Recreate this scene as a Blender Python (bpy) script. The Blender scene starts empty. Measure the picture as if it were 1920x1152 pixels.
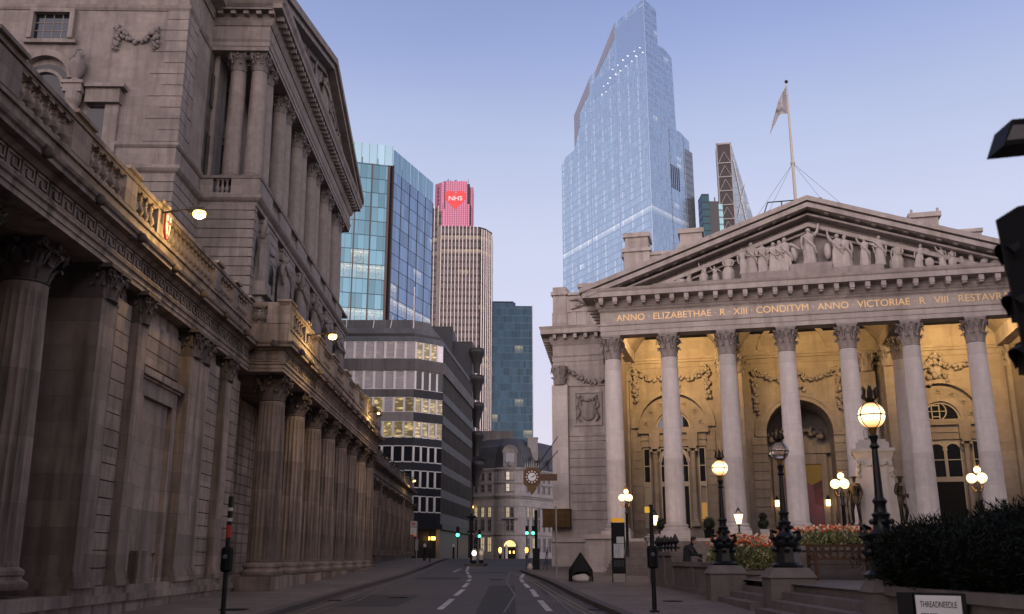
import bpy, math, random
from mathutils import Vector, Matrix
R = math.radians
PI = math.pi
rnd = random.Random(11)
scn = bpy.context.scene
COL = scn.collection

# ---------------------------------------------------------------- camera
cam = bpy.data.cameras.new("camera")
cam.sensor_width = 36.0
cam.lens = 33.75
cam.clip_start = 0.1
cam.clip_end = 5000
cam.dof.use_dof = True
cam.dof.focus_distance = 110
cam.dof.aperture_fstop = 2.4
camo = bpy.data.objects.new("camera", cam)
COL.objects.link(camo)
camo.location = (0, 0, 1.6)
camo.rotation_euler = (R(90 + 14.604), 0, 0)
scn.camera = camo
scn.cycles.use_denoising = True
scn.cycles.max_bounces = 6
scn.cycles.diffuse_bounces = 1
scn.cycles.glossy_bounces = 3
scn.cycles.sample_clamp_indirect = 4.0
vs = scn.view_settings
vs.view_transform = 'Standard'
vs.look = 'None'
vs.exposure = 0.0
vs.gamma = 1.0

# ---------------------------------------------------------------- sky: dusk, the sun just gone behind the camera
world = bpy.data.worlds.new("World")
scn.world = world
world.use_nodes = True
wt = world.node_tree
wt.nodes.clear()
def wn(t): return wt.nodes.new(t)
tc = wn('ShaderNodeTexCoord'); sep = wn('ShaderNodeSeparateXYZ')
wt.links.new(tc.outputs['Generated'], sep.inputs[0])
def ramp(nt, stops):
    r = nt.nodes.new('ShaderNodeValToRGB')
    e = r.color_ramp.elements
    while len(e) > 1: e.remove(e[-1])
    e[0].position = stops[0][0]; e[0].color = (*stops[0][1], 1)
    for p, c in stops[1:]:
        x = e.new(p); x.color = (*c, 1)
    return r
# z = sine of the elevation; east side (ahead) lavender to blue, west side (behind) afterglow
re = ramp(wt, [(0.0, (.72, .655, .79)), (.12, (.715, .68, .83)), (.24, (.665, .68, .88)), (.33, (.60, .645, .85)), (.42, (.48, .55, .80)), (.50, (.315, .395, .69)), (.58, (.22, .29, .55)), (.75, (.15, .18, .33)), (1.0, (.11, .12, .20))])
rw = ramp(wt, [(0.0, (3.6, 2.90, 2.66)), (.15, (3.5, 2.92, 2.76)), (.35, (2.25, 1.96, 2.0)), (.6, (.62, .56, .64)), (1.0, (.11, .12, .20))])
wt.links.new(sep.outputs[2], re.inputs[0]); wt.links.new(sep.outputs[2], rw.inputs[0])
mr = wn('ShaderNodeMapRange'); mr.inputs[1].default_value = .25; mr.inputs[2].default_value = -.75
wt.links.new(sep.outputs[1], mr.inputs[0])
mx = wn('ShaderNodeMix'); mx.data_type = 'RGBA'
wt.links.new(mr.outputs[0], mx.inputs[0]); wt.links.new(re.outputs[0], mx.inputs[6]); wt.links.new(rw.outputs[0], mx.inputs[7])
bg = wn('ShaderNodeBackground'); bg.inputs[1].default_value = 1.0
wo = wn('ShaderNodeOutputWorld')
# a little of the physical sky with the sun on the western horizon
sky = wn('ShaderNodeTexSky'); sky.sky_type = 'NISHITA'; sky.sun_disc = False
sky.sun_elevation = R(1.5); sky.sun_rotation = R(190)
bg2 = wn('ShaderNodeBackground'); bg2.inputs[1].default_value = .02
wt.links.new(sky.outputs[0], bg2.inputs[0])
ad = wn('ShaderNodeAddShader')
# thin high haze, barely uneven
ns = wn('ShaderNodeTexNoise'); ns.inputs['Scale'].default_value = 1.7; ns.inputs['Detail'].default_value = 4
mpw = wn('ShaderNodeMapping'); mpw.inputs['Scale'].default_value = (1, 1, 3.2); mpw.inputs['Rotation'].default_value = (.25, .1, 0)
wt.links.new(tc.outputs['Generated'], mpw.inputs[0]); wt.links.new(mpw.outputs[0], ns.inputs['Vector'])
nr = wn('ShaderNodeMapRange'); nr.inputs[1].default_value = .35; nr.inputs[2].default_value = .7; nr.inputs[3].default_value = .96; nr.inputs[4].default_value = 1.05
wt.links.new(ns.outputs['Fac'], nr.inputs[0])
ms = wn('ShaderNodeVectorMath'); ms.operation = 'SCALE'; wt.links.new(mx.outputs[2], ms.inputs[0]); wt.links.new(nr.outputs[0], ms.inputs['Scale'])
wt.links.new(ms.outputs[0], bg.inputs[0])
wt.links.new(bg.outputs[0], ad.inputs[0]); wt.links.new(bg2.outputs[0], ad.inputs[1])
wt.links.new(ad.outputs[0], wo.inputs[0])

sun = bpy.data.lights.new("afterglow_sun", 'SUN')
sun.energy = .22; sun.angle = R(40); sun.color = (1, .80, .72)
suno = bpy.data.objects.new("afterglow_sun", sun); COL.objects.link(suno)
suno.location = (-20, -60, 40)
suno.rotation_euler = (R(68), 0, R(-10))

# ---------------------------------------------------------------- mesh builder
OFF = {}
class MB:
    def __init__(s): s.v = []; s.f = []
    def add(s, vs, fs):
        n = len(s.v); s.v += [tuple(p) for p in vs]; s.f += [tuple(i + n for i in f) for f in fs]
        return s
    def box(s, x0, x1, y0, y1, z0, z1):
        v = [(x0,y0,z0),(x1,y0,z0),(x1,y1,z0),(x0,y1,z0),(x0,y0,z1),(x1,y0,z1),(x1,y1,z1),(x0,y1,z1)]
        return s.add(v, [(0,3,2,1),(4,5,6,7),(0,1,5,4),(1,2,6,5),(2,3,7,6),(3,0,4,7)])
    def prism(s, a, b):           # two matching polygons
        n = len(a)
        return s.add(list(a) + list(b), [tuple(range(n))[::-1], tuple(range(n, 2*n))] + [(i, (i+1) % n, n + (i+1) % n, n + i) for i in range(n)])
    def px(s, poly, x0, x1): return s.prism([(x0, a, b) for a, b in poly], [(x1, a, b) for a, b in poly])
    def py(s, poly, y0, y1): return s.prism([(a, y0, b) for a, b in poly], [(a, y1, b) for a, b in poly])
    def pz(s, poly, z0, z1): return s.prism([(a, b, z0) for a, b in poly], [(a, b, z1) for a, b in poly])
    def rings(s, rr, cap=True, closed=True):
        n = len(rr[0]); vs = [p for r in rr for p in r]; fs = []
        for k in range(len(rr) - 1):
            for i in range(n if closed else n - 1):
                j = (i + 1) % n
                fs.append((k*n + i, k*n + j, (k+1)*n + j, (k+1)*n + i))
        if cap and closed: fs += [tuple(range(n))[::-1], tuple(range((len(rr)-1)*n, len(rr)*n))]
        return s.add(vs, fs)
    def lathe(s, prof, n=24, c=(0,0,0), sx=1, sy=1, cap=True):
        return s.rings([[(c[0] + r*sx*math.cos(2*PI*i/n), c[1] + r*sy*math.sin(2*PI*i/n), c[2] + z) for i in range(n)] for r, z in prof], cap)
    def tube(s, pts, r, n=8, cap=True):
        P = [Vector(p) for p in pts]; rr = []
        up = Vector((0, 0, 1))
        for i, p in enumerate(P):
            d = (P[min(i+1, len(P)-1)] - P[max(i-1, 0)]).normalized()
            a = d.cross(up)
            if a.length < .05: a = d.cross(Vector((0, 1, 0)))
            a.normalize(); b = a.cross(d)
            q = r[i] if isinstance(r, (list, tuple)) else r
            rr.append([tuple(p + (a*math.cos(2*PI*k/n) + b*math.sin(2*PI*k/n))*q) for k in range(n)])
        return s.rings(rr, cap)
    def ball(s, c, r, n=8, sc=(1,1,1)):
        m = max(4, n//2 + 1)
        return s.lathe([(max(.001, math.sin(PI*k/m))*r, -math.cos(PI*k/m)*r*sc[2]) for k in range(m+1)], n, c, sc[0], sc[1])
    def mould(s, path, prof, closed=False):   # path in xy walked with the outside on the right hand; prof = [(out, z)]
        n = len(path); out = []
        for i, p in enumerate(path):
            p = Vector(p)
            a = Vector(path[i-1]) if (i > 0 or closed) else None
            b = Vector(path[(i+1) % n]) if (i < n-1 or closed) else None
            na = nb = None
            if a is not None: d = (p - a).normalized(); na = Vector((d.y, -d.x))
            if b is not None: d = (b - p).normalized(); nb = Vector((d.y, -d.x))
            if na is None: m = nb
            elif nb is None: m = na
            else:
                m = na + nb; m = m / max(.2, m.length_squared) * 2
            out.append([(p.x + m.x*o, p.y + m.y*o, z) for o, z in prof])
        if closed: out.append(out[0])
        return s.rings(out, cap=not closed)
    def arch(s, cx, cz, r0, r1, y0, y1, n=20, a0=0, a1=PI):     # half ring in the xz plane
        for k in range(n):
            t0 = a0 + (a1-a0)*k/n; t1 = a0 + (a1-a0)*(k+1)/n
            q = [(cx + r*math.cos(t), cz + r*math.sin(t)) for r, t in ((r0,t0),(r1,t0),(r1,t1),(r0,t1))]
            s.py(q, y0, y1)
        return s
    def move(s, M):
        s.v = [tuple(M @ Vector(p)) for p in s.v]; return s

def obj(name, mb, mat, parent=None, loc=None, smooth=False, label=None, angle=38):
    me = bpy.data.meshes.new(name)
    off = Vector(OFF.get(parent.name, (0,0,0))) if parent is not None else Vector((0,0,0))
    if loc is None and off.length > 0:
        me.from_pydata([(x-off.x, y-off.y, z-off.z) for x, y, z in mb.v], [], mb.f)
    else:
        me.from_pydata(mb.v, [], mb.f)
    me.materials.append(mat)
    if smooth:
        me.polygons.foreach_set('use_smooth', [True]*len(me.polygons))
        me.set_sharp_from_angle(angle=R(angle))
    me.update()
    o = bpy.data.objects.new(name, me); COL.objects.link(o)
    if parent is not None:
        o.parent = parent
        if loc is None: OFF[o.name] = tuple(off)
        else: OFF[o.name] = (0, 0, 0)
    if loc is not None: o.location = Vector(loc) - off
    if label: o['label'] = label
    return o
def tag(o, label=None, cat=None, group=None, kind=None):
    if label: o['label'] = label
    if cat: o['category'] = cat
    if group: o['group'] = group
    if kind: o['kind'] = kind
    return o
def thing(name, label, cat, loc=(0,0,0), rz=0, group=None, off=None):
    o = bpy.data.objects.new(name, None); COL.objects.link(o)
    o.location = loc; o.rotation_euler = (0, 0, rz); o.empty_display_size = .3
    tag(o, label, cat, group)
    if off: OFF[o.name] = off
    return o
def put(src, parent, loc, rz=0, sc=None):       # a copy of a part (and its sub-parts) on the same or another thing
    c = src.copy(); COL.objects.link(c); c.parent = parent
    c.location = Vector(loc) - Vector(OFF.get(parent.name, (0,0,0))); c.rotation_euler = (0, 0, rz)
    if sc: c.scale = sc
    OFF[c.name] = (0,0,0)
    for g in src.children:
        d = g.copy(); COL.objects.link(d); d.parent = c
    return c
def dup(root, loc, rz=0, label=None, sc=None):
    r = root.copy(); COL.objects.link(r); r.location = loc; r.rotation_euler = (0, 0, rz)
    if label: r['label'] = label
    if sc: r.scale = sc
    for ch in list(root.children):
        c = ch.copy(); COL.objects.link(c); c.parent = r
        for g in ch.children:
            d = g.copy(); COL.objects.link(d); d.parent = c
    return r
SL = .0155
def G(y): return SL*min(y, 95.0)

# ---------------------------------------------------------------- materials
def new(name):
    m = bpy.data.materials.new(name); m.use_nodes = True
    return m, m.node_tree, m.node_tree.nodes['Principled BSDF']
def plain(name, c, rough=.6, metal=0, emit=None, es=0, spec=None):
    m, nt, b = new(name)
    b.inputs['Base Color'].default_value = (*c, 1); b.inputs['Roughness'].default_value = rough
    b.inputs['Metallic'].default_value = metal
    if emit: b.inputs['Emission Color'].default_value = (*emit, 1); b.inputs['Emission Strength'].default_value = es
    if spec is not None: b.inputs['Specular IOR Level'].default_value = spec
    return m
class NT:
    def __init__(s, nt): s.nt = nt
    def n(s, t, **k):
        x = s.nt.nodes.new(t)
        for a, v in k.items(): setattr(x, a, v)
        return x
    def l(s, a, b): s.nt.links.new(a, b)
    def math(s, op, a, b=None, c=None):
        x = s.n('ShaderNodeMath', operation=op)
        for i, v in enumerate((a, b, c)):
            if v is None: continue
            if isinstance(v, (int, float)): x.inputs[i].default_value = v
            else: s.l(v, x.inputs[i])
        return x.outputs[0]
    def mix(s, f, a, b, blend='MIX'):
        x = s.n('ShaderNodeMix', data_type='RGBA', blend_type=blend)
        for i, v in ((0, f), (6, a), (7, b)):
            if isinstance(v, (int, float)): x.inputs[i].default_value = v
            elif isinstance(v, tuple): x.inputs[i].default_value = (*v, 1)
            else: s.l(v, x.inputs[i])
        return x.outputs[2]
    def noise(s, vec, scale, detail=4, rough=.55):
        x = s.n('ShaderNodeTexNoise'); x.inputs['Scale'].default_value = scale
        x.inputs['Detail'].default_value = detail; x.inputs['Roughness'].default_value = rough
        if vec is not None: s.l(vec, x.inputs['Vector'])
        return x.outputs['Fac']
    def rng(s, v, a, b, c=0, d=1):
        x = s.n('ShaderNodeMapRange'); s.l(v, x.inputs[0])
        for i, q in enumerate((a, b, c, d)): x.inputs[i+1].default_value = q
        return x.outputs[0]
    def comb(s, x, y, z=0):
        c = s.n('ShaderNodeCombineXYZ')
        for i, v in enumerate((x, y, z)):
            if isinstance(v, (int, float)): c.inputs[i].default_value = v
            else: s.l(v, c.inputs[i])
        return c.outputs[0]
def stone(name, ca, cb, dirt, block=(1.1, .5), joint=.35, streak=.5, rough=.85, bump=.25, var=.18, objvar=0.0):
    m, nt, b = new(name); k = NT(nt)
    tcn = k.n('ShaderNodeTexCoord'); o = tcn.outputs['Object']
    sp = k.n('ShaderNodeSeparateXYZ'); k.l(o, sp.inputs[0])
    u = k.math('ADD', sp.outputs[0], sp.outputs[1])
    n1 = k.noise(o, .35, 5); n2 = k.noise(o, 3.2, 6)
    col = k.mix(k.rng(n1, .35, .68), ca, cb)
    col = k.mix(k.rng(n2, .35, .75, 0, .35), col, dirt)
    if block:
        br = k.n('ShaderNodeTexBrick'); k.l(k.comb(u, sp.outputs[2]), br.inputs['Vector'])
        br.inputs['Scale'].default_value = 1; br.inputs['Brick Width'].default_value = block[0]; br.inputs['Row Height'].default_value = block[1]
        br.inputs['Mortar Size'].default_value = .007; br.inputs['Mortar Smooth'].default_value = .3
        br.inputs['Color1'].default_value = (1-var,)*3 + (1,); br.inputs['Color2'].default_value = (1+var*.4,)*3 + (1,)
        br.inputs['Mortar'].default_value = (1-joint,)*3 + (1,)
        col = k.mix(1.0, col, br.outputs['Color'], 'MULTIPLY')
    sv = k.n('ShaderNodeMapping'); sv.inputs['Scale'].default_value = (1.6, 1.6, .13); k.l(o, sv.inputs[0])
    st = k.noise(sv.outputs[0], 1.3, 5, .6)
    col = k.mix(k.rng(st, .47, .66, 0, streak), col, dirt)
    if objvar:                       # neighbouring stones weather differently
        oi = k.n('ShaderNodeObjectInfo'); f_ = k.rng(oi.outputs['Random'], 0, 1, 1-objvar, 1+objvar*.5)
        col = k.mix(1.0, col, k.comb(f_, f_, f_), 'MULTIPLY')
    k.l(col, b.inputs['Base Color'])
    b.inputs['Roughness'].default_value = rough; b.inputs['Specular IOR Level'].default_value = .25
    bp = k.n('ShaderNodeBump'); bp.inputs['Strength'].default_value = bump; bp.inputs['Distance'].default_value = .03
    k.l(k.noise(o, 14, 5), bp.inputs['Height']); k.l(bp.outputs[0], b.inputs['Normal'])
    return m
M = {}
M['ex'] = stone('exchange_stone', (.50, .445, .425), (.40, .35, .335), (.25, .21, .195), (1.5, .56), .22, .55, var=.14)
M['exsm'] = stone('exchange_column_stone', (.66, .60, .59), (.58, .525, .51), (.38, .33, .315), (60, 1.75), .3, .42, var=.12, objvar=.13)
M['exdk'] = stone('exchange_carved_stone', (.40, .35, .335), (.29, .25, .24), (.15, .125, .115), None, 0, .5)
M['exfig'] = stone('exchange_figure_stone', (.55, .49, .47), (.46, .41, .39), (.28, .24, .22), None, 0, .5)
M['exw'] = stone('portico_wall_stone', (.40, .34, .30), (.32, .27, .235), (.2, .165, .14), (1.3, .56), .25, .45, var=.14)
M['bk'] = stone('screen_wall_stone', (.43, .34, .285), (.285, .222, .187), (.10, .079, .066), (1.5, .55), .35, .8, var=.26)
M['bkc'] = stone('screen_column_stone', (.43, .335, .275), (.25, .193, .165), (.085, .066, .056), (60, 1.3), .3, .9, var=.26, objvar=.22)
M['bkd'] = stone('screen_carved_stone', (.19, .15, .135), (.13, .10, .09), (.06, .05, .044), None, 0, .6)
M['up'] = stone('upper_block_stone', (.255, .224, .216), (.19, .167, .161), (.092, .08, .077), (1.3, .62), .22, .5, var=.13)
M['upd'] = stone('upper_carved_stone', (.21, .186, .187), (.155, .137, .138), (.075, .065, .065), None, 0, .5)
M['pale'] = stone('pale_corner_stone', (.38, .35, .355), (.31, .285, .29), (.18, .165, .165), (1.2, .5), .25, .4, var=.12)
M['grey'] = stone('grey_stone', (.30, .28, .28), (.24, .22, .22), (.13, .12, .12), (1.2, .5), .25, .4, var=.12)
M['gran'] = stone('granite', (.24, .20, .185), (.18, .15, .14), (.10, .085, .08), (1.4, .6), .3, .5, var=.14)
M['mem'] = stone('memorial_stone', (.50, .45, .42), (.44, .39, .36), (.30, .26, .24), None, 0, .4)
M['win'] = plain('dark_glass', (.012, .014, .018), .06, 0, spec=.7)
M['win2'] = plain('sky_glass', (.05, .055, .07), .04, .75)
M['og_dark'] = plain('unlit_office_glass', (.02, .021, .028), .06, .3)
M['white'] = plain('white_paint', (.74, .72, .71), .5)
M['cream'] = plain('cream_joinery', (.42, .37, .31), .5)
M['black'] = plain('black_iron', (.007, .007, .008), .42, .2)
M['blackp'] = plain('black_plastic', (.004, .004, .005), .6, spec=.25)
M['bronze'] = plain('bronze', (.030, .022, .016), .42, .6)
M['gold'] = plain('gold_leaf', (.85, .57, .28), .4, .3)
M['brass'] = plain('brass', (.40, .24, .08), .35, .8)
M['lead'] = stone('lead_roof', (.14, .145, .16), (.11, .115, .125), (.07, .07, .08), (.7, 40), .35, .3, .6)
M['slate'] = stone('slate_roof', (.085, .085, .10), (.06, .06, .07), (.035, .035, .04), (.4, .25), .3, .3, .6)
M['wood'] = stone('timber', (.115, .058, .03), (.08, .04, .02), (.035, .018, .01), (3.0, .10), .5, .3, .6)
M['hoard'] = stone('hoarding_timber', (.12, .064, .02), (.08, .04, .012), (.045, .02, .008), (4, .2), .5, .3, .6)
M['concrete'] = stone('concrete', (.17, .16, .165), (.13, .122, .126), (.075, .07, .073), (1.6, 30), .3, .6, .8)
M['dkpanel'] = stone('dark_panel', (.030, .031, .044), (.024, .025, .034), (.015, .015, .02), (1.5, 30), .3, .4, .5)
M['iron'] = plain('weathered_iron', (.02, .018, .018), .5, .4)
M['red'] = plain('red_sign', (.42, .035, .03), .5)
M['sacking'] = plain('sandbag_cloth', (.55, .48, .43), .9)
def lamp_mat(name, c, s): return plain(name, (.8, .75, .65), .3, 0, c, s)
def globe_mat(name, zc, r, s):      # bright round the mantle, amber towards the poles of the globe
    m, nt, b = new(name); k = NT(nt)
    sp = k.n('ShaderNodeSeparateXYZ'); k.l(k.n('ShaderNodeTexCoord').outputs['Object'], sp.inputs[0])
    d = k.math('DIVIDE', k.math('ABSOLUTE', k.math('SUBTRACT', sp.outputs[2], zc)), r)
    k.l(k.mix(k.rng(d, .45, .98), (1, .70, .36), (1, .42, .08)), b.inputs['Emission Color'])
    k.l(k.rng(d, .3, 1.0, s, s*.32), b.inputs['Emission Strength'])
    b.inputs['Base Color'].default_value = (.6, .5, .4, 1)
    return m
M['globe'] = globe_mat('globe_light', 2.72, .225, 2.6)
M['cluster'] = lamp_mat('cluster_light', (1, .66, .32), 2.4)
def glow(parent, loc, r, watts, col=(1, .60, .25)):
    ld = bpy.data.lights.new('lamp_glow', 'POINT'); ld.energy = watts; ld.color = col; ld.shadow_soft_size = r
    lo = bpy.data.objects.new('lamp_glow', ld); COL.objects.link(lo); lo.parent = parent; lo.location = loc
    return lo
M['lantern'] = lamp_mat('lantern_light', (1, .62, .25), 4.5)
M['street'] = lamp_mat('street_light', (1, .60, .13), 4.0)
M['greenlight'] = lamp_mat('green_signal', (.05, 1, .45), 6)
M['amber'] = lamp_mat('amber_light', (1, .50, .08), 5)
M['whitelight'] = lamp_mat('white_light', (1, .85, .7), 6)
M['warmwin'] = lamp_mat('warm_window', (1, .62, .2), 1.6)
M['warmdim'] = plain('warm_lower_window', (.2, .12, .04), .5, 0, (1, .50, .12), .30)
M['clear'] = plain('clear_globe_glass', (.80, .68, .60), .08, 0, spec=.8)
M['clear'].node_tree.nodes['Principled BSDF'].inputs['Transmission Weight'].default_value = .75
def leafmat(name, a, b2, sc=30):
    m, nt, b = new(name); k = NT(nt)
    g = k.n('ShaderNodeNewGeometry')
    k.l(k.mix(g.outputs['Random Per Island'], a, b2), b.inputs['Base Color'])
    b.inputs['Roughness'].default_value = .6
    return m
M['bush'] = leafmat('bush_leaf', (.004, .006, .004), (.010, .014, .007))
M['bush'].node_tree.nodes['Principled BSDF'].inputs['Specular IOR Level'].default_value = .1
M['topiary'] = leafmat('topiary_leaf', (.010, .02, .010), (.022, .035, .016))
def ramp_mat(name, cols, rough=.6):
    m, nt, b = new(name); k = NT(nt)
    g = k.n('ShaderNodeNewGeometry')
    r = ramp(nt, [(i/len(cols), c) for i, c in enumerate(cols)]); r.color_ramp.interpolation = 'CONSTANT'
    k.l(g.outputs['Random Per Island'], r.inputs[0]); k.l(r.outputs[0], b.inputs['Base Color'])
    b.inputs['Roughness'].default_value = rough
    return m
M['tulip'] = ramp_mat('tulip_petals', [(.75, .13, .03), (.80, .20, .06), (.78, .42, .24), (.85, .60, .42), (.70, .08, .03), (.85, .70, .50)])
M['tulipg'] = ramp_mat('tulip_leaves', [(.36, .37, .14), (.52, .47, .23), (.26, .30, .11), (.72, .64, .40), (.16, .21, .07)])

def curtain(name, glass, frame, fw, fh, lit=.05, litc=(1, .8, .5), lits=1.2, spand=.25, rough=.12, metal=.85, mull=.06, floorlit=(), tint=.25, sub=1, stripe=0):
    m, nt, b = new(name); k = NT(nt)
    tcn = k.n('ShaderNodeTexCoord'); sp = k.n('ShaderNodeSeparateXYZ'); k.l(tcn.outputs['Object'], sp.inputs[0])
    u = k.math('DIVIDE', k.math('ADD', sp.outputs[0], sp.outputs[1]), fw); v = k.math('DIVIDE', sp.outputs[2], fh)
    iu = k.math('FLOOR', u); iv = k.math('FLOOR', v); fu = k.math('FRACT', u); fv = k.math('FRACT', v)
    wnz = k.n('ShaderNodeTexWhiteNoise', noise_dimensions='2D'); k.l(k.comb(iu, iv), wnz.inputs['Vector'])
    wv = wnz.outputs['Value']
    gl = k.mix(k.math('MULTIPLY', wv, tint), glass, tuple(c*.45 for c in glass))
    if stripe:                       # every few bays a column of brighter panes
        sm = k.math('MULTIPLY', k.math('LESS_THAN', k.math('FRACT', k.math('DIVIDE', k.math('ADD', iu, .5), stripe)), 1.0/stripe), k.math('GREATER_THAN', wv, .25))
        gl = k.mix(sm, gl, (.80, .86, .90))
    fmask = k.math('MAXIMUM', k.math('LESS_THAN', fu, mull), k.math('LESS_THAN', fv, spand))
    col = k.mix(fmask, gl, frame)
    k.l(col, b.inputs['Base Color'])
    b.inputs['Metallic'].default_value = metal
    k.l(k.mix(fmask, (rough,)*3, (.45,)*3), b.inputs['Roughness'])
    # lit rooms: seen where the blinds are up; groups of neighbouring bays share a room
    cl = k.n('ShaderNodeTexWhiteNoise', noise_dimensions='2D'); k.l(k.comb(k.math('FLOOR', k.math('DIVIDE', u, 3.0)), iv), cl.inputs['Vector'])
    li = k.math('LESS_THAN', cl.outputs['Value'], lit)
    for q in floorlit: li = k.math('MAXIMUM', li, k.math('COMPARE', iv, float(q), .1))
    nz = k.noise(tcn.outputs['Object'], 2.2, 3)
    li = k.math('MULTIPLY', li, k.math('MULTIPLY', k.math('SUBTRACT', 1.0, fmask), k.rng(nz, .35, .7, .15, 1.0)))
    li = k.math('MULTIPLY', li, k.rng(wv, 0, 1, .35, 1))
    li = k.math('MULTIPLY', li, k.math('ADD', k.rng(fv, .45, .60, .35, .8), k.math('MULTIPLY', k.math('COMPARE', fv, .82, .035), .8)))
    b.inputs['Emission Color'].default_value = (*litc, 1)
    k.l(k.math('MULTIPLY', li, lits), b.inputs['Emission Strength'])
    return m
# ---------------------------------------------------------------- classical pieces
def capital(r, h, flat=1.0):
    m = MB()
    m.lathe([(r*1.0, 0), (r*1.08, .03*h), (r*1.0, .06*h), (r*.90, .1*h), (r*.90, .5*h), (r*1.0, .78*h), (r*1.12, .86*h)], 20)
    def leaf(a, z0, hh, rr, w, curl):
        ca, sa = math.cos(a), math.sin(a)
        prof = [(rr*.97, 0, .8), (rr*1.03, hh*.35, 1.0), (rr*1.10, hh*.66, .98), (rr*1.20+curl*.5, hh*.93, .85), (rr*1.30+curl, hh*.99, .6), (rr*1.34+curl*1.15, hh*.80, .25)]
        rows = []
        for q, z, ww in prof:
            ring = []
            for t, bul in ((-1, -.035), (-.45, .02), (0, .0), (.45, .02), (1, -.035)):
                x = q + bul*r; y = t*ww*w
                ring.append((x*ca - y*sa, x*sa + y*ca, z0 + z))
            for t, bul in ((.8, -.10), (-.8, -.10)):
                x = q + bul*r; y = t*ww*w
                ring.append((x*ca - y*sa, x*sa + y*ca, z0 + z))
            rows.append(ring)
        m.rings(rows)
    for i in range(8): leaf(2*PI*i/8 + PI/8, .05*h, .36*h, r*1.0, r*.30, .16*r)
    for i in range(8): leaf(2*PI*i/8, .10*h, .60*h, r*.98, r*.27, .24*r)
    for i in range(4):                       # corner volutes
        a = PI/4 + i*PI/2
        pts = [(r*1.02, .45*h), (r*1.25, .66*h), (r*1.52, .82*h), (r*1.66, .80*h), (r*1.66, .68*h), (r*1.55, .65*h), (r*1.52, .73*h)]
        for da in (-.09, .09):
            m.tube([(q*math.cos(a+da), q*math.sin(a+da), z) for q, z in pts], [r*.08, r*.12, r*.15, r*.17, r*.16, r*.13, r*.08], 6)
    for i in range(4):                       # helices and rosette
        a = i*PI/2
        for da in (-.28, .28):
            pts = [(r*1.02, .45*h, da*1.6), (r*1.12, .7*h, da*1.3), (r*1.2, .8*h, da*.8), (r*1.22, .76*h, da*.55), (r*1.2, .71*h, da*.8)]
            m.tube([(q*math.cos(a+d), q*math.sin(a+d), z) for q, z, d in pts], r*.07, 5)
        m.ball((r*1.32*math.cos(a), r*1.32*math.sin(a), .90*h), r*.17, 7)
    def abacus(k):                           # concave sided slab
        pts = []
        for i in range(4):
            a = PI/4 + i*PI/2; A = Vector((math.cos(a), math.sin(a)))*r*1.72*k; B = Vector((math.cos(a+PI/2), math.sin(a+PI/2)))*r*1.72*k
            for t in (.04, .2, .35, .5, .65, .8, .96):
                p = A.lerp(B, t); md = 1 - .17*math.sin(PI*t)
                pts.append((p.x*md, p.y*md))
        return pts
    m.pz(abacus(.93), .86*h, .92*h); m.pz(abacus(1.0), .92*h + .001, h)
    if flat != 1.0: m.v = [(x, y*flat, z) for x, y, z in m.v]
    return m
def shaft(r0, r1, z0, z1, flutes=0, n=32):
    m = MB(); H = z1 - z0
    def rad(t): return r0 - (r0 - r1)*(t**1.6)
    if not flutes:
        return m.lathe([(rad(t/8), z0 + H*t/8) for t in range(9)], n)
    prof = []
    N = flutes*4
    rr = []
    for t in [0, .012, .02, .2, .4, .6, .8, .965, .975, 1.0]:
        fl = 0 if (t < .015 or t > .97) else 1
        ring = []
        for i in range(N):
            a = 2*PI*i/N; d = (0, .055, .075, .055)[i % 4]*fl
            q = rad(t)*(1 - d); ring.append((q*math.cos(a), q*math.sin(a), z0 + H*t))
        rr.append(ring)
    return m.rings(rr)
def base_torus(r, h):
    m = MB()
    m.lathe([(r*1.32, 0), (r*1.36, .14*h), (r*1.34, .3*h), (r*1.22, .40*h), (r*1.15, .46*h), (r*1.14, .58*h), (r*1.20, .64*h), (r*1.20, .82*h), (r*1.12, .9*h), (r*1.06, .95*h), (r*1.0, h)], 28)
    return m
def baluster(h, r):
    m = MB()
    m.box(-r*.85, r*.85, -r*.85, r*.85, 0, .09*h); m.box(-r*.85, r*.85, -r*.85, r*.85, .91*h, h)
    m.lathe([(r*.75, .09*h), (r*.55, .14*h), (r*.8, .22*h), (r*1.0, .32*h), (r*.85, .43*h), (r*.5, .58*h), (r*.42, .70*h), (r*.62, .76*h), (r*.45, .80*h), (r*.55, .91*h)], 12)
    return m
def garland(m, pts, r, step=.8, seed=1):
    q = random.Random(seed)
    P = [Vector(p) for p in pts]
    for a, b in zip(P[:-1], P[1:]):
        n = max(1, int((b-a).length/(r*step)))
        for i in range(n):
            c = a.lerp(b, i/n)
            for _ in range(2):
                d = Vector((q.uniform(-1,1), q.uniform(-.6,.3), q.uniform(-1,1)))*r*.7
                m.ball(tuple(c+d), r*q.uniform(.45,.75), 6)
    return m
def sag(p, q, d, n=10):
    p = Vector(p); q = Vector(q)
    return [tuple(p.lerp(q, i/n) - Vector((0, 0, d*4*(i/n)*(1-i/n)))) for i in range(n+1)]
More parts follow.
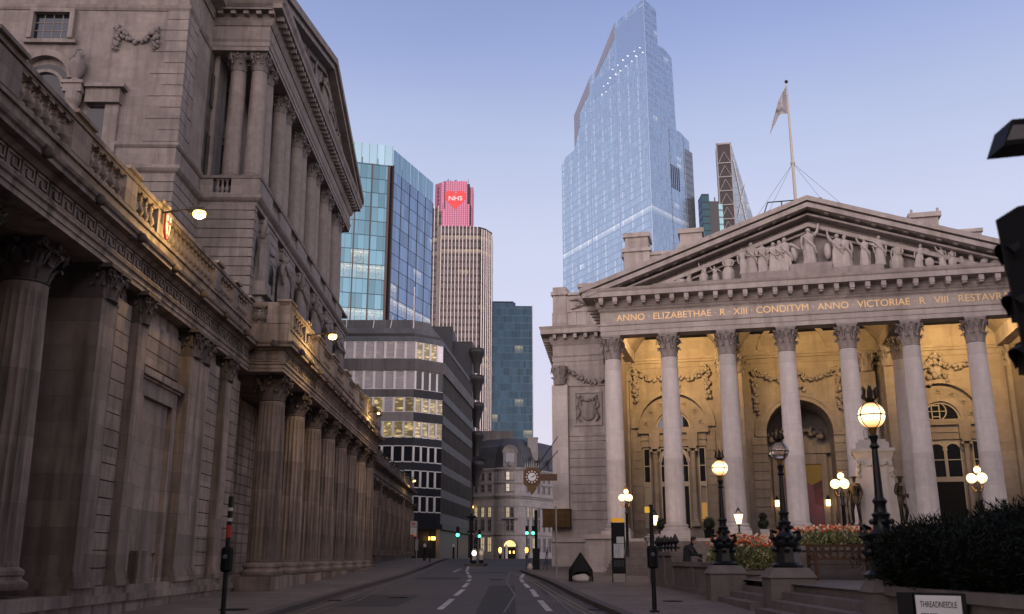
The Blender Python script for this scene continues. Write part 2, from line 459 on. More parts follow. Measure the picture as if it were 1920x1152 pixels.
def figure(m, x, y, z, h, seed=0, lean=0.0, sit=False, arm=0, robe=True, turn=0.0):
    """a draped figure in high relief; x along, y depth (front is -y), lean in x"""
    q = random.Random(seed)
    k = h
    def P(a, b, c): return (x + a*k + lean*k*(c**1.3), y + b*k, z + c*k)
    n = 18
    prof = [(0, .155, .10), (.05, .17, .115), (.16, .155, .11), (.30, .145, .115), (.44, .150, .115), (.54, .135, .10), (.62, .108, .088), (.70, .128, .10), (.78, .150, .105), (.825, .150, .09), (.85, .085, .065), (.875, .045, .048), (.89, .043, .05)]
    if sit: prof = [(0, .20, .16), (.08, .20, .18), (.22, .22, .20), (.36, .22, .20), (.46, .17, .14), (.56, .12, .10), (.68, .14, .11), (.77, .16, .11), (.82, .15, .09), (.85, .085, .065), (.875, .045, .048), (.89, .043, .05)]
    rr = []
    ph = q.uniform(0, 6)
    for c, a, b in prof:
        ring = []
        fold = .13 if c < .45 else (.07 if c < .7 else 0)
        for i in range(n):
            t = 2*PI*i/n
            w = 1 + fold*math.sin(6*t + ph + c*5) + (fold*.5)*math.sin(11*t + ph)
            ring.append(P(a*w*math.cos(t), b*w*math.sin(t), c))
        rr.append(ring)
    m.rings(rr)
    hx = turn*.03
    m.lathe([(.012*k, -.075*k), (.045*k, -.055*k), (.056*k, -.01*k), (.060*k, .03*k), (.048*k, .062*k), (.015*k, .078*k)], 10, P(hx, -.012, .935), 1.0, 1.15)
    m.ball(P(hx, -.078, .925), .014*k, 5)
    m.lathe([(.064*k, 0), (.066*k, .03*k), (.05*k, .065*k), (.01*k, .082*k)], 10, P(hx, .006, .935), 1.0, 1.15)
    A = {0: [(.15, -.02, .80), (.19, -.05, .66), (.15, -.13, .55), (.06, -.15, .54)],
         1: [(.15, -.02, .80), (.25, -.06, .74), (.33, -.09, .66), (.37, -.10, .62)],
         2: [(.15, -.02, .80), (.23, -.06, .90), (.26, -.08, 1.02), (.27, -.09, 1.08)],
         3: [(.15, -.02, .80), (.19, -.02, .65), (.19, -.04, .50), (.18, -.05, .44)]}
    for sgn in (-1, 1):
        p = A[(arm + (0 if sgn > 0 else q.randint(0, 3))) % 4]
        m.tube([P(sgn*a, b, c) for a, b, c in p], [.045*k, .040*k, .030*k, .024*k], 7)
        a, b, c = p[-1]; m.ball(P(sgn*a, b, c), .028*k, 6)
    if q.random() < .7:                       # cloak fold across the body
        m.tube([P(-.14, -.06, .80), P(-.02, -.125, .62), P(.13, -.10, .46), P(.16, -.03, .30)], [.03*k, .04*k, .045*k, .03*k], 6)
    return m
def wall_arches(m, x0, x1, z0, z1, ops, y0, y1, n=18):
    """wall in the xz plane with round-headed openings ops = [(cx, half width, z bottom, z spring)] (square head when spring is negative: head at -spring)"""
    x = x0
    for cx, hw, zb, zs in sorted(ops):
        if cx - hw > x: m.box(x, cx-hw, y0, y1, z0, z1)
        if zb > z0: m.box(cx-hw, cx+hw, y0, y1, z0, zb)
        if zs < 0: m.box(cx-hw, cx+hw, y0, y1, -zs, z1)
        else:
            for i in range(n):
                a0 = PI - PI*i/n; a1 = PI - PI*(i+1)/n
                p = [(cx + hw*math.cos(a0), zs + hw*math.sin(a0)), (cx + hw*math.cos(a1), zs + hw*math.sin(a1)), (cx + hw*math.cos(a1), z1), (cx + hw*math.cos(a0), z1)]
                m.py(p, y0, y1)
        x = cx + hw
    if x < x1: m.box(x, x1, y0, y1, z0, z1)
    return m
def text_mesh(s, size, width=None, depth=.01, align='CENTER'):
    c = bpy.data.curves.new('lettering', 'FONT'); c.body = s; c.size = size; c.extrude = depth; c.align_x = align
    o = bpy.data.objects.new('lettering', c); COL.objects.link(o)
    bpy.context.view_layer.update()
    me = bpy.data.meshes.new_from_object(o.evaluated_get(bpy.context.evaluated_depsgraph_get()))
    v = [tuple(p.co) for p in me.vertices]; f = [tuple(p.vertices) for p in me.polygons]
    bpy.data.objects.remove(o); bpy.data.meshes.remove(me); bpy.data.curves.remove(c)
    m = MB(); m.v = v; m.f = f
    if width:
        w = max(p[0] for p in v) - min(p[0] for p in v); k = width/w
        m.v = [(p[0]*k, p[1], p[2]) for p in v]
    return m
def upright(m, x, y, z, rz=0):     # lettering drawn in xy is stood up facing -y, then turned and moved
    return m.move(Matrix.Translation((x, y, z)) @ Matrix.Rotation(rz, 4, 'Z') @ Matrix.Rotation(PI/2, 4, 'X'))

# ---------------------------------------------------------------- ground, road, pavements
def sheet(name, mat, poly, dz, kind='structure', skirt=0):
    m = MB()
    if skirt:
        m.prism([(x, y, G(y)+dz) for x, y in poly], [(x, y, G(y)+dz-skirt) for x, y in poly])
    else:
        m.add([(x, y, G(y)+dz) for x, y in poly], [tuple(range(len(poly)))])
    return tag(obj(name, m, mat), kind=kind)
def ground_mat(name, a, b2, tile=None, joint=.5, rough=.75, wear=None):
    m, nt, b = new(name); k = NT(nt)
    o = k.n('ShaderNodeTexCoord').outputs['Object']
    col = k.mix(k.rng(k.noise(o, .22, 5), .35, .65), a, b2)
    col = k.mix(k.rng(k.noise(o, 30, 4), .3, .7, 0, .30), col, tuple(q*.5 for q in a))
    if wear: col = k.mix(k.rng(k.noise(o, .9, 6, .65), .52, .72, 0, .75), col, wear)
    if tile:
        br = k.n('ShaderNodeTexBrick'); k.l(o, br.inputs['Vector']); br.inputs['Scale'].default_value = 1
        br.inputs['Brick Width'].default_value = tile[0]; br.inputs['Row Height'].default_value = tile[1]; br.inputs['Mortar Size'].default_value = .012
        br.inputs['Color1'].default_value = (.78,)*3+(1,); br.inputs['Color2'].default_value = (1.05,)*3+(1,); br.inputs['Mortar'].default_value = (1-joint,)*3+(1,)
        col = k.mix(1.0, col, br.outputs['Color'], 'MULTIPLY')
    k.l(col, b.inputs['Base Color']); b.inputs['Roughness'].default_value = rough; b.inputs['Specular IOR Level'].default_value = .3
    bp = k.n('ShaderNodeBump'); bp.inputs['Strength'].default_value = .3; bp.inputs['Distance'].default_value = .01
    k.l(k.noise(o, 90, 3), bp.inputs['Height']); k.l(bp.outputs[0], b.inputs['Normal'])
    return m
M['asphalt'] = ground_mat('asphalt', (.082, .061, .054), (.062, .047, .042), None, rough=.62, wear=(.115, .09, .078))
M['flags'] = ground_mat('york_flags', (.23, .185, .165), (.18, .145, .13), (.9, .62), .4, .7, wear=(.12, .095, .085))
M['kerb'] = ground_mat('granite_kerb', (.14, .115, .105), (.10, .085, .08), (.9, 30), .5, .7)
M['paint'] = ground_mat('road_paint', (.62, .57, .55), (.48, .44, .42), None, rough=.6, wear=(.2, .18, .17))
M['paint2'] = ground_mat('worn_yellow_paint', (.26, .22, .155), (.19, .16, .12), None, rough=.7, wear=(.07, .062, .058))
m = MB()
for x0, x1 in ((-1500, -60), (-60, 60), (60, 1500)):
    for y0, y1 in ((-120, 95), (95, 400), (400, 2500)):
        m.add([(x0,y0,G(y0)-.30),(x1,y0,G(y0)-.30),(x1,y1,G(y1)-.30),(x0,y1,G(y1)-.30)], [(0,1,2,3)])
tag(obj('ground', m, M['asphalt']), kind='structure')
m = MB()
for y0, y1 in ((-60, 0), (0, 50), (50, 95), (95, 260)):
    m.add([(-40,y0,G(y0)-.12),(40,y0,G(y0)-.12),(40,y1,G(y1)-.12),(-40,y1,G(y1)-.12)], [(0,1,2,3)])
tag(obj('road', m, M['asphalt']), kind='structure')
KL = [(-5.55, -20), (-5.56, 22.9), (-5.62, 33.5), (-5.42, 47.8), (-5.70, 65.4), (-6.1, 80), (-6.3, 94.9)]
KL2 = [(-6.6, 95.1), (-7.2, 108), (-9.5, 111), (-14, 111.5)]
KR = [(2.75, -20), (2.60, 15), (2.48, 23.4), (2.24, 27), (1.91, 33.5), (1.50, 43.2), (.82, 52.6), (.50, 57.5), (.52, 60), (.85, 64), (1.6, 70), (4.2, 80), (8.4, 94.9)]
KR2 = [(8.5, 95.1), (13, 112), (22, 140)]
def offset_line(line, d):
    out = []
    for i, p in enumerate(line):
        a = Vector(line[max(0, i-1)]); b = Vector(line[min(len(line)-1, i+1)]); t = (b-a).normalized()
        out.append((p[0] + t.y*d, p[1] - t.x*d))
    return out
def strip(name, mat, line, d0, d1, dz, thick=0, kind='structure'):
    a = offset_line(line, d0); b = offset_line(line, d1); m = MB()
    for i in range(len(line)-1):
        q = [a[i], b[i], b[i+1], a[i+1]]
        if thick: m.prism([(x, y, G(y)+dz) for x, y in q], [(x, y, G(y)+dz-thick) for x, y in q])
        else: m.add([(x, y, G(y)+dz) for x, y in q], [(0,1,2,3)])
    return tag(obj(name, m, mat), kind=kind)
strip('kerb', M['kerb'], KL, -.28, 0, .004, .3); strip('kerb', M['kerb'], KR, 0, .28, .004, .3)
strip('kerb', M['kerb'], KL2, -.28, 0, .004, .3); strip('kerb', M['kerb'], KR2, 0, .28, .004, .3)
def pave(line, xs):
    m = MB()
    for (x0, y0), (x1, y1) in zip(line[:-1], line[1:]):
        m.add([(x0, y0, G(y0)), (xs, y0, G(y0)), (xs, y1, G(y1)), (x1, y1, G(y1))], [(0,1,2,3)])
    return tag(obj('pavement', m, M['flags']), kind='structure')
pave(offset_line(KL, -.27), -30); pave(offset_line(KL2, -.27), -30)
pave(offset_line(KR, .27), 60); pave(offset_line(KR2, .27), 60)
sheet('pavement', M['flags'], [(-30, 112.5), (-12.4, 112.5), (-7.6, 117.4), (-4.6, 152), (-4.6, 175), (-30, 175)], 0, skirt=.2)
# painted lines
def dash(a, b, w):
    a = Vector(a); b = Vector(b); t = (b-a).normalized(); p = Vector((t.y, -t.x))*w/2
    q = [a-p, a+p, b+p, b-p]
    return MB().add([(v.x, v.y, G(v.y)-.116) for v in q], [(0,1,2,3)])
m = MB()
for a, b in [((-1.88,26.12),(-1.83,30.83)),((-1.84,32.6),(-1.79,36.8)),((-1.87,38.5),(-1.86,42.3)),((-1.95,44),(-1.94,46.4)),((-2.02,48.4),(-2.26,52.1)),((-2.35,53.8),(-2.66,58.5)),((-2.71,59.5),(-3.3,77.3)),((-1.9,18.4),(-1.87,23.2)),
             ((.95,25.5),(.84,30)),((.79,32),(.72,36.8)),((.63,38.1),(.53,41.8)),((.48,42.9),(.42,46.4)),((.42,47.5),(.62,53.8)),((.98,18),(.96,22.6))]:
    d = dash(a, b, .17); m.add(d.v, d.f)
for a, b in [((-3.37,57),(-3.30,64)),((-4.3,61),(-3.5,61.5)),((-1.2,84),(.9,84.3))]:
    d = dash(a, b, .14); m.add(d.v, d.f)
tag(obj('lane_markings', m, M['paint']), kind='structure')
m = MB()                                         # worn lettering across the bus lane, no longer legible
q = random.Random(3)
for y, x0, x1, hh in ((29.5, 1.05, 1.75, 1.1), (45.2, .72, 1.12, 1.2)):
    x = x0
    while x < x1:
        d = dash((x, y-hh*q.uniform(.2,.5)), (x+q.uniform(-.05,.05), y+hh*q.uniform(.2,.5)), q.uniform(.03,.06)); m.add(d.v, d.f); x += q.uniform(.07, .12)
tag(obj('worn_road_marking', m, M['paint2']), kind='structure')
strip('kerbside_line', M['paint2'], KR[:8], -.42, -.34, -.1165); strip('kerbside_line', M['paint2'], KR[:8], -.62, -.54, -.1165)
strip('kerbside_line', M['paint2'], KL, .34, .42, -.1165)
# ---------------------------------------------------------------- the columned exchange on the right
EX_LOC = (5.994, 56.0, 0); EX_RZ = R(-13.84)
ex = thing('exchange_building', 'pale stone exchange with a columned portico, carved pediment and gilt inscription', 'building', EX_LOC, EX_RZ)
ex_M = Matrix.Translation(EX_LOC) @ Matrix.Rotation(EX_RZ, 4, 'Z')
SP = 3.32; E0, E1 = -.62, 23.86; AX = 11.62
# stylobate and steps
m = MB(); m.box(-1.3, 24.6, -1.25, 9, -.2, 2.6)
obj('podium', m, M['ex'], ex)
m = MB()
for i in range(11):
    m.box(.35, 22.9, -1.25 - .62*(i+1), -1.251 - .62*i, -.2, 2.6 - .165*(i+1))
obj('portico_steps', m, M['gran'], ex)
for x0, x1 in ((-1.35, .30), (22.95, 24.6)):
    m = MB()
    m.box(x0, x1, -3.4, -1.26, -.2, 1.7); m.box(x0+.06, x1-.06, -3.34, -1.26, 1.7, 2.55); m.box(x0-.08, x1+.08, -3.48, -1.26, 2.55, 2.78)
    obj('stair_pedestal', m, M['ex'], ex)
# columns: column > base, capital
def ex_column(x, y, first=[None]):
    if first[0] is None:
        c = obj('column', shaft(.565, .475, 3.42, 12.9), M['exsm'], ex, loc=(x, y, 0), smooth=True)
        b = MB(); b.box(-.80, .80, -.80, .80, 2.6, 3.02); t = base_torus(.565, .40); b.add([(p[0], p[1], p[2]+3.02) for p in t.v], t.f)
        o = obj('column_base', b, M['exsm'], c, smooth=True); OFF[o.name] = (0,0,0)
        k = capital(.475, 1.42); k.v = [(p[0], p[1], p[2]+12.9) for p in k.v]
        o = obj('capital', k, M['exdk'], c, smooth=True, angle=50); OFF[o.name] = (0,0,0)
        first[0] = c
        return c
    return put(first[0], ex, (x, y, 0))
for i in range(8): ex_column(i*SP, 0)
ex_column(2*SP, 3.9); ex_column(5*SP, 3.9)
# entablature (front and both returns)
pth = [(E0, 8.2), (E0, -.5), (E1, -.5), (E1, 8.2)]
path = [(x, y) for x, y in pth]
m = MB()
m.mould(path, [(-1.0, 14.32), (0, 14.32), (0, 14.58), (.04, 14.58), (.04, 14.88), (.10, 14.90), (.12, 14.98), (0, 15.0), (-1.0, 15.0)], closed=False)
obj('architrave', m, M['ex'], ex)
m = MB(); m.mould(path, [(-1.0, 15.0), (.01, 15.0), (.01, 15.72), (-1.0, 15.72)])
obj('frieze', m, M['ex'], ex)
m = MB()
m.mould(path, [(-1.0, 15.72), (.04, 15.72), (.10, 15.80), (.10, 15.9), (.18, 15.96), (.22, 16.08), (.24, 16.10), (.24, 16.38), (.30, 16.44), (.95, 16.46), (.95, 16.74), (1.02, 16.82), (1.08, 16.95), (-1.0, 16.95)])
x = E0 + .05
while x < E1:                                    # modillions under the corona
    m.box(x, x+.26, -1.36, -.73, 16.14, 16.44); m.box(x+.03, x+.23, -1.30, -.73, 16.04, 16.14); x += .83
y = .3
while y < 8:
    for s0, s1 in ((E0-.9, E0-.24), (E1+.24, E1+.9)): m.box(s0, s1, y, y+.26, 16.12, 16.44)
    y += .83
x = E0
while x < E1: m.box(x, x+.09, -.66, -.6, 15.8, 15.92); x += .16
obj('cornice', m, M['ex'], ex)
# inscription in raised gilt capitals
T = upright(text_mesh('ANNO \u00b7 ELIZABETHAE \u00b7 R \u00b7 XIII \u00b7 CONDITVM \u00b7 ANNO \u00b7 VICTORIAE \u00b7 R \u00b7 VIII \u00b7 RESTAVRATVM', .56, 22.5, .012), AX, -.525, 15.16)
lab = {}                                     # one part per word
for f_ in T.f:
    for i_ in f_: lab.setdefault(i_, None)
xs = sorted((min(T.v[i_][0] for i_ in f_), max(T.v[i_][0] for i_ in f_), f_) for f_ in T.f)
words = []
for lo_, hi_, f_ in xs:
    if words and lo_ < words[-1][1] + .13: words[-1][1] = max(hi_, words[-1][1]); words[-1][2].append(f_)
    else: words.append([lo_, hi_, [f_]])
for lo_, hi_, fs_ in words:
    ids = sorted({i_ for f_ in fs_ for i_ in f_}); mp = {q_: n_ for n_, q_ in enumerate(ids)}
    w_ = MB(); w_.v = [T.v[q_] for q_ in ids]; w_.f = [tuple(mp[q_] for q_ in f_) for f_ in fs_]
    obj('gilt_lettering', w_, M['gold'], ex)
# pediment
SLP = (21.62 - 16.95)/(AX + 1.66)
def rake(m, dz0, dz1, y0, y1, xl=-1.70):
    for sgn in (-1, 1):
        a = (AX + sgn*(AX - xl), 16.95); b = (AX, 16.95 + SLP*(AX-xl))
        m.py([(a[0], a[1]+dz0), (b[0], b[1]+dz0), (b[0], b[1]+dz1), (a[0], a[1]+dz1)], y0, y1)
m = MB()
rake(m, -.22, .06, -1.62, 9); rake(m, -.50, -.221, -1.5, .6, -1.45); rake(m, -.62, -.501, -.95, .6, -.9); rake(m, -.86, -.621, -.72, .6, .2); rake(m, -.98, -.861, -.40, .6, .6)
x = -.2
while x < AX - .2:                               # raking modillions
    for sg in (-1, 1):
        xx = AX + sg*(AX - x); z = 16.95 + SLP*(x+1.70)
        d = SLP*.13*(-sg); m.py([(xx-.11, z-.66-d), (xx+.11, z-.66+d), (xx+.11, z-.50+d), (xx-.11, z-.50-d)], -1.20, -.951)
    x += .83
obj('raking_cornice', m, M['ex'], ex)
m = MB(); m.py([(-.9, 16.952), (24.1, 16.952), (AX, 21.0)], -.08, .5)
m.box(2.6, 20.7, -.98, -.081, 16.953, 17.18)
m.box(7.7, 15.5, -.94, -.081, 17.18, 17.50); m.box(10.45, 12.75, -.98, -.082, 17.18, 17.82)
obj('tympanum', m, M['exdk'], ex)  # panel darker than its figures: shade of the relief put into the colour
m = MB(); m.py([(-1.5, 17.0), (24.7, 17.0), (AX, 21.5)], .6, 16)
obj('gable_roof', m, M['lead'], ex)
# end walls added to keep floodlight spill off the wing
for x0 in (-.58, 23.45):
    m = MB(); m.box(x0, x0+.40, 3.2, 8.29, 2.6, 14.3); obj('added_end_wall', m, M['exw'], ex)
# sculpture of the tympanum, each figure a carving of its own
figs = [(4.7, .62, 1, 0, .0, True), (5.55, .95, 2, 2, .05, True), (6.25, .80, 3, 1, -.06, True), (6.95, 1.35, 4, 0, .06, True), (7.9, 1.35, 5, 1, -.05, False), (8.35, 1.62, 6, 0, 0, False), (8.95, 1.60, 7, 3, 0, False),
        (9.55, 1.55, 8, 0, .03, False), (9.95, 1.62, 9, 3, 0, False), (10.3, 1.75, 10, 1, -.03, False), (13.1, 1.75, 12, 0, .03, False), (13.55, 1.65, 13, 3, 0, False), (14.55, 1.45, 14, 1, .04, False), (15.4, 1.5, 15, 3, 0, False),
        (16.2, 1.35, 16, 0, .1, True), (17.35, 1.2, 17, 1, .16, False), (18.6, 1.0, 18, 3, 0, False), (19.1, .85, 19, 0, .05, True)]
for x, h, sd, arm, ln, st in figs:
    zb = 17.18 if not (7.7 < x < 15.5) else 17.50
    obj('tympanum_figure', figure(MB(), x, -.60, zb, h*1.16, sd, ln, st, arm), M['exfig'], ex, smooth=True, angle=60)
fg = figure(MB(), AX-.02, -.66, 17.82, 2.15, 20, 0, False, 2)
obj('tympanum_figure', fg, M['exfig'], ex, smooth=True, angle=60, label='tall robed central figure with raised arm')
for x, z, a, b in ((3.6, 17.28, .5, .16), (4.2, 17.34, .4, .2), (17.95, 17.5, .26, .32), (20.1, 17.45, .16, .42), (20.75, 17.35, .22, .2), (21.4, 17.28, .4, .13), (19.6, 17.42, .18, .36), (10.75, 18.6, .22, .5), (12.6, 18.6, .22, .5)):
    m = MB(); m.ball((x, -.5, z), 1, 10, (a, .25, b)); obj('tympanum_carving', m, M['exfig'], ex, smooth=True)
# portico interior: rear wall with three arched bays
BY = 8.3
m = MB()
wall_arches(m, -.6, 24.4, 2.6, 15.9, [(2.75, 2.62, 9.9, 9.9), (10.75, 2.05, 2.6, 9.35), (19.25, 2.62, 9.9, 9.9)], BY, BY+.7)
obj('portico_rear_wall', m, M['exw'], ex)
for x0, x1 in ((-.60, -.05), (5.75, 7.55), (13.75, 15.55), (23.2, 24.4)):
    m = MB(); m.box(x0, x1, BY-.55, BY-.001, 2.6, 13.0); m.box(x0-.06, x1+.06, BY-.62, BY-.002, 2.6, 3.3); obj('portico_pier', m, M['exw'], ex)
for x0, x1 in ((5.95, 7.35), (15.9, 17.3)):
    m = MB(); m.box(x0+.12, x1-.12, 6.4, BY-.56, 13.0, 14.3); m.box(x0, x1, 6.2, BY-.551, 2.6, 13.0); obj('portico_pier', m, M['exw'], ex)
kk = capital(.40, 1.30, .62)
pc = obj('pilaster_capital', kk, M['exdk'], ex, loc=(6.2, BY-.45, 13.0), smooth=True, angle=50)
for x, y in ((7.1, BY-.45), (14.2, BY-.45), (15.1, BY-.45), (6.3, 6.3), (7.0, 6.3), (16.25, 6.3), (16.95, 6.3), (-.32, BY-.4), (23.65, BY-.4), (-.38, 3.3), (23.65, 3.3)): put(pc, ex, (x, y, 13.0))
m = MB()                                         # string courses above the bays and the cove of the ceiling
m.box(-.05, 24, BY-.12, BY-.003, 14.25, 14.42); m.box(-.05, 24, BY-.22, BY-.004, 14.42, 14.55); m.box(-.05, 24, BY-.06, BY-.005, 13.9, 13.98)
obj('portico_string_course', m, M['exw'], ex)
m = MB()
m.box(-.1, 23.4, .5, BY, 16.4, 16.9)
for x0, x1 in ((.38, 5.95), (7.35, 15.9), (17.3, 23.0)):
    m.py([(x0, 15.0), (x0+.02, 16.42), (x0+1.0, 16.42)], .5, BY-.006); m.py([(x1, 15.0), (x1-.02, 16.42), (x1-1.0, 16.42)], .5, BY-.006)
for x in (6.65, 16.6): m.box(x-.70, x+.70, .501, BY-.007, 14.3, 16.39)
obj('portico_ceiling', m, M['exw'], ex)
m = MB()
for c in (10.75,):
    m.arch(c, 14.55, 2.05, 2.35, BY-.10, BY-.002, 20, .12, PI-.12)
obj('lunette_moulding', m, M['exw'], ex)
def fest(pts, r, seed, mat='exdk', parent=None, name='festoon'):
    return obj(name, garland(MB(), pts, r, .6, seed), M[mat], parent or ex, smooth=True, angle=60)
def fan_bay(c, doubled):
    m = MB()
    m.arch(c, 9.9, 2.34, 2.75, BY-.16, BY-.003, 28); m.arch(c, 9.9, 2.22, 2.45, BY-.22, BY-.161, 28)
    m.arch(c, 9.9, 1.18, 2.6, BY+.12, BY+.5, 28)
    m.arch(c, 9.9, 1.12, 1.34, BY+.02, BY+.119, 28)
    for i in range(7):                           # raised square ornaments of the fan
        a = PI*(i+.5)/7; x, z = c + 1.80*math.cos(a), 9.9 + 1.80*math.sin(a)
        q = [(x + .25*math.cos(a + b), z + .25*math.sin(a + b)) for b in (PI/4, 3*PI/4, 5*PI/4, 7*PI/4)]
        m.py(q, BY+.06, BY+.119); m.ball((x, BY+.05, z), .11, 7)
    obj('bay_archivolt', m, M['exw'], ex, smooth=True)
    w = MB(); w.box(c-1.15, c+1.15, BY+.30, BY+.34, 9.8, 11.1)
    fr = MB()
    fr.arch(c, 9.86, 1.03, 1.14, BY+.18, BY+.28, 20)
    if doubled: 
        fr.tube([(c-.25+.62*math.cos(t*2*PI/20), BY+.24, 10.42+.60*math.sin(t*2*PI/20)) for t in range(21)], .045, 6)
        fr.box(c-.50, c-.44, BY+.2, BY+.26, 9.86, 10.95); fr.box(c-.06, c, BY+.2, BY+.26, 9.86, 10.95); fr.box(c-.85, c+.35, BY+.2, BY+.25, 10.39, 10.44)
        fr.box(c-.44, c-.06, BY+.2, BY+.26, 10.75, 10.81); fr.box(c-.44, c-.06, BY+.2, BY+.26, 10.05, 10.11)
    else:
        fr.box(c-.03, c+.03, BY+.2, BY+.26, 9.86, 10.92)
    f = obj('lunette_window', fr, M['cream'], ex); obj('pane', w, M['win2'] if not doubled else M['win'], f)
    e = MB()                                     # entablature over the triple window
    e.box(c-2.1, c+2.1, BY-.16, BY-.004, 8.62, 9.5); e.box(c-2.3, c+2.3, BY-.34, BY-.005, 9.5, 9.75); e.box(c-2.15, c+2.15, BY-.22, BY-.006, 9.05, 9.1)
    for s in (-1, 1): e.box(c+s*1.22-.34, c+s*1.22+.34, BY-.42, BY-.161, 8.62, 9.5)
    e.box(c-2.68, c-2.12, BY-.08, BY-.007, 3.2, 9.7); e.box(c+2.12, c+2.68, BY-.08, BY-.007, 3.2, 9.7)
    for z in [3.3 + .56*i for i in range(10)]:
        for s in (-1, 1): e.box(c+s*2.4-.29, c+s*2.4+.29, BY-.12, BY-.081, z, z+.52)
    obj('window_entablature', e, M['exw'], ex)
    for s in (-1, 1):
        k = MB(); x = c + s*1.22
        k.lathe([(.20, 3.95), (.17, 8.1)], 16, (x, BY-.26, 0)); k.box(x-.27, x+.27, BY-.5, BY-.04, 3.5, 3.75); k.lathe([(.26, 3.75), (.27, 3.85), (.2, 3.95)], 16, (x, BY-.26, 0))
        k.lathe([(.17, 8.1), (.2, 8.15), (.2, 8.3)], 14, (x, BY-.26, 0)); k.box(x-.26, x+.26, BY-.48, BY-.04, 8.46, 8.62)
        for t in (-1, 1): k.tube([(x+t*.24, BY-.46, 8.36), (x+t*.24, BY-.06, 8.36)], .10, 8)
        obj('window_column', k, M['exw'], ex, smooth=True)
    for x0, x1, kind in ((c-2.02, c-1.55, 0), (c-.92, c+.92, 1), (c+1.55, c+2.02, 0)):
        fr = MB(); a = .07
        fr.box(x0, x0+a, BY-.10, BY-.008, 3.4, 8.55); fr.box(x1-a, x1, BY-.10, BY-.008, 3.4, 8.55); fr.box(x0+a, x1-a, BY-.10, BY-.009, 8.48, 8.55)
        fr.box(x0+a, x1-a, BY-.12, BY-.010, 6.05, 6.35); fr.box(x0+a, x1-a, BY-.09, BY-.011, 7.35, 7.41)
        if kind:
            if doubled:
                fr.box(c-.09, c+.09, BY-.11, BY-.012, 6.35, 8.48)
                for s in (-1, 1): fr.arch(c+s*.46, 7.95, .40, .60, BY-.1, BY-.013, 12)
            else:
                fr.arch(c, 7.62, .80, 1.02, BY-.1, BY-.013, 16)
        f = obj('triple_window', fr, M['cream'], ex)
        p = MB(); p.box(x0+a, x1-a, BY-.06, BY-.03, 6.35, 8.48)
        obj('pane', p, M['win'] if (doubled or x0 < c-1) else M['win2'], f)
        d = MB(); d.box(x0+a, x1-a, BY-.07, BY-.03, 3.4 if (kind or x0 < c) else 3.6, 6.05 if (kind or x0 < c) else 5.0)
        for i in range(1, 3):
            if kind: d.box(x0+a+(x1-x0-2*a)*i/3-.02, x0+a+(x1-x0-2*a)*i/3+.02, BY-.09, BY-.071, 3.4, 6.05)
        if kind or (x0 < c-1 and not doubled): obj('lower_panel', d, M['blackp'] if kind else M['cream'], f)
        else: obj('lower_panel', d, M['warmdim'] if not doubled else M['cream'], f)
    fest(sag((c-2.3, BY-.15, 13.75), (c, BY-.15, 13.6), .55), .20, int(c*10)); fest(sag((c, BY-.15, 13.6), (c+2.3, BY-.15, 13.75), .55), .20, 7)
    fest([(c-2.4, BY-.15, 13.8), (c-2.4, BY-.15, 11.6)], .20, 3); fest([(c+2.4, BY-.15, 13.8), (c+2.4, BY-.15, 11.6)], .20, 4)
    fest([(c-.55, BY-.15, 12.3), (c-.2, BY-.2, 12.75), (c+.2, BY-.2, 12.75), (c+.55, BY-.15, 12.3)], .28, 5)
    if doubled: fest([(c-.5, BY-.2, 13.2), (c, BY-.25, 14.0), (c+.5, BY-.2, 13.2)], .2, 6); obj('cartouche', MB().ball((c, BY-.15, 12.9), .35, 12), M['exdk'], ex, smooth=True)
fan_bay(2.75, False); fan_bay(19.25, True)
# the central doorway
c = 10.75
m = MB(); m.arch(c, 9.35, 2.05, 2.75, BY-.14, BY-.003, 28); m.arch(c, 9.35, 2.3, 2.55, BY-.2, BY-.141, 28)
for s in (-1, 1):
    m.box(c+s*2.4-.35, c+s*2.4+.35, BY-.18, BY-.004, 9.1, 9.4)
    for z in [3.0 + .56*i for i in range(11)]: m.box(c+s*2.52-.46, c+s*2.52+.46, BY-.10, BY-.005, z, z+.52)
obj('bay_archivolt', m, M['exw'], ex, smooth=True)
m = MB(); m.box(c-2.3, c+2.3, BY+3.6, BY+3.8, 2.6, 12)
m.box(c-2.3, c-2.06, BY+.71, BY+3.6, 2.6, 12); m.box(c+2.06, c+2.3, BY+.71, BY+3.6, 2.6, 12); m.arch(c, 9.35, 2.06, 2.3, BY+.71, BY+3.6, 18)
m.box(c-2.05, c+2.05, BY+3.2, BY+3.59, 8.3, 8.75); m.box(c-1.75, c-1.35, BY+3.3, BY+3.59, 2.6, 8.3); m.box(c+1.35, c+1.75, BY+3.3, BY+3.59, 2.6, 8.3); m.box(c-1.35, c+1.35, BY+3.3, BY+3.59, 7.6, 8.3)
obj('entrance_recess', m, M['exdk'], ex)
fest(sag((c-1.7, BY+3.2, 9.4), (c+1.7, BY+3.2, 9.4), -.6), .3, 9)
fest(sag((c-2.45, BY-.15, 13.4), (c, BY-.15, 13.2), .55), .18, 21); fest(sag((c, BY-.15, 13.2), (c+2.45, BY-.15, 13.4), .55), .18, 22)
fest([(c-2.6, BY-.15, 13.4), (c-2.6, BY-.15, 10.6)], .2, 23); fest([(c+2.6, BY-.15, 13.4), (c+2.6, BY-.15, 10.6)], .2, 24)
fest([(c-.5, BY-.15, 12.0), (c, BY-.25, 12.6), (c+.5, BY-.15, 12.0)], .28, 25)
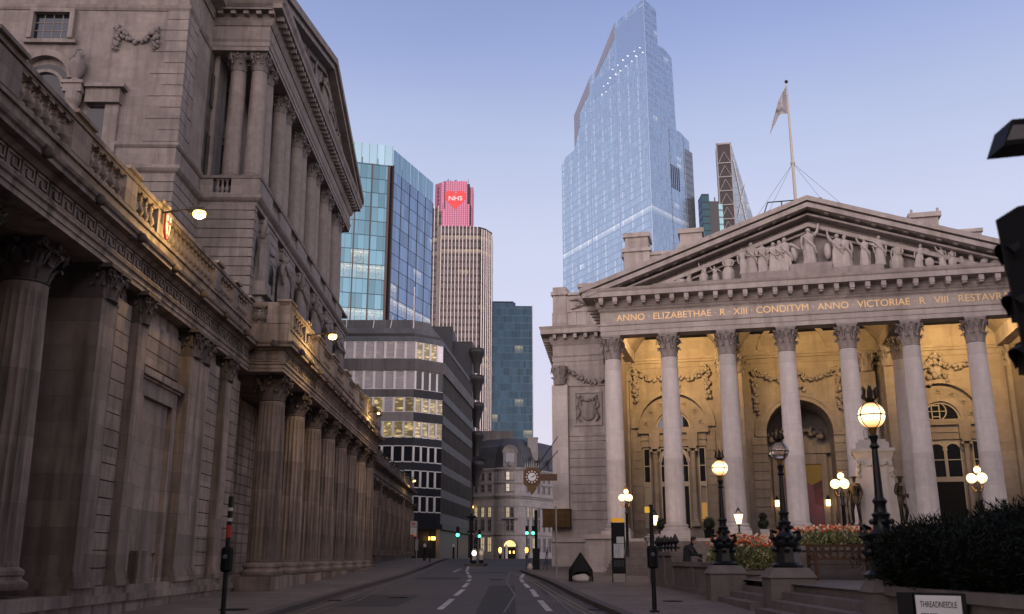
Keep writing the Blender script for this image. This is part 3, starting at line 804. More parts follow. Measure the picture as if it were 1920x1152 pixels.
def patches(name, cols, scale):
    mm, nt, b = new(name); k = NT(nt)
    v = k.n('ShaderNodeTexVoronoi'); v.inputs['Scale'].default_value = scale; k.l(k.n('ShaderNodeTexCoord').outputs['Object'], v.inputs['Vector'])
    sp = k.n('ShaderNodeSeparateColor'); k.l(v.outputs['Color'], sp.inputs[0])
    r = ramp(nt, [(i/len(cols), q) for i, q in enumerate(cols)]); r.color_ramp.interpolation = 'CONSTANT'
    k.l(sp.outputs[0], r.inputs[0]); k.l(r.outputs[0], b.inputs['Base Color']); b.inputs['Roughness'].default_value = .5
    return mm
d = MB(); d.box(c-1.35, c+1.35, BY+3.4, BY+3.5, 2.6, 7.6)
obj('entrance_screen', d, patches('painted_screen', [(.12, .02, .03), (.26, .17, .015), (.02, .08, .045), (.17, .055, .09), (.06, .012, .02), (.10, .018, .03)], .8), ex)
for s in (-1, 1):
    l = MB(); l.box(c+s*1.62-.13, c+s*1.62+.13, BY+2.95, BY+3.2, 4.85, 5.25)
    h = MB(); h.lathe([(.19, 5.25), (.03, 5.5)], 8, (c+s*1.62, BY+3.08, 0)); h.box(c+s*1.62-.03, c+s*1.62+.03, BY+3.1, BY+3.3, 5.5, 5.56)
    o = obj('wall_lantern', h, M['black'], ex); obj('lantern_glass', l, M['lantern'], o)
SHR = .135                     # the side of the building is not square to its front
# left end of the front: pilaster, carved panel, entablature and attic
m = MB()
def wing(d, z0, z1): m.pz([(-5.22-d, 8.0-d), (-.6, 8.0-d), (-.6, 41), (-5.22-SHR*33-d, 41)], z0, z1)
wing(0, 3.9, 14.3); wing(.2, -.2, 2.55); wing(.33, 2.55, 2.8); wing(.16, 2.8, 3.4); wing(.08, 3.4, 3.9)
z = 4.0
while z < 9.3:
    m.box(-4.15, -.62, 7.93, 7.999, z, z+.53); z += .57
m.box(-4.18, -.61, 7.86, 7.998, 9.45, 9.62)
m.box(-3.8, -1.9, 7.90, 7.997, 10.15, 10.28); m.box(-3.8, -1.9, 7.90, 7.997, 12.35, 12.48); m.box(-3.8, -3.68, 7.90, 7.996, 10.28, 12.35); m.box(-2.02, -1.9, 7.90, 7.996, 10.28, 12.35)
m.box(-4.15, -.62, 7.9, 7.995, 12.85, 12.95)
obj('front_wall', m, M['ex'], ex)
m = MB(); m.box(25, 29, 8, 40, 0, 14.3); obj('right_wall', m, M['ex'], ex)
m = MB(); m.box(-5.28, -4.2, 7.72, 7.994, 3.9, 12.95); m.box(-5.34, -4.14, 7.66, 7.993, 3.4, 3.9)
obj('pilaster', m, M['exsm'], ex)
put(pc, ex, (-4.74, 7.78, 12.95), 0, (1.0, 1.0, 1.03))
fest(sag((-3.95, 7.85, 13.95), (-.9, 7.85, 13.95), .85, 14), .19, 31); fest(sag((-3.5, 7.88, 12.15), (-2.2, 7.88, 12.15), .3), .12, 32)
g = MB(); g.ball((-2.85, 7.95, 11.1), 1, 12, (.55, .16, .65))
for s in (-1, 1):
    g.tube([(-2.85+s*.45, 7.95, 11.5), (-2.85+s*.62, 7.9, 12.0), (-2.85+s*.75, 7.86, 11.5), (-2.85+s*.5, 7.86, 11.2), (-2.85+s*.75, 7.86, 10.7), (-2.85+s*.5, 7.9, 10.45)], .08, 6)
obj('carved_cartouche', g, M['exdk'], ex, smooth=True, angle=60)
wp = [(-5.22-SHR*33, 41), (-5.22, 8.0), (E0-1.1, 8.0)]
m = MB(); m.mould(wp, [(-1, 14.3), (.02, 14.3), (.02, 14.6), (.06, 14.6), (.06, 14.9), (.14, 15.0), (.02, 15.02), (.02, 15.72), (.1, 15.82), (.24, 16.08), (.24, 16.42), (.82, 16.44), (.82, 16.75), (.92, 16.95), (-1, 16.95)])
x = -5.1
while x < -1.8: m.box(x, x+.22, 7.3, 7.78, 16.12, 16.42); x += .72
y = 8.4
while y < 38: xx = -SHR*(y-8); m.box(-5.95+xx, -5.46+xx, y, y+.24, 16.12, 16.42); y += .83
obj('cornice', m, M['ex'], ex)
m = MB(); m.box(-5.1, -1.7, 8.05, 9.2, 16.951, 19.3); m.box(-5.25, -4.2, 7.95, 9.4, 16.952, 18.1); m.box(-5.2, -4.25, 8.0, 9.35, 18.1, 19.35); m.box(-5.32, -4.12, 7.86, 9.5, 19.35, 19.6); m.box(-5.2, -4.25, 8.0, 9.3, 19.6, 19.95); m.box(-4.1, -1.5, 7.9, 9.4, 19.301, 19.48); m.box(-4.11, -1.6, 7.96, 8.049, 18.1, 18.2)
for x in (-3.9, -3.2, -2.4): m.box(x, x+.35, 7.99, 8.048, 16.953, 18.08)
m.pz([(-5.0, 9.5), (-4.2, 9.5), (-4.2-SHR*30, 40), (-5.0-SHR*30, 40)], 16.953, 18.6)
obj('attic_parapet', m, M['ex'], ex)
g = MB(); g.tube([(-4.0, 7.98, 18.95), (-3.4, 7.9, 19.05), (-2.8, 7.88, 18.7), (-2.2, 7.9, 18.4), (-1.8, 7.95, 18.3)], [.05, .16, .22, .18, .08], 8); g.tube([(-3.9, 7.95, 18.3), (-2.9, 7.92, 18.6)], .06, 6); g.ball((-3.4, 7.95, 18.55), .2, 8); g.ball((-2.4, 7.95, 18.75), .2, 8)
obj('attic_relief', g, M['exdk'], ex, smooth=True)
# side range further along the street
m = MB(); m.pz([(-10.9, 42), (-.6, 42), (-.6, 75), (-15.4, 75)], -.2, 16.0); m.mould([(-15.4, 75), (-10.9, 42), (-1, 42)], [(-.5, 15.0), (.1, 15.0), (.2, 16), (.9, 16.1), (1.0, 16.8), (-.5, 16.8)])
obj('side_range', m, M['ex'], ex)
# roof blocks behind the pediment
m = MB()
m.box(-1.0, 24.5, 15, 40, 14, 24.0); m.box(-1.15, 24.6, 14.85, 40.1, 24.0, 24.25)
for x0, x1 in ((-.95, 1.05), (3.25, 5.15)):
    m.box(x0, x1, 14.7, 17, 22, 24.3); m.box(x0-.12, x1+.12, 14.55, 17.1, 24.3, 24.55); m.box(x0+.12, x1-.12, 14.8, 16.9, 24.55, 25.5); m.box(x0-.02, x1+.02, 14.65, 17, 25.5, 25.85)
m.box(-3.2, -1.2, 13, 18, 16.9, 20.6); m.box(-3.35, -1.05, 12.85, 18.1, 20.6, 20.85); m.box(-4.0, -3.36, 12.6, 14, 16.9, 21.1); m.box(-4.2, -3.1, 12.4, 14.2, 21.1, 21.4)
obj('roof_parapet', m, M['ex'], ex)
for x0, x1, zt in ((19.9, 21.7, 25.6), (16.6, 17.6, 24.9)):
    m = MB(); m.box(x0, x1, 14.6, 16.5, 22, zt-1.5); m.box(x0-.3, x1+.3, 14.3, 16.7, zt-1.5, zt-1.2); m.box(x0, x1, 14.6, 16.4, zt-1.2, zt-.35); m.box(x0-.2, x1+.2, 14.4, 16.6, zt-.35, zt); m.box(x0-.05, x0+.1, 14.4, 14.55, zt, zt+.25); m.box(x1-.1, x1+.05, 14.4, 14.55, zt, zt+.25)
    obj('chimney', m, M['ex'], ex)
m = MB()
for a, b in (((-.5, 0), (2.6, 0)), ((-.5, 0), (-.9, -1.1)), ((2.6, 0), (2.6, -.7)), ((.3, 0), (.3, -.7))):
    m.tube([(AX-1.6+a[0], .6, 22.25+a[1]), (AX-1.6+b[0], .6, 22.25+b[1])], .035, 6)
obj('roof_railing', m, M['black'], ex)
# floodlights hidden on the inner cornice, washing the upper walls of the portico
for x, en in ((3.05, 560), (11.6, 310), (20.1, 540)):
    m = MB(); m.box(x-.3, x+.3, .62, .9, 14.5, 14.7); m.box(x-.05, x+.05, .55, .75, 14.32, 14.5)
    f = obj('floodlight', m, M['black'], ex)
    ld = bpy.data.lights.new('portico_floodlight', 'AREA'); ld.shape = 'RECTANGLE'; ld.size = 1.6; ld.size_y = .2
    ld.energy = en; ld.color = (1, .63, .25)
    lo = bpy.data.objects.new('portico_floodlight', ld); COL.objects.link(lo); lo.parent = ex
    ld.spread = R(135)
    lo.location = (x, .98, 14.55); lo.rotation_euler = (R(96), 0, 0)
    f.hide_render = False
# flag on the roof
fp = ex_M @ Vector((12.05, 15, 0))
fl = thing('flagpole', 'tall white flagpole with a limp pale flag above the pediment', 'flagpole', (fp.x, fp.y, 24.2), EX_RZ)
m = MB(); m.tube([(0, 0, 0), (0, 0, 6.5), (0, 0, 12.9)], [.13, .11, .06], 10); m.lathe([(.16, 6.2), (.19, 6.3), (.16, 6.4)], 10)
pole = obj('pole', m, plain('pole_paint', (.46, .42, .39), .5), fl)
m = MB(); m.ball((0, 0, 13.1), .14, 8); obj('finial', m, M['bronze'], pole)
m = MB()
for x, y in ((-6, -.5), (-4.5, 1), (5, .5), (8, -.5)): m.tube([(0, 0, 6.3), (x, y, -.4 - abs(x)*.3)], .012, 4)
obj('guy_wire', m, M['lead'], fl)
m = MB(); rr = []
for i in range(13):
    t = i/12; row = []
    for j in range(11):
        s_ = j/10
        x = -.08 - 1.45*t*(.55+.45*s_) ; zz = 12.7 - 2.2*s_ - 1.7*t**1.2 + .5*math.sin(PI*s_)*t*.2
        if s_ > .7: zz += (s_-.7)*1.5*(1 - abs(2*t-1))
        row.append((x, .16*math.sin(7*t + 2.2*s_) + .1*math.sin(13*t), zz))
    rr.append(row)
n = 11; vs_ = [p for r in rr for p in r]; fs = [(i*n+j, i*n+j+1, (i+1)*n+j+1, (i+1)*n+j) for i in range(12) for j in range(10)]
nv = len(vs_); vs_ += [(x, y+.012, z) for x, y, z in vs_]; fs += [tuple(q+nv for q in f)[::-1] for f in fs]
m.add(vs_, fs)
fm, fnt, fb = new('flag_cloth'); k = NT(fnt); o = k.n('ShaderNodeTexCoord').outputs['Object']
k.l(k.mix(k.rng(k.noise(o, 1.7, 4), .52, .62), (.36, .35, .38), (.13, .125, .14)), fb.inputs['Base Color']); fb.inputs['Roughness'].default_value = .9
obj('flag', m, fm, fl, smooth=True, angle=80)
# ---------------------------------------------------------------- the long screen wall on the left (x = towards the street, y = along it)
BK_RZ = R(1.078)
BKM = Matrix.Rotation(BK_RZ, 4, 'Z')
def bk_thing(name, label, cat, off, group=None):
    return thing(name, label, cat, BKM @ Vector(off), BK_RZ, group, off=off)
sw = bk_thing('screen_wall', 'long blind stone wall with colonnade, key-pattern frieze and balustrade along the left pavement', 'wall', (-8.6, 30, 0))
m = MB()
# plinth, backing and rusticated courses
m.box(-12.5, -8.58, 20.4, 33.0, -.3, .62); m.box(-12.5, -8.52, 20.4, 33.0, .62, .80); m.box(-12.5, -8.60, 20.4, 33.0, .80, .97)
m.box(-12.5, -8.98, 20.9, 33.3, .97, 7.9)
m.box(-12.5, -11.2, 4, 20.9, -.3, 7.9); m.box(-12.5, -8.58, 4, 20.4, -.6, .62); m.box(-12.5, -8.5, 4, 20.39, .62, .84)
z = .99
while z < 7.5:
    for y0, y1 in ((21.5, 22.85), (28.75, 30.65), (31.5, 33.2)): m.box(-8.979, -8.84, y0, y1, z, z+.36)
    if z > 6.25:
        m.box(-8.979, -8.90, 23.55, 26.85, z, z+.36)
    m.box(-11.19, -11.10, 4, 20.7, z, z+.36)
    z += .385
obj('rusticated_wall', m, M['bk'], sw)
m = MB()
m.box(-9.3, -8.979, 23.5, 24.05, .97, 6.1); m.box(-9.3, -8.979, 26.35, 26.9, .97, 6.1)
m.box(-8.978, -8.80, 23.75, 24.10, .97, 5.95); m.box(-8.978, -8.80, 26.30, 26.65, .97, 5.95); m.box(-8.978, -8.80, 24.10, 26.30, 5.55, 5.95); m.box(-8.978, -8.66, 23.6, 26.8, 6.02, 6.2); m.box(-8.978, -8.74, 23.68, 26.72, 5.95, 6.02)
m.box(-8.977, -8.93, 24.10, 26.30, 1.7, 5.55); m.box(-8.977, -8.7, 24.5, 25.3, .97, 1.75); m.box(-8.977, -8.86, 25.3, 26.2, .97, 1.5)
obj('blind_doorway', m, M['bk'], sw)
def pilaster(y0, y1, t=-8.64, back=-9.6, name='pilaster'):
    m = MB(); m.box(back, t, y0, y1, 1.30, 7.12); m.box(back, t+.10, y0-.08, y1+.08, .97, 1.10); m.box(back, t+.06, y0-.05, y1+.05, 1.10, 1.22); m.box(back, t+.03, y0-.02, y1+.02, 1.22, 1.30)
    o = obj(name, m, M['bk'], sw)
    k = MB(); k.box(back, t+.02, y0-.01, y1+.01, 7.121, 7.18); k.box(back, t+.20, y0-.14, y1+.14, 7.80, 7.899); k.box(back+.01, t+.0, y0, y1, 7.18, 7.80)
    n_ = max(1, round((y1-y0)/.8)); w_ = (y1-y0)/n_
    for i in range(n_):
        c_ = capital(.45, .74); yc = y0 + w_*(i+.5)
        k.add([(t-.12 + x*.52, yc + y*w_*.95, 7.14+z) for x, y, z in c_.v], c_.f)
    q = obj('pilaster_capital', k, M['bkd'], o)
pilaster(20.55, 21.45, -8.62, -11.0); pilaster(22.9, 23.5); pilaster(26.9, 28.7, -8.60); pilaster(30.7, 31.45); 
# fluted columns
def bk_column(t, y, first=[None]):
    if first[0] is None:
        c = obj('column', shaft(.54, .45, 1.42, 6.98, 20), M['bkc'], sw, loc=(t, y, 0), smooth=True, angle=30)
        b = MB(); tt = base_torus(.54, .42); b.add([(p[0], p[1], p[2]+1.0) for p in tt.v], tt.f)
        o = obj('column_base', b, M['bk'], c, smooth=True); OFF[o.name] = (0,0,0)
        k = capital(.45, .92); k.v = [(p[0], p[1], p[2]+6.98) for p in k.v]
        o = obj('capital', k, M['bkd'], c, smooth=True, angle=50); OFF[o.name] = (0,0,0)
        first[0] = c; return c
    return put(first[0], sw, (t, y, 0))
CY = [34.45 + 3.78*i for i in range(8)]
for y in CY: bk_column(-7.98, y, )
bk_column(-9.62, 19.1); bk_column(-9.62, 16.4); bk_column(-9.62, 13.0)
m = MB()
m.box(-9.3, -7.34, 33.1, 39.2, -.3, .97); m.box(-9.3, -7.34, 55.6, 61.9, -.3, .97); m.box(-9.3, -8.66, 39.2, 55.6, -.3, .5)
obj('colonnade_step', m, M['bk'], sw)
for y in CY[2:6]:
    m = MB(); m.box(-8.65, -7.34, y-.66, y+.66, -.3, .97); obj('column_plinth', m, M['bk'], sw)
m = MB(); m.box(-12.5, -10.4, 33.3, 62, -.3, 7.9); m.box(-12.5, -9.45, 33.2, 33.9, -.3, 7.9); m.box(-10.39, -9.3, 61.0, 62, -.3, 7.9); m.box(-10.4, -9.28, 33.9, 34.5, .97, 7.9)
z = 1.0
while z < 7.5: m.box(-10.39, -10.3, 34.6, 61, z, z+.36); z += .385
obj('colonnade_back_wall', m, M['bk'], sw)
# entablature: two lengths, the second stands forward
prof_a = [(-2.5, 7.9), (0, 7.9), (0, 8.02), (.03, 8.02), (.03, 8.13), (.08, 8.16), (.09, 8.21), (-2.5, 8.21)]
prof_f = [(-2.5, 8.21), (0, 8.21), (0, 8.64), (-2.5, 8.64)]
prof_c = [(-2.5, 8.64), (.05, 8.64), (.10, 8.69), (.14, 8.73), (.32, 8.74), (.32, 8.83), (.37, 8.86), (.40, 8.92), (-.03, 8.95), (-2.5, 8.95)]
P1 = [(-8.62, 4), (-8.62, 33.28)]; P2 = [(-9.4, 33.30), (-7.40, 33.30), (-7.40, 61.6), (-9.4, 61.6)]
# right hand of the walking direction is the street: walk towards +y
for nm, pr, mt in (('architrave', prof_a, 'bk'), ('frieze', prof_f, 'bk'), ('cornice', prof_c, 'bk')):
    m = MB(); m.mould(P1, pr); obj(nm, m, M[mt], sw)
    pp = [(o*(.6 if o < -1 else 1), z) for o, z in pr]
    m = MB(); m.mould(P2, pp); obj(nm, m, M[mt], sw)
m = MB(); m.box(-12, -9.0, 33.4, 61.5, 8.0, 8.94)
obj('roof_slab', m, M['bk'], sw)
# key pattern carved on the frieze
def key(m, y, t, axis='y'):
    a, b = .44, .30; w = .05; z0 = 8.26
    seg = [(0, 0, 0, 1), (0, 1, 1, 1), (1, 1, 1, .3), (1, .3, .45, .3), (.45, .3, .45, .65), (0, 0, 1.18, 0)]
    for x0, q0, x1, q1 in seg:
        ya, yb = sorted((y + x0*a, y + x1*a)); za, zb = sorted((z0 + q0*b, z0 + q1*b))
        if axis == 'y': m.box(t, t+.035, ya-w/2+w/2, yb+w, za, zb+w)
        else: m.box(ya, yb+w, t-.035, t, za, zb+w)
m = MB(); y = 8.0
while y < 32.9: key(m, y, -8.62); y += .56
y = 33.6
while y < 61: key(m, y, -7.40); y += .56
x = -9.2
while x < -7.95: key(m, x, 33.30, 'x'); x += .56
obj('key_pattern', m, M['bk'], sw)
y = 9.2
lm = [None]
def lion(t, y):
    if lm[0] is not None: put(lm[0], sw, (t, y, 8.82)); return
    m = MB()
    lion_shape(m, 0, 0); lm[0] = obj('lion_mask', m, M['bkd'], sw, loc=(t, y, 8.82), smooth=True)
def lion_shape(m, t, y):
    m.ball((t, y, 0), .12, 9, (1, 1, 1.1)); m.ball((t+.09, y, -.05), .07, 7); m.ball((t, y-.1, .08), .05, 6); m.ball((t, y+.1, .08), .05, 6)
while y < 33: lion(-8.24, y); y += 2.45
y = 34.4
while y < 61: lion(-7.02, y); y += 1.89
lion(-7.7, 32.92)
# balustrade
m = MB()
def rail_run(t, y0, y1, piers, solid=()):
    m.box(t-.22, t+.14, y0, y1, 8.94, 9.42); m.box(t-.22, t+.20, y0, y1, 9.421, 9.50); m.box(t-.17, t+.15, y0, y1, 9.501, 9.56)
    m.box(t-.2, t+.18, y0, y1, 10.25, 10.36); m.box(t-.15, t+.13, y0, y1, 10.20, 10.249)
    for a, b in piers:
        m.box(t-.20, t+.165, a, b, 9.561, 10.199); m.box(t-.26, t+.26, a-.05, b+.05, 10.361, 10.44)
    for a, b in solid: m.box(t-.1, t+.08, a, b, 9.6, 10.16)
T1, T2 = -8.72, -7.42
pr1 = [(10.5, 11.2), (14.9, 15.9), (18.1, 19.0), (21.0, 21.7), (23.2, 23.75), (28.4, 29.0), (30.6, 31.1), (32.5, 33.0)]
pr2 = [(33.0, 33.9), (36.1, 36.7), (38.6, 40.2), (42.4, 43.9), (46.1, 47.7), (49.9, 51.4), (53.7, 55.2), (57.5, 59.0), (60.6, 61.4)]
rail_run(T1, 8, 33.0, pr1); rail_run(T2, 33.0, 61.4, pr2)
m.box(-10, T2+.2, 32.98, 33.28, 8.94, 9.56); m.box(-10, T2+.2, 33.0, 33.3, 10.20, 10.34); m.box(-8.0, T2+.21, 32.95, 33.32, 9.561, 10.199); m.box(-10, -9.3, 33.0, 33.3, 9.561, 10.199)
obj('balustrade', m, M['bk'], sw)
bal = None; sp = []
for t, y0, y1, prs, step in ((T1, 15.9, 32.5, pr1, .34), (T2, 33.9, 60.6, pr2, .42)):
    e = [a for p_ in prs for a in p_]
    gaps = [(prs[i][1], prs[i+1][0]) for i in range(len(prs)-1)]
    for a, b in gaps:
        if a < y0 - .01: continue
        n = max(2, int((b-a)/step)); sp += [(t, a + (b-a)*(i+.5)/n) for i in range(n)]
sp = [(-9.05, 33.14), (-8.75, 33.14), (-8.45, 33.14), (-8.2, 33.14)] + sp
for t, y in sp[:100]:
    if bal is None: bal = obj('baluster', baluster(.64, .145), M['bk'], sw, loc=(t, y, 9.56), smooth=True)
    else: put(bal, sw, (t, y, 9.56))
if len(sp) > 100:
    m = MB(); b0 = baluster(.64, .145)
    for t, y in sp[100:]: m.add([(a+t, b+y, c+9.56) for a, b, c in b0.v], b0.f)
    tag(obj('baluster_row', m, M['bk'], sw, smooth=True), kind='stuff')
# the further stretch of the wall
m = MB()
m.box(-13, -9.15, 62, 108, -.3, 7.2); m.box(-13, -8.85, 62, 108.1, -.3, 1.75)
obj('receding_wall', m, M['bk'], sw)
m = MB(); m.mould([(-8.95, 61.7), (-8.95, 108.0), (-13, 108.0)], [(-1.5, 7.2), (0, 7.2), (0, 7.55), (.08, 7.62), (0, 7.65), (0, 8.2), (.15, 8.3), (.42, 8.4), (.48, 8.6), (-.2, 8.7), (-1.5, 8.7)])
obj('receding_entablature', m, M['bk'], sw)
m = MB(); y = 62.5
while y < 107:
    m.box(-9.3, -8.93, y, y+4.6, 8.7, 9.5); m.box(-9.4, -8.88, y+4.0, y+4.9, 8.7, 9.75); y += 5.0
m.box(-9.25, -8.95, 62, 108, 8.69, 9.3)
obj('receding_parapet', m, M['bk'], sw)
fc = None
for y in [63.4, 67, 70.6, 74.2] + [79.5 + 4.6*i for i in range(7)]:
    if fc is None:
        k = shaft(.5, .43, 2.1, 6.45, 16); fc = obj('engaged_column', k, M['bkc'], sw, loc=(-9.1, y, 0), smooth=True, angle=30)
        b = MB(); tt = base_torus(.5, .38); b.add([(p[0], p[1], p[2]+1.72) for p in tt.v], tt.f); o = obj('column_base', b, M['bk'], fc, smooth=True); OFF[o.name] = (0,0,0)
        k = capital(.43, .75); k.v = [(p[0], p[1], p[2]+6.45) for p in k.v]; o = obj('capital', k, M['bkd'], fc, smooth=True, angle=50); OFF[o.name] = (0,0,0)
    else: put(fc, sw, (-9.1, y, 0))
for y in (65.2, 77, 97, 104.5, 107.2):
    m = MB(); m.box(-9.2, -8.82, y-.5, y+.5, 1.75, 7.19); obj('flat_pilaster', m, M['bk'], sw)
# weeds and ivy trailing over the far parapet
m = MB(); q = random.Random(5)
for i in range(900):
    y = q.uniform(61.5, 107); z = 9.4 + q.uniform(-.7, .5)*abs(math.sin(y*.7)); t = -8.8 + q.uniform(-.3, .15); a = q.uniform(0, PI); s_ = q.uniform(.08, .22)
    m.add([(t, y, z), (t+s_*math.cos(a)*.5, y+s_, z+s_*.4), (t+s_*.2, y+s_*.3, z+s_)], [(0,1,2)])
tag(obj('trailing_weeds', m, M['topiary'], sw), kind='stuff')

# floodlight brackets standing out from the balustrade
def bracket_lamp(t, y, z, arm, label, energy, lens=.14, group='bracket lamps along the screen wall'):
    f = bk_thing('bracket_lamp', label, 'lamp', (t-arm, y, z), group)
    m = MB(); m.tube([(t-arm, y, z-.05), (t-.35, y, z+.04), (t-.2, y, z)], .025, 6); m.box(t-arm-.03, t-arm+.02, y-.08, y+.08, z-.35, z+.02); obj('arm', m, M['iron'], f)
    m = MB(); m.box(t-.22, t+.16, y-.13, y+.13, z-.01, z+.07); m.box(t-.24, t-.05, y-.09, y+.09, z-.06, z-.011); obj('housing', m, M['bronze'], f)
    m = MB(); m.ball((t+.02, y-.02, z-.08), lens, 14, (1.25, 1, .95)); obj('lamp_lens', m, M['street'], f, smooth=True)
    ld = bpy.data.lights.new('bracket_light', 'POINT'); ld.energy = energy; ld.color = (1, .66, .24); ld.shadow_soft_size = .10
    lo = bpy.data.objects.new('bracket_light', ld); COL.objects.link(lo); lo.parent = f
    lo.location = Vector((t+.05, y-.02, z-.40)) - Vector((t-arm, y, z))
bracket_lamp(-7.62, 23.45, 10.22, .95, 'nearest bracket floodlight glaring yellow on the balustrade beside the red-cross shield', 170)
bracket_lamp(-6.28, 36.4, 9.95, .95, 'second bracket floodlight over the corner of the projecting colonnade', 170)
bracket_lamp(-6.72, 55.6, 9.75, .55, 'third bracket floodlight near the far end of the colonnade', 110, .07)
bracket_lamp(-8.0, 98, 9.1, .8, 'farthest bracket floodlight on the receding end of the wall', 70, .12)
sh = bk_thing('heraldic_shield', 'small white shield with a red cross fixed to a balustrade pier', 'shield', (-8.52, 23.62, 9.9))
def shield(k): return [(-.16*k, .22*k), (.16*k, .22*k), (.16*k, -.02*k), (.10*k, -.16*k), (0, -.26*k), (-.10*k, -.16*k), (-.16*k, -.02*k)]
m = MB(); m.px([(23.78+a*1.0, 9.92+b*1.25) for a, b in shield(1.15)], -8.54, -8.50); obj('red_border', m, M['red'], sh)
m = MB(); m.px([(23.78+a, 9.92+b*1.25) for a, b in shield(1)], -8.499, -8.48); obj('white_field', m, M['white'], sh)
m = MB(); m.box(-8.479, -8.47, 23.75, 23.81, 9.63, 10.18); m.box(-8.479, -8.471, 23.64, 23.92, 9.98, 10.05); obj('red_cross', m, M['red'], sh)

# ---------------------------------------------------------------- the tall bank block behind the screen wall
bb = bk_thing('bank_building', 'tall pale stone bank block with a columned upper portico, pediment and standing figures', 'building', (-20, 70, 0))
m = MB()
WT, WS = -19.0, 53.3
m.box(-60, WT, WS, 100, 0, 34.6)
m.box(-60, -15.6, 58, 96, 0, 23.6)
obj('main_wall', m, M['up'], bb)
m = MB(); z = 10
while z < 23.3:
    m.box(-60, WT+.04, WS-.08, WS-.001, z, z+.56)
    m.box(WT+.002, -15.3, 57.92, 57.999, z, z+.56)
    for a, b in ((57.95, 58.6), (60.4, 64.7), (66.5, 70.8), (72.6, 76.9), (78.7, 83.0), (84.8, 89.1), (90.9, 96)): m.box(-15.599, -15.3, a, b, z, z+.56)
    m.box(WT+.001, WT+.08, WS-.07, 57.91, z, z+.56)
    z += .62
obj('rustication', m, M['up'], bb)
m = MB()
pth2 = [(-60, WS), (WT, WS), (WT, 58.0), (-15.3, 58.0), (-15.3, 96.0)]
m.mould(pth2, [(-.5, 23.3), (.08, 23.3), (.12, 23.5), (.3, 23.62), (.42, 23.75), (.45, 23.95), (.05, 24.05), (-.5, 24.05)])
m.mould([(-60, WS), (WT, WS), (WT, 58.0)], [(-.5, 25.2), (.06, 25.2), (.18, 25.32), (.2, 25.5), (-.5, 25.55)])
m.mould([(-60, WS), (WT, WS), (WT, 58.0)], [(-.5, 34.3), (.06, 34.3), (.16, 34.45), (.2, 34.62), (-.5, 34.62)])
m.mould([(-60, WS), (WT, WS), (WT, 58.0)], [(-.5, 36.6), (.1, 36.6), (.25, 37.0), (1.0, 37.2), (1.15, 37.8), (-.5, 38.0)])
obj('string_course', m, M['up'], bb)
m = MB(); m.box(-60, WT-.002, WS+.002, 100, 34.601, 46)
obj('attic_wall', m, M['up'], bb)
m = MB(); z = 25.6; i = 0
while z < 34.2:
    w = 2.0 if i % 2 == 0 else 1.25
    m.box(WT-w, WT+.05, WS-.055, WS+ (1.25 if i % 2 == 0 else 2.0), z, z+.70); z += .74; i += 1
obj('quoin', m, M['up'], bb)
def up_window(t0, t1, y, z0, z1, nx=4, nz=3):
    f = MB(); a = .28
    f.box(t0-a, t0, y-.42, y-.003, z0-.1, z1+a); f.box(t1, t1+a, y-.42, y-.003, z0-.1, z1+a); f.box(t0, t1, y-.42, y-.003, z1, z1+a); f.box(t0-a-.2, t1+a+.2, y-.3, y-.003, z0-.35, z0-.101)
    for i in range(1, nx): f.box(t0+(t1-t0)*i/nx-.03, t0+(t1-t0)*i/nx+.03, y-.05, y-.01, z0, z1)
    for i in range(1, nz): f.box(t0, t1, y-.052, y-.012, z0+(z1-z0)*i/nz-.03, z0+(z1-z0)*i/nz+.03)
    o = obj('window', f, M['up'], bb); p = MB(); p.box(t0, t1, y-.03, y-.004, z0, z1); obj('pane', p, M['win2'], o)
up_window(-28.3, -26.1, WS, 32.3, 33.95)
fest(sag((-23.0, WS-.15, 32.9), (-20.9, WS-.15, 32.9), .75), .2, 41, 'upd', bb, 'garland'); fest([(-23.2, WS-.15, 33.1), (-23.2, WS-.15, 31.6)], .2, 42, 'upd', bb, 'garland'); fest([(-20.8, WS-.15, 33.1), (-20.8, WS-.15, 31.6)], .2, 43, 'upd', bb, 'garland')
# arched niche between little columns
m = MB(); m.arch(-27.2, 29.5, 1.45, 1.85, WS-.5, WS-.003, 20); m.arch(-27.2, 29.0, 1.0, 1.2, WS-.2, WS-.004, 18)
for t in (-29.2, -25.2):
    m.box(t-.55, t+.55, WS-.9, WS-.005, 28.4, 28.9); m.box(t-.65, t+.65, WS-1.0, WS-.006, 28.9, 29.1)
    m.lathe([(.38, 23.9), (.32, 27.6), (.45, 27.9), (.5, 28.4)], 14, (t, WS-.5, 0))
m.box(-24.55, -22.5, WS-.5, WS-.007, 27.9, 28.8); m.box(-24.55, -22.2, WS-.75, WS-.008, 28.8, 29.05); m.box(-23.4, -22.6, WS-.2, WS-.0071, 24, 27.9)
obj('arched_niche', m, M['up'], bb)
m = MB(); m.pz([(-28.6, WS-.02), (-25.8, WS-.02), (-25.8, WS-.002), (-28.6, WS-.002)], 24.1, 29.2); m.arch(-27.2, 29.2, .01, 1.40, WS-.021, WS-.0022, 16); m.box(-24.5, -23.45, WS-.03, WS-.0023, 24.1, 27.85)
obj('niche_glazing', m, M['og_dark'], bb)
for t in (-29.2, -25.2):
    m = MB(); m.lathe([(.3, 29.1), (.34, 29.25), (.2, 29.4), (.5, 30.0), (.55, 30.3), (.4, 30.55), (.2, 30.75), (.22, 30.9), (.05, 31.2)], 14, (t, WS-.5, 0)); m.tube([(t-.3, WS-.5, 30.9), (t-.15, WS-.5, 31.35), (t+.15, WS-.5, 31.35), (t+.3, WS-.5, 30.9)], .06, 6)
    obj('urn', m, M['upd'], bb, smooth=True)
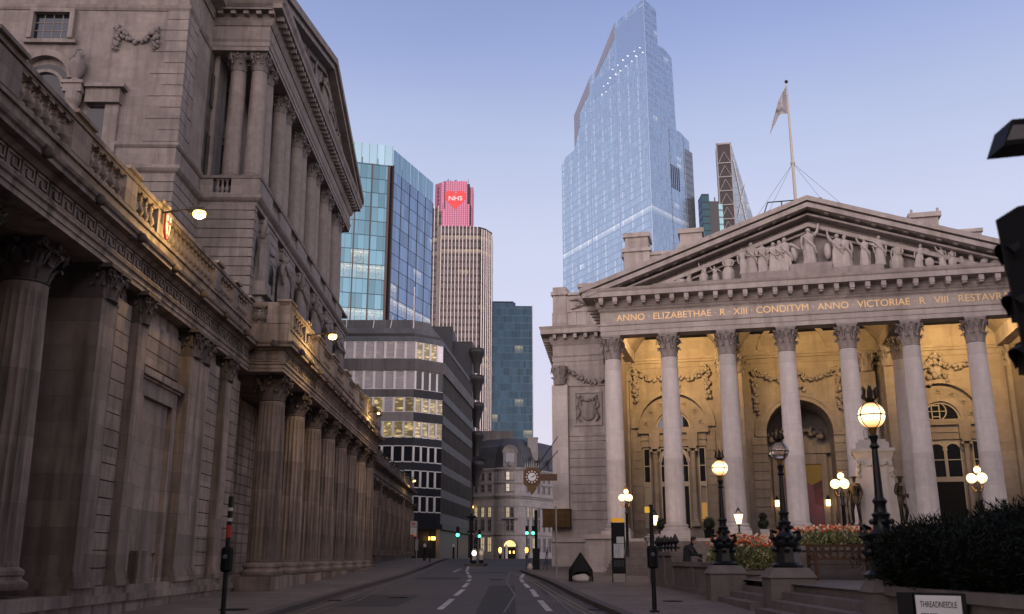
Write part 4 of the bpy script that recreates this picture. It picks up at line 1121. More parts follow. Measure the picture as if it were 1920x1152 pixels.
# portico: parapet, paired columns, entablature, pediment
PS = [59.15 + 6.2*i for i in range(6)]
m = MB()
m.mould([(WT, 58.15), (-15.15, 58.15), (-15.15, 95.8)], [(-.5, 25.25), (.05, 25.25), (.12, 25.4), (-.5, 25.42)])
m.mould([(WT, 58.15), (-15.15, 58.15), (-15.15, 95.8)], [(-.5, 24.05), (.02, 24.05), (.02, 24.25), (-.5, 24.25)])
for s_ in PS: m.box(-16.6, -15.16, s_-.95, s_+2.75, 24.25, 25.25)
m.box(-19, -18.2, 58.2, 58.6, 24.25, 25.25); m.box(-17.0, -15.2, 58.16, 58.6, 24.25, 25.25)
m.box(-19, -15.7, 58.3, 96, 24.0, 24.3)
obj('portico_parapet', m, M['up'], bb)
ub = None
spots = [(-17.9, 58.38), (-17.6, 58.38), (-17.3, 58.38)] + [(-15.4, s_+2.95+.33*i) for s_ in PS[:-1] for i in range(7)]
for t, y in spots:
    if ub is None: ub = obj('baluster', baluster(1.0, .15), M['up'], bb, loc=(t, y, 24.25), smooth=True)
    else: put(ub, bb, (t, y, 24.25))
def up_column(t, y, first=[None]):
    if first[0] is None:
        c = obj('column', shaft(.60, .50, 25.85, 33.2, 0, 28), M['up'], bb, loc=(t, y, 0), smooth=True)
        b = MB(); tt = base_torus(.60, .40); b.add([(p[0], p[1], p[2]+25.43) for p in tt.v], tt.f); o = obj('column_base', b, M['up'], c, smooth=True); OFF[o.name] = (0,0,0)
        k = capital(.5, 1.3); k.v = [(p[0], p[1], p[2]+33.2) for p in k.v]; o = obj('capital', k, M['upd'], c, smooth=True, angle=50); OFF[o.name] = (0,0,0)
        first[0] = c; return c
    return put(first[0], bb, (t, y, 0))
for s_ in PS: up_column(-15.95, s_); up_column(-15.95, s_+1.9)
up_column(-17.35, 59.15)
m = MB(); m.box(-20, -19.0, 58, 96, 24, 34.5)
for s_ in PS: m.box(-18.99, -18.7, s_, s_+1.9, 24.3, 34.5)
for s_ in PS[:-1]:
    m.box(-18.99, -18.75, s_+2.7, s_+5.4, 29.2, 29.6); m.box(-18.99, -18.6, s_+2.5, s_+5.6, 29.6, 29.85)
m.box(-19.0, -17.9, 58.3, 58.8, 29.0, 34.5) if False else None
obj('portico_rear_wall', m, M['up'], bb)
for s_ in PS[:-1]:
    m = MB(); m.box(-18.99, -18.93, s_+3.0, s_+5.1, 24.4, 29.1); obj('window', m, M['win'], bb)
    m = MB(); m.box(-18.99, -18.93, s_+3.2, s_+4.9, 31.3, 33.5); obj('window', m, M['win'], bb)
m = MB(); m.box(-18.95, -18.9, 58.5, 59.9, 24.6, 28.6); obj('window', m, M['win'], bb)
m = MB(); m.box(-18.95, -18.9, 58.6, 59.8, 30.6, 33.0); obj('window', m, M['win'], bb)
ep = [(WT, 58.3), (-15.25, 58.3), (-15.25, 95.6), (WT, 95.6)]
for nm, pr in (('architrave', [(-1.2, 34.5), (0, 34.5), (0, 34.8), (.05, 34.8), (.05, 35.1), (.15, 35.25), (-1.2, 35.25)]), ('frieze', [(-1.2, 35.25), (.02, 35.25), (.02, 36.3), (-1.2, 36.3)]), ('cornice', [(-1.2, 36.3), (.1, 36.3), (.22, 36.5), (.3, 36.75), (.32, 37.1), (.95, 37.15), (.95, 37.5), (1.1, 37.7), (1.15, 38.0), (-1.2, 38.0)])):
    m = MB(); m.mould(ep, pr)
    if nm == 'cornice':
        y = 58.4
        while y < 95.4: m.box(-14.93, -14.4, y, y+.34, 36.8, 37.12); y += .85
        x = -18.6
        while x < -15: m.box(x, x+.34, 57.5, 57.98, 36.8, 37.12); x += .85
    obj(nm, m, M['up'], bb)
m = MB(); m.box(-19, -16.2, 59.3, 95.4, 34.52, 37.9)
obj('portico_ceiling', m, M['up'], bb)
CS = 76.95; HW = 19.6
m = MB()
for sg in (-1, 1):
    for dz0, dz1, t1 in ((-.05, .55, -13.95), (-.5, -.051, -14.2), (-.95, -.501, -14.9)):
        m.px([(CS+sg*HW, 38.0+dz0), (CS, 43.7+dz0), (CS, 43.7+dz1), (CS+sg*HW, 38.0+dz1)], -18.9, t1)
obj('raking_cornice', m, M['up'], bb)
m = MB(); m.px([(CS-17.5, 38.0), (CS+17.5, 38.0), (CS, 43.0)], -18, -15.2)
obj('tympanum', m, M['up'], bb)
for y, h, sd in ((69.5, 2.4, 1), (73.0, 3.0, 2), (76.9, 4.2, 3), (80.6, 3.1, 4), (84, 2.4, 5)):
    k = figure(MB(), 0, 0, 0, h, 50+sd, 0, False, sd % 3)
    k.v = [(-15.05 - b*1.0, y + a*1.3, 38.1 + c) for a, b, c in k.v]
    obj('tympanum_figure', k, M['upd'], bb, smooth=True, angle=60)
m = MB(); m.box(-19.5, -15.4, 58.4, 60.6, 38.0, 42.0); m.box(-19.5, -15.0, 57.9, 61.2, 42.0, 42.4)
obj('corner_attic', m, M['up'], bb)
# tall standing figures between the lower windows
for i, s_ in enumerate(PS):
    k = figure(MB(), 0, 0, 0, 3.7, 70+i, 0, False, (0, 3, 1, 3, 0, 1)[i])
    k.v = [(-15.0 - b*1.15, s_ + .3 + a*1.15, 18.55 + c) for a, b, c in k.v]
    f = obj('standing_figure', k, M['upd'], bb, smooth=True, angle=60)
    b = MB(); b.box(-15.6, -14.5, s_-.45, s_+1.05, 17.9, 18.55); b.box(-15.6, -14.35, s_-.6, s_+1.2, 17.6, 17.9); b.box(-15.6, -14.7, s_-.35, s_+.95, 10, 17.6)
    obj('figure_plinth', b, M['up'], f)
for s_ in PS[:-1]:
    c = s_+4.2; m = MB(); m.box(-15.55, -15.28, c-.6, c+.6, 12, 20.4)
    for i in range(10):
        a0 = PI*i/10; a1 = PI*(i+1)/10
        m.px([(c, 20.4), (c+.6*math.cos(a0), 20.4+.6*math.sin(a0)), (c+.6*math.cos(a1), 20.4+.6*math.sin(a1))], -15.55, -15.281)
    obj('arched_window', m, M['win'], bb)
m = MB(); m.mould([(WT, 58.0), (-15.3, 58.0), (-15.3, 96.0)], [(-.3, 16.4), (.1, 16.4), (.3, 16.7), (.35, 17.0), (-.3, 17.1)])
m.mould([(-60, WS), (WT, WS), (WT, 58.0)], [(-.3, 16.4), (.1, 16.4), (.3, 16.7), (.35, 17.0), (-.3, 17.1)])
obj('lower_ledge', m, M['up'], bb)

# unseen block added right and behind, sized to shade near ground and near wall
fb_ = thing('unseen_shade_block', 'unseen stone block added behind the camera to shade the near wall', 'building', (40, -22, 0))
m = MB(); m.box(-19, 24, -40, 36, -2, 30); m.mould([(-19, -40), (-19, 36), (24, 36)][::-1], [(-.5, 28), (.2, 28), (.8, 29), (.8, 29.6), (-.5, 29.8)])
obj('stone_wall', m, M['grey'], fb_)
for i in range(11):
    for z in (3, 9, 15):
        m = MB(); m.box(-19.08, -18.98, -36+i*6.6, -33.8+i*6.6, z, z+3.6); obj('window', m, M['win'], fb_)

pb_ = thing('unseen_glow_block', 'unseen stone block added behind the camera to cut the low western glow', 'building', (-14, -60, -1))  # added out of view; blocks low western light from the nearest wall
m = MB(); m.box(-34, 30, -14, 12, -1, 25); m.mould([(30, 12), (-34, 12), (-34, -14)], [(-.5, 22), (.2, 22), (.9, 23), (.9, 23.6), (-.5, 23.8)])
obj('stone_wall', m, M['grey'], pb_)
for i in range(9):
    for z in (4, 10, 16):
        m = MB(); m.box(-30+i*6.6, -27.8+i*6.6, 11.98, 12.08, z, z+3.6); obj('window', m, M['win'], pb_)
# ---------------------------------------------------------------- the city behind
def az(a): return (math.sin(R(a)), math.cos(R(a)))
def turned(o, rz): o.rotation_euler = (0, 0, rz); return o
def az_rz(a): return R(90 - a)
def sheared(poly, vec): return [(x, 0, z) for x, z in poly], [(x + vec[0], vec[1], z) for x, z in poly]

# glass office with two facets and a glazed parapet
go = thing('glass_office', 'blue glass office block with two facets and a clear glass parapet', 'office block', (-25.6, 190.2, 0))
M['glA'] = curtain('cyan_curtain_wall', (.115, .235, .31), (.035, .06, .085), 1.31, 3.15, .05, (1, .78, .5), .75, .055, .10, .75, .04, (15, 18), .75)
M['glB'] = curtain('blue_curtain_wall', (.25, .36, .52), (.035, .05, .08), 1.32, 3.15, .03, (1, .85, .65), .7, .055, .10, .75, .04, (16,), .6)
M['parapet'] = curtain('parapet_glass', (.28, .43, .52), (.06, .09, .11), 1.64, 40, 0, spand=0, rough=.06, metal=.8, mull=.05, tint=.25)
def facet(rz, x0, x1, zt, mat, vec, name):
    m = MB(); m.prism([(x0, 0, 0), (x1, 0, 0), (x1, 0, zt), (x0, 0, zt)], [(x0+vec[0], vec[1], 0), (x1+vec[0], vec[1], 0), (x1+vec[0], vec[1], zt), (x0+vec[0], vec[1], zt)])
    return turned(obj(name, m, mat, go, loc=(0, 0, 0)), rz)
rL, rR = az_rz(73.6), az_rz(19.9)
facet(rL, -26, -.8, 82.2, M['glA'], (-5, 14), 'glass_facade'); facet(rR, .7, 21.2, 81.3, M['glB'], (4, 12), 'glass_facade')
m = MB()
x = -26
while x < -1:
    if abs((x+.7) % 3.3 - 3.3) < 4: m.box(x+.06, x+3.15, -.05, .02, 82.22, 86.75); m.box(x, x+.05, -.06, .01, 82.2, 86.4)
    x += 3.3
turned(obj('glass_parapet', m, M['parapet'], go, loc=(0, 0, 0)), rL)
m = MB(); x = .75
while x < 20.5: m.box(x, x+3.95, -.05, .02, 81.32, 86.25); x += 4.1
turned(obj('glass_parapet', m, M['parapet'], go, loc=(0, 0, 0)), rR)
m = MB()
for x in (-24, -20.7, -17.4, -14.1, -10.8, -7.4, -4.1): m.box(x-.13, x+.13, -.10, -.002, 0, 82.2)
m.box(-.79, -.3, -.2, .4, 0, 82.2)
turned(obj('mullion', m, plain('brown_mullion', (.06, .035, .03), .4, .3), go, loc=(0, 0, 0)), rL)
m = MB(); m.box(.45, .69, -.3, .8, 0, 82.5)
for i in range(6): m.box(.7+i*4.1-.06, .7+i*4.1+.06, -.08, -.002, 0, 81.3)
turned(obj('mullion', m, plain('dark_mullion', (.03, .025, .03), .4, .3), go, loc=(0, 0, 0)), rR)
m = MB(); m.box(-26, -2, 1.5, 6, 82.2, 84.2); turned(obj('roof_plant', m, M['dkpanel'], go, loc=(0, 0, 0)), rL)

# finned tower with a lit pink crown
tw = thing('finned_tower', 'tall dark tower with pale vertical fins and a pink lit crown showing a heart', 'skyscraper', (-24.6, 420, 0))
M['tw'] = curtain('bronze_glass', (.065, .052, .06), (.035, .028, .032), 1.66, 3.3, .05, (1, .72, .40), .55, .35, .2, .5, .05, (25, 41, 43), .4)
m = MB(); m.pz([(-8.2, 0), (9.5, .5), (12.3, 3), (15.3, 9), (15.3, 30), (-8.2, 30)], 0, 149.5); obj('tower_body', m, M['tw'], tw)
m = MB(); m.pz([(-15.5, 5), (-8.21, 3), (-8.21, 25), (-15.5, 25)], 0, 160); obj('tower_wing', m, M['tw'], tw)
m = MB(); x = -8.0
while x < 9.6: m.box(x-.17, x+.17, -.6+x*.03, .12+x*.03, 0, 149.8); x += 1.66
for x, y in ((10.6, 1.4), (11.6, 2.3), (12.6, 3.4), (13.4, 5), (14.2, 6.8), (15, 8.4)): m.box(x-.16, x+.3, y-.6, y+.1, 0, 148.5)
for x in (-15.2, -13.4, -11.6, -9.9): m.box(x-.17, x+.17, 3.2-(x+8)*.27-.6, 4.2-(x+8)*.27, 0, 161)
obj('vertical_fin', m, plain('fin_steel', (.52, .48, .48), .4, .1), tw)
m = MB(); m.box(-9.9, -8.3, 1.5, 3, 0, 150); obj('stone_shaft', m, M['grey'], tw)
pm, nt, b = new('pink_led_wall'); k = NT(nt)
o = k.n('ShaderNodeTexCoord').outputs['Object']; sp_ = k.n('ShaderNodeSeparateXYZ'); k.l(o, sp_.inputs[0])
fx = k.math('FRACT', k.math('DIVIDE', k.math('ADD', sp_.outputs[0], sp_.outputs[1]), 1.05)); fz = k.math('FRACT', k.math('DIVIDE', sp_.outputs[2], 1.05))
dots = k.math('MULTIPLY', k.math('LESS_THAN', fx, .55), k.math('LESS_THAN', fz, .72))
b.inputs['Base Color'].default_value = (.22, .07, .13, 1); b.inputs['Emission Color'].default_value = (1, .30, .48, 1)
k.l(k.rng(dots, 0, 1, .08, .60), b.inputs['Emission Strength'])
m = MB(); m.pz([(-6.8, -.3), (3.7, -.2), (3.7, 14), (-6.8, 14)], 149.8, 171.8); m.box(-8.0, 4.8, 0, 13.5, 149.7, 160.5); m.pz([(-11.8, 5), (-6.85, .8), (-6.85, 12), (-11.8, 12)], 158, 172.2); m.box(4.9, 6.4, 3, 12, 149.7, 170)
obj('led_crown', m, pm, tw)
m = MB(); m.box(3.72, 4.85, -.1, 5, 160.6, 170.5); m.box(4.81, 5.6, .2, 6, 149.75, 160); m.box(-7.0, -6.6, -.5, -.31, 158, 171.8)
for z in range(149, 171, 2): m.box(-10.4, -9.9, 3.2, 4.6, z, z+1.3)
obj('crown_slot', m, M['dkpanel'], tw)
def heart(s):
    out = []
    for i in range(40):
        t = 2*PI*i/40; out.append((s*.062*16*math.sin(t)**3, s*.068*(13*math.cos(t)-5*math.cos(2*t)-2*math.cos(3*t)-math.cos(4*t))))
    return out
m = MB(); m.py([(-1.75+x*5.0, 163.0+z*5.0) for x, z in heart(1.0)], -.42, -.31)
obj('led_heart', m, plain('red_led', (.3, .02, .02), .5, 0, (1, .05, .06), .52), tw)
T = upright(text_mesh('NHS', 3.1, 6.3, .03), -1.75, -.47, 162.2)
obj('led_lettering', T, plain('pale_led', (.6, .4, .45), .5, 0, (1, .62, .68), .7), tw)
m = MB(); q = random.Random(8)
for i in range(9):
    x = q.uniform(-6.5, 4); m.box(x, x+q.uniform(.1, .5), 1, 2, 171.8, 172.2+q.uniform(.2, 1.3))
obj('roof_mast', m, M['dkpanel'], tw)

# far blue office
fo = thing('far_office', 'far teal glass office slab with a row of yellow lit windows', 'office block', (-12.07, 500, 0), R(2))
M['fo'] = curtain('teal_curtain_wall', (.012, .030, .052), (.055, .085, .115), 1.5, 4.1, .03, (1, .78, .40), .7, .08, .08, .8, .05, (), .8)
m = MB(); m.box(0, 22.9, 0, 24, 0, 132.6); m.box(0, 14, .6, 20, 132.6, 134.6); obj('glass_facade', m, M['fo'], fo)
m = MB(); m.box(-.6, 0, -.3, 24, 0, 133); m.box(22.9, 23.3, -.2, 24, 0, 133); obj('corner_trim', m, plain('pale_trim', (.35, .38, .45), .4, .3), fo)
m = MB(); m.box(1, 13, .3, 1, 134.6, 135.2); obj('roof_plant', m, M['dkpanel'], fo)

# the stepped glass skyscraper
sk = thing('stepped_skyscraper', 'very tall pale blue glass skyscraper with stepped slanting top', 'skyscraper', (69.46, 450, 0))
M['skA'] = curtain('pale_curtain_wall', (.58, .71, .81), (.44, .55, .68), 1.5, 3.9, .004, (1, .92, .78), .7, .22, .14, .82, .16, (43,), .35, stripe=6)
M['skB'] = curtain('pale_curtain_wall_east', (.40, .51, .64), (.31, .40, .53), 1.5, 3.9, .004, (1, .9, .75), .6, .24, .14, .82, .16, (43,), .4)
bis = az(7)
def loc_vec(v, rz): c, s = math.cos(-rz), math.sin(-rz); return (v[0]*c - v[1]*s, v[0]*s + v[1]*c)
rz1 = math.atan2(az(154.1)[1], az(154.1)[0]); rz2 = math.atan2(az(40.2)[1], az(40.2)[0])
v1 = loc_vec((bis[0]*26, bis[1]*26), rz1); v2 = loc_vec((bis[0]*26, bis[1]*26), rz2)
PA = [(0, 0), (0, 287.4), (-28.9, 288.2), (-50, 269.6), (-56, 269.2), (-57, 268.2), (-75.2, 253), (-75.8, 231.2), (-86.7, 230.6), (-91.4, 227), (-91.5, 0)]
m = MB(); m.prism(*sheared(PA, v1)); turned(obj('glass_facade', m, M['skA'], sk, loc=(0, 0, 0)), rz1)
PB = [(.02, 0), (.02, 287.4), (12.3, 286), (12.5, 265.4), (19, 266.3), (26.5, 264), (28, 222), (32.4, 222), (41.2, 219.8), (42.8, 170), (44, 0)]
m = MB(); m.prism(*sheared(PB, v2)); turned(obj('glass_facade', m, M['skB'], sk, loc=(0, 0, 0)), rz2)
m = MB()
for x, zt in ((-28.6, 262), (-57.3, 262)): m.box(x-.6, x+.6, -.08, .02, 0, zt)
m.box(-.5, .05, -.12, .1, 0, 287.4)
turned(obj('facade_groove', m, plain('groove_panel', (.42, .50, .64), .3, .7), sk, loc=(0, 0, 0)), rz1)
m = MB()
for (a, b) in (((-28.9, 288.2), (-50, 269.6)), ((-57, 268.2), (-75.2, 253))):
    m.prism([(a[0], -.12, a[1]), (b[0], -.12, b[1]), (b[0], -.12, b[1]-4.5), (a[0], -.12, a[1]-9)], [(a[0], -.02, a[1]), (b[0], -.02, b[1]), (b[0], -.02, b[1]-4.5), (a[0], -.02, a[1]-9)])
m.prism([(-75.3, -.13, 252), (-69, -.13, 257), (-69, -.13, 244), (-75.3, -.13, 233)], [(-75.3, -.03, 252), (-69, -.03, 257), (-69, -.03, 244), (-75.3, -.03, 233)])
turned(obj('slanting_roof_edge', m, plain('louvre_brown', (.26, .27, .34), .5, .3), sk, loc=(0, 0, 0)), rz1)
m = MB()
m.box(-27.5, -.6, -.06, -.02, 258, 284); m.box(-54, -29.5, -.06, -.02, 253, 263)
turned(obj('crown_glazing', m, plain('crown_glass', (.50, .60, .70), .1, .8), sk, loc=(0, 0, 0)), rz1)
m = MB(); q = random.Random(4)
for i in range(17):
    x = -2 - i*2.6 - q.uniform(0, 1.5); z = 257.5 + (i % 2)*4 + q.uniform(-.7, .7) - (6 if i > 12 else 0); m.ball((x, -.3, z), q.uniform(.22, .36), 6)
turned(obj('crown_light', m, lamp_mat('crown_lamp', (1, .95, .88), 1.1), sk, loc=(0, 0, 0)), rz1)
m = MB()
for a, w in ((34.5, .6), (20, .5)): m.box(a, a+w, -.1, .02, 0, 220)
m.box(36, 44, -.09, -.01, 120, 214)
turned(obj('grey_flank', m, curtain('grey_flank_wall', (.20, .23, .26), (.12, .14, .16), 1.5, 3.9, 0, spand=.3, metal=.6), sk, loc=(0, 0, 0)), rz2)
m = MB()
for i in range(5): m.box(20.5+i*1.9, 21.4+i*1.9, -.12, -.02, 187, 200)
turned(obj('open_louvre', m, M['dkpanel'], sk, loc=(0, 0, 0)), rz2)

# wedge tower with a braced core, and a dark tower beside it
wg = thing('wedge_tower', 'wedge shaped glass tower with a braced dark lift core', 'skyscraper', (119.5, 520, 0))
m = MB(); m.box(0, 8.3, 0, 12, 0, 235.8); turned(obj('lift_core', m, plain('core_brown', (.028, .022, .026), .5, .2), wg, loc=(0, 0, 0)), R(-10))
m = MB(); z = 60
while z < 226:
    for a, b in (((0.7, z), (4.1, z+7)), ((4.1, z+7), (7.6, z))): m.tube([(a[0], -.3, a[1]), (b[0], -.3, b[1])], .25, 5)
    m.box(.5, 7.8, -.5, -.1, z-.3, z+.3); z += 8.6
m.box(-.2, .5, -.4, 1, 0, 236); m.box(7.8, 8.5, -.4, 1, 0, 236); m.box(0, 8.3, -.4, 1, 235, 236)
turned(obj('bracing', m, plain('bracing_steel', (.25, .235, .25), .5, .2), wg, loc=(0, 0, 0)), R(-10))
M['wg'] = curtain('grey_curtain_wall', (.26, .31, .36), (.20, .23, .27), 1.6, 4.0, .02, (1, .85, .6), .6, .12, .15, .75, .08, (), .4)
m = MB(); m.prism([(0, 0, 0), (75, 0, 0), (0, 0, 236)], [(.5, 1.2, 0), (75, 5, 0), (.5, 1.2, 236)])
w = turned(obj('glass_facade', m, M['wg'], wg, loc=(8.2, -1.4, 0)), az_rz(60))
m = MB()
for a, b in (((1, 225), (16, 150)), ((2, 190), (9, 212)), ((1, 150), (20, 178))): m.tube([(a[0], -.3, a[1]), (b[0], -.3, b[1])], .3, 5)
turned(obj('facade_brace', m, plain('brace_pale', (.45, .47, .5), .5), wg, loc=(8.2, -1.4, 0)), az_rz(60))
dt = thing('dark_tower', 'narrow dark teal tower beside the wedge tower', 'tower', (101, 480, 0))
m = MB(); m.box(0, 3.9, 0, 10, 0, 189); obj('tower_shaft', m, curtain('dark_teal_wall', (.02, .06, .08), (.015, .02, .03), 1.3, 4, 0, spand=.15, metal=.6), dt)
m = MB(); m.box(3.9, 9.0, 1, 10, 0, 185.2); m.box(7, 7.4, 1, 2, 185, 187.5); obj('tower_block', m, plain('dark_cladding', (.022, .024, .035), .4), dt)
m = MB(); m.box(9.0, 11.4, 2, 9, 0, 184); obj('glazed_link', m, curtain('pale_teal_link', (.22, .40, .44), (.1, .16, .2), 1.2, 4, .1, metal=.6), dt)

# the office with banded windows at the corner beyond the wall
bo = thing('banded_office', 'grey office with continuous window bands, white mullions and a chamfered corner', 'office block', (-12.2, 118, 0))
A0, A1, A2 = (0, 0), (3.36, 2.87), (5.9, 31.9)
def outline(d=0):      # plan grown outwards by d
    return [(-30, -d), (0+.41*d, -d), (3.36+.91*d, 2.87-.42*d), (5.9+d, 32), (-30, 32)]
rows = [(27.84, 25.65), (24.16, 21.8), (20.8, 18.94), (17.81, 15.85), (14.8, 12.86), (11.83, 9.79), (8.77, 6.88)]
m = MB(); m.pz(outline(-.35), 0, 29.0); obj('office_core', m, plain('interior_dark', (.02, .02, .024), .5), bo)
edges = [29.84 - 2.0] + []
for i, (zt, zb) in enumerate(rows):
    zn = rows[i+1][0] if i + 1 < len(rows) else 5.5
    m = MB(); m.pz(outline(.28 if i == 0 else (.12 if i < 3 else 0)), zn, zb)
    obj('spandrel_band', m, M['concrete'] if i < 2 else (M['grey'] if i == 2 else M['dkpanel']), bo)
for i, (zt, zb) in enumerate(rows):
    if i == 0: continue
    zn = rows[i+1][0] if i + 1 < len(rows) else 5.6
    d_ = .14 if i < 3 else .02
    m = MB(); m.prism([(.41*d_+.02, -d_-.004, zn+.003), (3.36+.91*d_-.02, 2.87-.42*d_-.004, zn+.003), (3.36+.91*d_-.02, 2.87-.42*d_-.004, zb-.003), (.41*d_+.02, -d_-.004, zb-.003)], [(.02, .02, zn+.003), (3.34, 2.87, zn+.003), (3.34, 2.87, zb-.003), (.02, .02, zb-.003)])
    obj('chamfer_panel', m, M['dkpanel'], bo)
m = MB(); m.prism([(x, y, 27.84) for x, y in outline(.15)], [(x, y, 29.84) for x, y in outline(-1.1)]); m.pz(outline(-2.2), 29.84, 31.2)
obj('lead_roof', m, M['lead'], bo)
def office_glass(name, base, e, es, warm):
    mm, nt, b = new(name); k = NT(nt)
    o = k.n('ShaderNodeTexCoord').outputs['Object']; oi = k.n('ShaderNodeObjectInfo')
    s_ = k.n('ShaderNodeVectorMath', operation='ADD'); k.l(o, s_.inputs[0]); k.l(k.comb(k.math('MULTIPLY', oi.outputs['Random'], 37.0), oi.outputs['Random'], k.math('MULTIPLY', oi.outputs['Random'], 11.0)), s_.inputs[1])
    mp = k.n('ShaderNodeMapping'); mp.inputs['Scale'].default_value = (.7, .7, 2.6); k.l(s_.outputs[0], mp.inputs[0])
    n1 = k.noise(mp.outputs[0], 1.5, 2); b.inputs['Base Color'].default_value = (*base, 1)
    b.inputs['Roughness'].default_value = .08; b.inputs['Metallic'].default_value = .35
    b.inputs['Emission Color'].default_value = (*e, 1)
    st = k.math('MULTIPLY', k.rng(n1, .50, .70, warm, 1.0), k.rng(oi.outputs['Random'], 0, 1, .35, 1))
    k.l(k.math('MULTIPLY', st, es), b.inputs['Emission Strength'])
    return mm
M['og_lit'] = office_glass('lit_office_glass', (.10, .09, .08), (1, .72, .30), 1.3, .14)
M['og_dim'] = office_glass('dim_office_glass', (.60, .55, .62), (1, .75, .45), .18, .05)
wins = {}
def office_window(kind, w, h, x, y, z, rz):
    key_ = (kind, round(w, 2), round(h, 2))
    if key_ not in wins:
        f = MB(); f.box(0, .28, -.10, .14, 0, h); f.box(.28, w, -.06, .1, -.06, .06); f.box(.28, w, -.06, .1, h-.06, h+.04)
        o = obj('window', f, M['white'], bo, loc=(x, y, z)); p = MB(); p.box(.29, w-.01, .0, .05, .07, h-.07)
        g = obj('pane', p, M[kind], o); OFF[g.name] = (0,0,0); wins[key_] = o; o.rotation_euler = (0, 0, rz); return
    put(wins[key_], bo, (x, y, z), rz)
lit_front = {2: 'og_lit', 3: 'og_lit'}
for i, (zt, zb) in enumerate(rows):
    for j in range(9):
        kd = 'og_dim' if i < 2 else ('og_dark' if i > 3 else ('og_lit' if (j*7+i*3) % 5 else 'og_dim'))
        office_window(kd, 1.28, zt-zb, -1.28*(j+1), -.05, zb, 0)
    a = math.atan2(2.87, 3.36)
    for j in range(4):
        kd = {0: 'og_lit' if j < 3 else 'og_dim', 1: 'og_dark', 2: 'og_lit', 3: 'og_lit'}.get(i, 'og_dark')
        d = 1.105*j; office_window(kd, 1.105, zt-zb, d*math.cos(a), d*math.sin(a), zb, a)
sd = math.atan2(29.03, 2.54)
M['side'] = stone('side_cladding', (.07, .067, .070), (.052, .049, .053), (.032, .03, .032), (1.1, 30), .35, .4, .5)
for i, (zt, zb) in enumerate(rows):
    zn = rows[i+1][0] if i + 1 < len(rows) else 5.6
    if i == 0: continue
    d_ = .14 if i < 3 else .02
    g = MB(); g.box(.02, 29, -d_-.004, .1, zn+.003, zb-.003); turned(obj('side_panel', g, M['side'], bo, loc=(3.36, 2.87, 0)), sd)
for i, (zt, zb) in enumerate(rows):
    g = MB(); g.box(0, 29, .15, .2, zb, zt); s0 = obj('side_glazing', g, M['og_dim'] if i < 2 else M['og_dark'], bo, loc=(3.36, 2.87, 0)); turned(s0, sd)
    f = MB(); x = 0
    while x < 29: f.box(x, x+.16, -.10, .14, zb, zt); x += 1.1
    s1 = obj('side_mullion', f, M['side'], bo, loc=(3.36, 2.87, 0)); turned(s1, sd)
m = MB(); m.pz(outline(.3), 4.9, 5.5); obj('shop_fascia', m, M['dkpanel'], bo)
for x, y in ((-9, 0), (-6, 0), (-3.6, 0), (-.4, 0), (2.9, 2.8)):
    m = MB(); m.box(x, x+.5, y-.2, y+.3, 0, 4.9); obj('shop_pier', m, M['gran'], bo)
m = MB(); m.box(-3.5, .0, .35, .4, 1.4, 3.9); obj('shop_window', m, plain('olive_shop_glass', (.05, .06, .02), .2, 0, (.55, .50, .10), .10), bo)
m = MB(); m.box(-.8, .9, -.45, -.31, 4.0, 4.85); obj('lit_fascia', m, plain('orange_fascia', (.35, .06, .02), .5, 0, (1, .20, .05), .35), bo)
m = MB(); m.box(.05, .3, -.5, -.2, 2.3, 4.0); obj('neon_strip', m, plain('yellow_neon', (.6, .5, .1), .4, 0, (1, .78, .12), 1.3), bo)
m = MB(); m.box(2.1, 2.9, 1.5, 1.7, 3.6, 4.0); obj('entrance_lamp', m, M['amber'], bo)
m = MB(); m.box(-.1, .15, -.5, -.3, 1.3, 2.0); obj('wall_glow_lamp', m, plain('orange_glow', (.5, .2, .05), .5, 0, (1, .42, .06), 1.6), bo)
for dx, h in ((-9, 2.6), (-5.6, 2.8), (-3.4, 1.8), (-.4, 5.6)):
    m = MB(); m.tube([(dx, 1.5, 29.8), (dx+(.35 if h < 3 and dx > -8 else 0), 1.5, 29.8+h)], .05 if h < 5 else .08, 6)
    obj('roof_mast', m, M['white'], bo)
db = thing('dark_building', 'dark clad roof block with stacked funnel shaped bays on its edge', 'building', (-15.6, 158, 0))
m = MB(); m.box(0, 5.6, 0, 14, 0, 39.4); m.box(5.6, 8.9, 1, 14, 0, 37.0); obj('clad_wall', m, M['dkpanel'], db)
for z in (35.2, 30.6, 26.0, 21.2, 16.4):
    m = MB(); m.lathe([(.5, z-3.6), (.62, z-2.4), (1.2, z-.6), (1.35, z-.2), (1.35, z+.1), (1.2, z+.4)], 16, (9.7, .6, 0)); obj('funnel_bay', m, plain('funnel_metal', (.018, .016, .018), .5, .3) if z > 35 else bpy.data.materials['funnel_metal'], db, smooth=True)

# curved stone corner building at the end of the street
cb = thing('corner_building', 'grey stone building with a rounded corner bay, mansard roof and arched lit doorway', 'building', (-.45, 165, 0))
def plan(d=0):
    pts = [(-10, 5.4-d), (-2.6, 1.2-d)]
    for i in range(9):
        a = PI*(1.16 + .68*i/8); pts.append((.1 + (2.65+d)*math.cos(a), 1.75 + (2.1+d)*math.sin(a)))
    return pts + [(2.75+d, 1.5-d*.3), (9.5+d, 13), (16+d, 26), (16, 30), (-10, 30)]
m = MB(); m.pz(plan(), 0, 16.3); obj('stone_wall', m, M['pale'], cb)
m = MB()
for z0, z1, d in ((1.0, 2.2, .15), (5.2, 5.6, .25), (11.3, 11.6, .25), (11.6, 12.0, .55), (13.75, 14.0, .25), (15.9, 16.1, .2), (16.1, 16.35, .4), (9.9, 10.1, .12)): m.pz(plan(d), z0, z1)
obj('cornice', m, M['pale'], cb)
